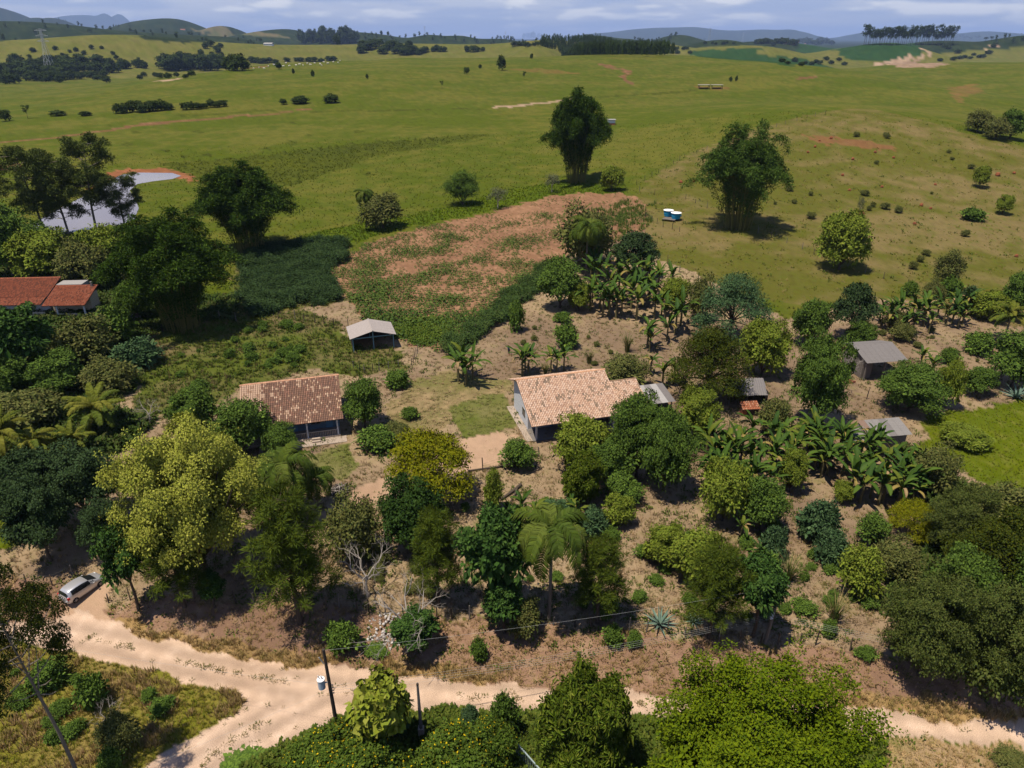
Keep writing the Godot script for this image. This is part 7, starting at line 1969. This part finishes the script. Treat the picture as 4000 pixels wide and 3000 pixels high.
func person() -> void:
	var root := thing("person", on_ground(-.54, -109.47), "person in a dark teal shirt by the bananas, both hands raised", "person", "", .4)
	var B := [
		[Vector3(-.09, .05, .02), Vector3(-.10, .48, .03), .045, .06], [Vector3(-.10, .48, .03), Vector3(-.09, .92, 0), .065, .09],
		[Vector3(.09, .05, .02), Vector3(.11, .48, .04), .045, .06], [Vector3(.11, .48, .04), Vector3(.09, .92, 0), .065, .09],
		[Vector3(-.10, .035, .02), Vector3(-.11, .03, .17), .04, .035], [Vector3(.10, .035, .02), Vector3(.12, .03, .17), .04, .035],
		[Vector3(-.06, .95, 0), Vector3(.06, .95, 0), .12, .12], [Vector3(0, .98, 0), Vector3(0, 1.3, 0), .125, .14],
		[Vector3(-.13, 1.36, 0), Vector3(.13, 1.36, 0), .075, .075], [Vector3(0, 1.38, 0), Vector3(0, 1.5, .02), .055, .052],
		[Vector3(0, 1.58, .03), Vector3(0, 1.63, .01), .085, .092], [Vector3(0, 1.56, .1), Vector3(0, 1.55, .12), .018, .012],
		[Vector3(-.17, 1.37, 0), Vector3(-.33, 1.28, .14), .055, .045], [Vector3(-.33, 1.28, .14), Vector3(-.13, 1.5, .22), .043, .032],
		[Vector3(.17, 1.37, 0), Vector3(.33, 1.28, .14), .055, .045], [Vector3(.33, 1.28, .14), Vector3(.13, 1.5, .22), .043, .032]]
	for s in [-1.0, 1.0]:
		B.append([Vector3(s * .13, 1.5, .22), Vector3(s * .09, 1.56, .22), .032, .028])
		for k in 4: B.append([Vector3(s * .095, 1.55, .2 + .016 * k), Vector3(s * .06, 1.6 + .008 * k, .19 + .016 * k), .01, .009])
		B.append([Vector3(s * .115, 1.53, .2), Vector3(s * .08, 1.53, .16), .012, .01])
	part("body", nets(B, .022, Vector3(-.46, -.03, -.2), Vector3(.46, 1.78, .34), .022, func(p: Vector3) -> Color:
		if p.y > 1.63 or (p.y > 1.52 and p.z < -.01 and absf(p.x) < .12): return Color(.012, .010, .009)
		if p.y > 1.44 and not (p.z < .1 and p.y < 1.46): return Color(.30, .17, .11)
		if p.y > .93: return Color(.012, .055, .075)
		if p.y > .5: return Color(.012, .018, .045)
		if p.y > .08: return Color(.30, .15, .10)
		return Color(.25, .05, .03)), M.skin, root)

func cattle() -> void:
	var B := [[Vector3(-.7, 1.1, 0), Vector3(.65, 1.12, 0), .34, .38], [Vector3(.65, 1.2, 0), Vector3(1.0, 1.3, 0), .26, .17], [Vector3(1.0, 1.3, 0), Vector3(1.35, 1.05, 0), .15, .09], [Vector3(.45, 1.45, 0), Vector3(.6, 1.5, 0), .16, .14],
		[Vector3(-.7, 1.0, .2), Vector3(-.62, .72, .2), .17, .11], [Vector3(-.62, .72, .2), Vector3(-.74, .45, .2), .09, .06], [Vector3(-.74, .45, .2), Vector3(-.72, .05, .2), .055, .06],
		[Vector3(-.7, 1.0, -.2), Vector3(-.62, .72, -.2), .17, .11], [Vector3(-.62, .72, -.2), Vector3(-.74, .45, -.2), .09, .06], [Vector3(-.74, .45, -.2), Vector3(-.72, .05, -.2), .055, .06],
		[Vector3(.55, .95, .2), Vector3(.58, .5, .2), .14, .075], [Vector3(.58, .5, .2), Vector3(.58, .05, .2), .06, .06], [Vector3(.55, .95, -.2), Vector3(.58, .5, -.2), .14, .075], [Vector3(.58, .5, -.2), Vector3(.58, .05, -.2), .06, .06],
		[Vector3(-1.03, 1.2, 0), Vector3(-1.1, .6, 0), .035, .03], [Vector3(1.0, 1.38, .12), Vector3(.98, 1.36, .26), .045, .03], [Vector3(1.0, 1.38, -.12), Vector3(.98, 1.36, -.26), .045, .03]]
	var m := nets(B, .07, Vector3(-1.25, -.1, -.6), Vector3(1.6, 1.8, .6), .05, func(p: Vector3) -> Color: return Color(.62, .58, .52) if p.y > .12 else Color(.1, .09, .08))
	var rng := RandomNumberGenerator.new()
	rng.seed = 4
	for q in COWS:
		var root := thing("cow", on_ground(q[0], q[1]), "one of the white cows grazing on the far left pasture", "cow", "white cattle on the pasture", rng.randf() * TAU)
		part("body", m, M.skin, root, Transform3D(Basis.from_scale(Vector3.ONE * rng.randf_range(.9, 1.15)), Vector3.ZERO))

func tanks() -> void:
	var k := 0
	for q in [[42.7, -194.7, "farther of the two blue water tanks with white lids"], [44.2, -191.9, "nearer of the two blue water tanks with white lids"]]:
		var root := thing("water_tank", on_ground(q[0], q[1]) + Vector3(0, .45, 0), q[2], "water tank", "blue water tanks", k * .4)
		var st := st_new()
		st.set_smooth_group(1)
		tube(st, [Vector3(0, 0, 0), Vector3(0, .02, 0), Vector3(0, .7, 0), Vector3(0, .72, 0), Vector3(0, .78, 0), Vector3(0, .8, 0), Vector3(0, 1.45, 0), Vector3(0, 1.5, 0), Vector3(0, 1.56, 0)], [1.05, 1.1, 1.2, 1.24, 1.24, 1.21, 1.32, 1.38, 1.38], 28)
		part("shell", done(st), M.tank_blue, root)
		st = st_new()
		tube(st, [Vector3(0, 1.56, 0), Vector3(0, 1.6, 0), Vector3(0, 1.66, 0), Vector3(0, 1.74, 0), Vector3(0, 1.78, 0)], [1.42, 1.42, 1.1, .55, .3], 28)
		part("lid", done(st), M.white_paint, root)
		st = st_new()
		box(st, Vector3(.4, .9, 1.25), Vector3(.9, 1.2, 1.3))
		part("label_plate", done(st), M.tank_pale, root)
		k += 1
	var base := thing("tank_stand", on_ground(43.4, -193.3), "low wooden platform under the blue water tanks", "platform", "", deg_to_rad(60))
	for i in 9:
		wall_box("plank", base, Vector3(-3.0, .34, -1.7 + i * .39), Vector3(3.0, .42, -1.35 + i * .39), M.wood_grey)
	for x in [-2.7, 0.0, 2.7]:
		for z in [-1.5, 1.6]:
			wall_box("leg", base, Vector3(x - .1, -.5, z - .1), Vector3(x + .1, .34, z + .1), M.wood_dark)

func small_things() -> void:
	var rng := RandomNumberGenerator.new()
	rng.seed = 55
	# firewood heap in front of the left farmhouse
	var heap := thing("firewood_pile", on_ground(-20.36, -69.6), "round heap of grey firewood sticks on the driveway", "firewood")
	var stick := []
	for k in 3:
		var st := st_new()
		tube(st, [Vector3(-.7, 0, 0), Vector3(0, rng.randf_range(-.05, .08), .03), Vector3(.7, 0, .02)], [.06, .055, .04], 6)
		stick.append(done(st))
	for i in 90:
		var a := rng.randf() * TAU
		var r := .75 * sqrt(rng.randf())
		part("stick", stick[i % 3], [M.wood_grey, M.bark_pale, M.wood_dark][i % 3], heap, Transform3D(Basis(Vector3.UP, rng.randf() * TAU) * Basis(Vector3.BACK, rng.randf_range(-.35, .35)), Vector3(cos(a) * r, .08 + (.8 - r * .75) * rng.randf(), sin(a) * r)))
	# white stone heap on the bank
	var stones := thing("stone_heap", on_ground(-11.4, -48.6), "heap of pale stones on the bank under the bare white-branched tree", "stones")
	var rocks := []
	for k in 4:
		var v := SphereMesh.new()
		v.radius = .5; v.height = .8; v.radial_segments = 7; v.rings = 3
		var st := SurfaceTool.new()
		st.create_from(v, 0)
		var ar := st.commit_to_arrays()
		var vs: PackedVector3Array = ar[Mesh.ARRAY_VERTEX]
		for i in vs.size(): vs[i] *= 1.0 + .35 * noise_fine.get_noise_3d(vs[i].x * 3 + k * 9, vs[i].y * 3, vs[i].z * 3)
		rocks.append(arrays_mesh(vs, PackedColorArray(), ar[Mesh.ARRAY_INDEX]) if false else rock_mesh(vs, ar[Mesh.ARRAY_INDEX]))
	for i in 170:
		var x := rng.randf_range(-1.9, 2.0)
		var z := rng.randf_range(-1.6, 1.8)
		if x * x / 4 + z * z / 3.4 > 1.0: continue
		var g := on_ground(-11.4 + x, -48.6 + z) - stones.position
		part("stone", rocks[i % 4], [M.stone, M.stone_pale][i % 2], stones, Transform3D(Basis(rand_dir(rng), rng.randf() * TAU).scaled(Vector3.ONE * rng.randf_range(.14, .36)), g + Vector3(0, maxf(0, .45 - .25 * (x * x + z * z)) * rng.randf() + .04, 0)))
	# termite mounds on the dry hill
	for i in MOUNDS.size():
		var q: Array = MOUNDS[i]
		var s: float = q[2]
		var o := part("termite_mound", rocks[i % 4], M.termite, self, Transform3D(Basis(Vector3.UP, rng.randf() * TAU).scaled(Vector3(s, s * 1.3, s) * .9), on_ground(q[0], q[1]) + Vector3(0, s * .2, 0)))
		tag(o, "one of the reddish termite mounds scattered over the dry hill", "termite mound", "termite mounds")
	# stump, felled trunk and logs
	var stump := thing("tree_stump", on_ground(4.85, -66.5), "cut tree stump beside the long-leaved mango tree", "stump")
	var st := st_new()
	tube(st, [Vector3(0, -.2, 0), Vector3(0, .2, 0), Vector3(.03, .75, 0)], [.5, .38, .36], 10, false)
	part("bark", done(st), M.bark, stump)
	st = st_new()
	tube(st, [Vector3(.03, .74, 0), Vector3(.03, .76, 0)], [.35, .35], 10)
	part("cut_face", done(st), M.wood_cut, stump)
	var log := thing("felled_trunk", on_ground(.2, -69.6), "felled forked trunk lying in the orchard", "log", "", deg_to_rad(52))
	st = st_new()
	tube(st, [Vector3(-2.4, .2, 0), Vector3(0, .25, .1), Vector3(1.4, .25, 0)], [.14, .17, .19], 7)
	part("trunk", done(st), M.bark, log)
	st = st_new()
	tube(st, [Vector3(.6, .25, .05), Vector3(-.6, .3, .7), Vector3(-2.2, .25, 1.2)], [.13, .11, .06], 6)
	part("branch", done(st), M.bark, log)
	var l2 := thing("fallen_log", on_ground(-2.5, -74.6), "long thin log lying along the driveway edge", "log", "", deg_to_rad(15))
	st = st_new()
	tube(st, [Vector3(-3, .1, 0), Vector3(0, .15, .15), Vector3(3.2, .12, 0)], [.13, .15, .12], 6)
	part("trunk", done(st), M.bark, l2)
	# gate and end posts at the bottom
	var gate := thing("wire_gate", on_ground(1.2, -35.4), "metal mesh gate among the bushes at the bottom edge", "gate", "", deg_to_rad(-52))
	for q in [[Vector3(-1.5, 0, 0), Vector3(-1.5, 1.75, 0)], [Vector3(1.5, 0, 0), Vector3(1.5, 1.75, 0)], [Vector3(-1.5, 1.7, 0), Vector3(1.5, 1.7, 0)], [Vector3(-1.5, .1, 0), Vector3(1.5, .1, 0)]]:
		st = st_new()
		bar(st, q[0], q[1], .09)
		part("rail", done(st), M.gate_metal, gate)
	for k in 14:
		st = st_new()
		bar(st, Vector3(-1.35 + k * .21, .1, 0), Vector3(-1.35 + k * .21, 1.7, 0), .025)
		part("bar", done(st), M.gate_metal, gate)
	var ep := thing("corner_post", on_ground(30.8, -34.6), "thick wooden corner post with braces at the bottom right", "post")
	for q in [[Vector3(0, -.3, 0), Vector3(0, 1.2, 0), .26], [Vector3(.28, -.3, .1), Vector3(.3, 1.1, .1), .2], [Vector3(-2.0, 0, .1), Vector3(0, .95, 0), .1], [Vector3(2.0, -.1, .2), Vector3(.3, .9, .1), .1]]:
		st = st_new()
		bar(st, q[0], q[1], q[2])
		part("timber", done(st), M.wood_grey, ep)
	# far cattle shelters, kiosk, houses
	var n := 0
	for q in [[134.7, -539.6], [143.9, -540.0]]:
		var s := thing("cattle_shelter", on_ground(q[0], q[1]), ["left of the two small roofed cattle shelters on the pasture", "right of the two small roofed cattle shelters on the pasture"][n], "shelter")
		wall_box("roof", s, Vector3(-4, 2.6, -2), Vector3(4, 2.8, 2), M.tin_light)
		for x in [-3.6, 3.4]:
			for z in [-1.7, 1.6]: wall_box("post", s, Vector3(x, -.4, z), Vector3(x + .25, 2.6, z + .25), M.wood_dark)
		wall_box("trough", s, Vector3(-3, .3, -.5), Vector3(3, .9, .5), M.wood_dark)
		n += 1
	var kiosk := thing("field_hut", on_ground(47.5, -360), "small white hut with a brick base behind the lone bamboo", "hut")
	wall_box("base", kiosk, Vector3(-1.7, -.5, -1.4), Vector3(1.7, .9, 1.4), M.brick)
	wall_box("wall", kiosk, Vector3(-1.65, .9, -1.35), Vector3(1.65, 2.3, 1.35), M.white_wall)
	wall_box("roof", kiosk, Vector3(-2.0, 2.3, -1.7), Vector3(2.0, 2.5, 1.7), M.tin_light)
	var hn := ["white shed on the far left hillside", "orange house among the tall trees on the skyline", "red-roofed house at the left of the far village", "white house in the far village", "second red-roofed house of the far village", "pale house in front of the far village", "red-roofed house at the right of the far village", "red-roofed house on the far wooded ridge at the left"]
	for i in HOUSES.size():
		var q: Array = HOUSES[i]
		var s := thing("far_house", on_ground(q[0], q[1]), hn[i], "house", "", rng.randf_range(-.4, .4))
		var w: float = q[2]
		wall_box("wall", s, Vector3(-w / 2, -2, -4), Vector3(w / 2, 4, 4), [M.white_wall, M.orange_wall, M.cream_wall][0 if i in [0, 3, 5] else (1 if i == 1 else 2)])
		var rf := st_new()
		quad(rf, Vector3(-w / 2 - .6, 3.9, 4.6), Vector3(w / 2 + .6, 3.9, 4.6), Vector3(w / 2 + .6, 6.2, 0), Vector3(-w / 2 - .6, 6.2, 0))
		quad(rf, Vector3(-w / 2 - .6, 3.9, -4.6), Vector3(w / 2 + .6, 3.9, -4.6), Vector3(w / 2 + .6, 6.2, 0), Vector3(-w / 2 - .6, 6.2, 0))
		part("roof", done(rf), M.tin_light if i == 0 else M.red_roof, s)
	for i in TOWERS.size():
		var q: Array = TOWERS[i]
		tower(on_ground(q[0], q[1]), q[2], ["tall lattice power pylon above the creek-side wood", "lattice power pylon on the left part of the skyline", "lattice power pylon at the middle of the skyline", "lattice power pylon on the right part of the skyline", "small lattice power pylon right of the tall skyline one"][i])

func rock_mesh(vs: PackedVector3Array, ix: PackedInt32Array) -> ArrayMesh:
	var arr := []
	arr.resize(Mesh.ARRAY_MAX)
	arr[Mesh.ARRAY_VERTEX] = vs
	arr[Mesh.ARRAY_INDEX] = ix
	var m := ArrayMesh.new()
	m.add_surface_from_arrays(Mesh.PRIMITIVE_TRIANGLES, arr)
	return m

func tower(at: Vector3, h: float, label: String) -> void:
	var root := thing("power_pylon", at, label, "pylon")
	var st := st_new()
	var w := h * .1
	var prev := []
	for k in 8:
		var t := k / 7.0
		var r := lerpf(w, w * .18, minf(t * 1.3, 1))
		var ring := []
		for c in 4: ring.append(Vector3(r if c in [0, 3] else -r, h * t - 1, r if c < 2 else -r))
		if prev.size():
			for c in 4:
				bar(st, prev[c], ring[c], h * .005)
				bar(st, prev[c], ring[(c + 1) % 4], h * .003)
				bar(st, ring[c], ring[(c + 1) % 4], h * .003)
		prev = ring
	part("mast", done(st), M.pylon, root)
	for y in [.72, .84, .96]:
		st = st_new()
		bar(st, Vector3(-h * .15, h * y, 0), Vector3(h * .15, h * y, 0), h * .009)
		bar(st, Vector3(-h * .15, h * y, 0), Vector3(0, h * (y + .04), 0), h * .006)
		bar(st, Vector3(h * .15, h * y, 0), Vector3(0, h * (y + .04), 0), h * .006)
		part("cross_arm", done(st), M.pylon, root)

func pond() -> void:
	var p := PackedVector2Array()
	var y := 1e9
	for i in POND.size() / 2:
		var v := Vector2(POND[2 * i], POND[2 * i + 1])
		p.append(v)
	# level sheet just above the flat basin it lies in
	var st := st_new()
	for t in Geometry2D.triangulate_polygon(p):
		st.add_vertex(Vector3(p[t].x, 0, p[t].y))
	var mesh := done(st)
	tag(part("pond", mesh, M.water, self, Transform3D(Basis.IDENTITY, Vector3(0, BASIN[4] + .06, 0))), "pond behind the eucalyptus trees", "pond", "", "structure")

# ---------------------------------------------------------------- sky
func make_sky() -> PanoramaSkyMaterial:
	var n1 := FastNoiseLite.new()
	n1.seed = 3; n1.frequency = .012; n1.fractal_octaves = 5
	var W := 1024
	var H := 512
	var fill := func(img: Image, w: int, h: int, el0: float, el1: float) -> void:
		for j in h:
			var el := lerpf(el0, el1, (j + .5) / h)
			var e := clampf(el / 90.0, 0, 1)
			var air := Color(.85, .885, .95).lerp(Color(.13, .28, .62), pow(e, .42))
			if el < 0: air = Color(.62, .66, .72)
			for i in w:
				var az := 360.0 * i / w
				var c := air
				if el > -1.0:
					# flat-bottomed cloud sheets: the nearer the horizon, the more they are drawn out sideways
					var dist := 1.0 / (sin(deg_to_rad(maxf(el, 0.0) + 3.5)))
					var px := dist * sin(deg_to_rad(az)) * 34.0
					var py := dist * cos(deg_to_rad(az)) * 34.0
					var s := n1.get_noise_2d(px, py) + .55 * n1.get_noise_3d(px * 2.2, py * 2.2, el * 9.0)
					var cover := smoothstep(-.42, .25, s) * lerpf(1.0, .25, smoothstep(3.0, 32.0, el))
					var puff := smoothstep(-.02, .2, n1.get_noise_3d(az * 7.0, el * 42.0, 7.0) + .5 * n1.get_noise_3d(az * 25.0, el * 120.0, 3.0) + s * .3)
					var grey := Color(.87, .885, .925)
					c = c.lerp(grey, cover * .75)
					c = c.lerp(Color(1.0, 1.0, 1.0), puff * cover)
				img.set_pixel(i, j, c)
	var low := Image.create(W, H, false, Image.FORMAT_RGB8)
	fill.call(low, W, H, 90.0, -90.0)
	low.resize(4096, 2048, Image.INTERPOLATE_BILINEAR)
	# finer band near the horizon, where the camera looks
	var band := Image.create(2048, 114, false, Image.FORMAT_RGB8)
	fill.call(band, 2048, 114, 9.0, -1.0)
	band.resize(4096, 114, Image.INTERPOLATE_BILINEAR)
	low.blit_rect(band, Rect2i(0, 0, 4096, 114), Vector2i(0, int((90.0 - 9.0) / 180.0 * 2048)))
	var m := PanoramaSkyMaterial.new()
	m.panorama = ImageTexture.create_from_image(low)
	return m

func setup_materials() -> void:
	var gn := FastNoiseLite.new()
	gn.seed = 11; gn.frequency = .03; gn.fractal_octaves = 5
	var img := gn.get_seamless_image(512, 512)
	img.convert(Image.FORMAT_RGB8)
	for j in 512:
		for i in 512:
			var g := .74 + .26 * img.get_pixel(i, j).r
			img.set_pixel(i, j, Color(g, g, g))
	grain_tex = ImageTexture.create_from_image(img)
	M.ground = tinted(1.0, 0.0, .6)
	M.leaf = tinted(.75, .22)
	M.banana_leaf = tinted(.5, .3)
	M.clay = tinted(.95, 0.0, .7)
	M.skin = tinted(.8)
	M.pan = matte(lin(.10, .055, .035), 1.0)
	M.bark = matte(lin(.10, .075, .055), 1.0, 1.0, 1.2)
	M.bark_grey = matte(lin(.20, .17, .14), 1.0, 1.0, 1.0)
	M.bark_pale = matte(lin(.36, .32, .28), 1.0, 1.0, 1.0)
	M.culm = matte(lin(.13, .12, .03), .7)
	M.banana_stem = matte(lin(.16, .14, .06), .8, 1.0, 1.5)
	M.husk = matte(lin(.34, .15, .03), .9, 1.0, 1.0)
	M.agave = matte(lin(.11, .17, .13), .6)
	M.white_wall = matte(lin(.66, .68, .71), .9, 1.0, .25)
	M.cream_wall = matte(lin(.55, .47, .36), .9, 1.0, .25)
	M.blue_wall = matte(lin(.20, .30, .42), .9, 1.0, .25)
	M.orange_wall = matte(lin(.55, .22, .08), .9)
	M.door_blue = matte(lin(.14, .28, .45), .6)
	M.concrete = matte(lin(.42, .34, .27), 1.0, 1.0, .5)
	M.concrete_dark = matte(lin(.20, .18, .165), 1.0, 1.0, .6)
	M.dirt_floor = matte(lin(.36, .22, .14), 1.0, 1.0, .5)
	M.plaster = matte(lin(.34, .32, .30), .9, 1.0, .4)
	M.brick = matte(lin(.34, .13, .07), .95, 1.0, 1.0)
	M.brick_pale = matte(lin(.36, .24, .16), .95, 1.0, 1.0)
	M.wood_grey = matte(lin(.19, .165, .145), .95, 1.0, 1.2)
	M.wood_dark = matte(lin(.06, .048, .04), .95, 1.0, 1.2)
	M.wood_post = matte(lin(.13, .095, .07), .95, 1.0, 1.2)
	M.wood_pale = matte(lin(.40, .33, .26), .9)
	M.wood_cut = matte(lin(.42, .27, .15), .9)
	M.teal_wood = matte(lin(.13, .22, .23), .8)
	M.tin = matte(lin(.25, .235, .225), .75, 1.0, .5)
	M.tin_light = matte(lin(.40, .385, .37), .7, 1.0, .5)
	M.tin_pale = matte(lin(.40, .355, .33), .85, 1.0, .5)
	M.tin_dark = matte(lin(.20, .185, .18), .8, 1.0, .5)
	M.tin_rust = matte(lin(.25, .17, .13), .9, 1.0, .8)
	M.red_roof = matte(lin(.40, .14, .07), .9)
	M.black = matte(lin(.01, .01, .01), 1.0)
	M.stone = matte(lin(.42, .38, .35), 1.0, 1.0, 1.0)
	M.stone_pale = matte(lin(.58, .54, .51), 1.0, 1.0, 1.0)
	M.termite = matte(lin(.26, .09, .04), 1.0, 1.0, 1.0)
	M.grey_metal = matte(lin(.3, .3, .31), .5)
	M.gate_metal = matte(lin(.24, .30, .30), .5)
	M.pylon = matte(lin(.36, .38, .40), .6)
	M.wire = matte(lin(.12, .11, .10), .7)
	M.wire_light = matte(lin(.26, .27, .26), .6)
	M.ceramic = matte(lin(.5, .5, .52), .3)
	M.ceramic_dark = matte(lin(.07, .06, .06), .4)
	M.transformer = matte(lin(.30, .36, .44), .4)
	M.white_paint = matte(lin(.74, .73, .72), .6)
	M.tank_blue = matte(lin(.012, .23, .42), .45)
	M.tank_pale = matte(lin(.05, .34, .50), .5)
	M.silver = matte(lin(.47, .47, .48), .28)
	M.silver.metallic = .55
	M.silver.clearcoat_enabled = true
	M.silver.clearcoat = .7
	M.car_glass = matte(lin(.010, .012, .014), .06)
	M.car_glass.metallic_specular = .6
	M.glass = matte(lin(.02, .025, .03), .08)
	M.tail_light = matte(lin(.42, .015, .02), .2)
	M.headlight = matte(lin(.6, .62, .65), .15)
	M.plate = matte(lin(.30, .31, .33), .5)
	M.rubber = matte(lin(.018, .018, .018), .9)
	M.rim = matte(lin(.40, .40, .41), .35)
	M.rim.metallic = .7
	M.water = matte(lin(.16, .14, .15), .07)
	M.water.metallic_specular = .5

func _ready() -> void:
	# camera, sky, sun, exposure
	var cam := Camera3D.new()
	cam.fov = 56.8
	cam.near = .5
	cam.far = 90000
	cam.position = Vector3(0, CAM_HEIGHT, 0)
	cam.rotation_degrees = Vector3(-26, 0, 0)
	add_child(cam)
	cam.current = true
	var we := WorldEnvironment.new()
	var env := Environment.new()
	env.background_mode = Environment.BG_SKY
	var sky := Sky.new()
	sky.sky_material = make_sky()
	env.sky = sky
	env.background_energy_multiplier = .72
	env.tonemap_mode = Environment.TONE_MAPPER_LINEAR
	env.tonemap_exposure = 1.36
	env.sdfgi_enabled = true
	env.ssao_enabled = true
	env.ssil_enabled = true
	env.fog_enabled = true
	env.fog_density = .00004
	env.fog_light_color = Color(.62, .72, .9)
	we.environment = env
	add_child(we)
	var sun := DirectionalLight3D.new()
	sun.light_energy = 1.6
	sun.light_color = Color(1.0, .955, .88)
	sun.light_angular_distance = .5
	sun.shadow_enabled = true
	add_child(sun)
	sun.look_at_from_position(Vector3.ZERO, Vector3(.86 * .31, -.951, -.5 * .31), Vector3.FORWARD)
	# noise fields shared by ground and plants
	noise_big.seed = 1; noise_big.frequency = .012; noise_big.fractal_octaves = 3
	noise_mid.seed = 2; noise_mid.frequency = .09; noise_mid.fractal_octaves = 3
	noise_fine.seed = 3; noise_fine.frequency = .55; noise_fine.fractal_octaves = 3
	noise_edge.seed = 4; noise_edge.frequency = .02; noise_edge.fractal_octaves = 4
	for m in HILLS:
		var k := Vector4(m[0], m[1], m[2], m[3])
		hill_list.append(k)
		hill_h[k] = m[4]
	setup_zones()
	setup_materials()
	print("ground ", Time.get_ticks_msec())
	build_ground()
	print("pond ", Time.get_ticks_msec())
	pond()
	farmhouse_left()
	farmhouse_right()
	red_house()
	open_shed()
	barn()
	low_sheds()
	print("trees ", Time.get_ticks_msec())
	setup_protos()
	plant_trees()
	plant_bananas()
	plant_palms()
	plant_cane()
	print("woods ", Time.get_ticks_msec())
	far_woods()
	crops()
	sow()
	print("things ", Time.get_ticks_msec())
	fences()
	poles()
	car()
	person()
	cattle()
	tanks()
	small_things()
	var faces := 0
	var seen := {}
	for n in find_children("*", "MeshInstance3D", true, false):
		if not seen.has(n.mesh):
			seen[n.mesh] = true
			for s in n.mesh.get_surface_count(): faces += (n.mesh.surface_get_array_index_len(s) if n.mesh.surface_get_array_index_len(s) > 0 else n.mesh.surface_get_array_len(s)) / 3
	print("triangles ", faces)
	print("done ", Time.get_ticks_msec())
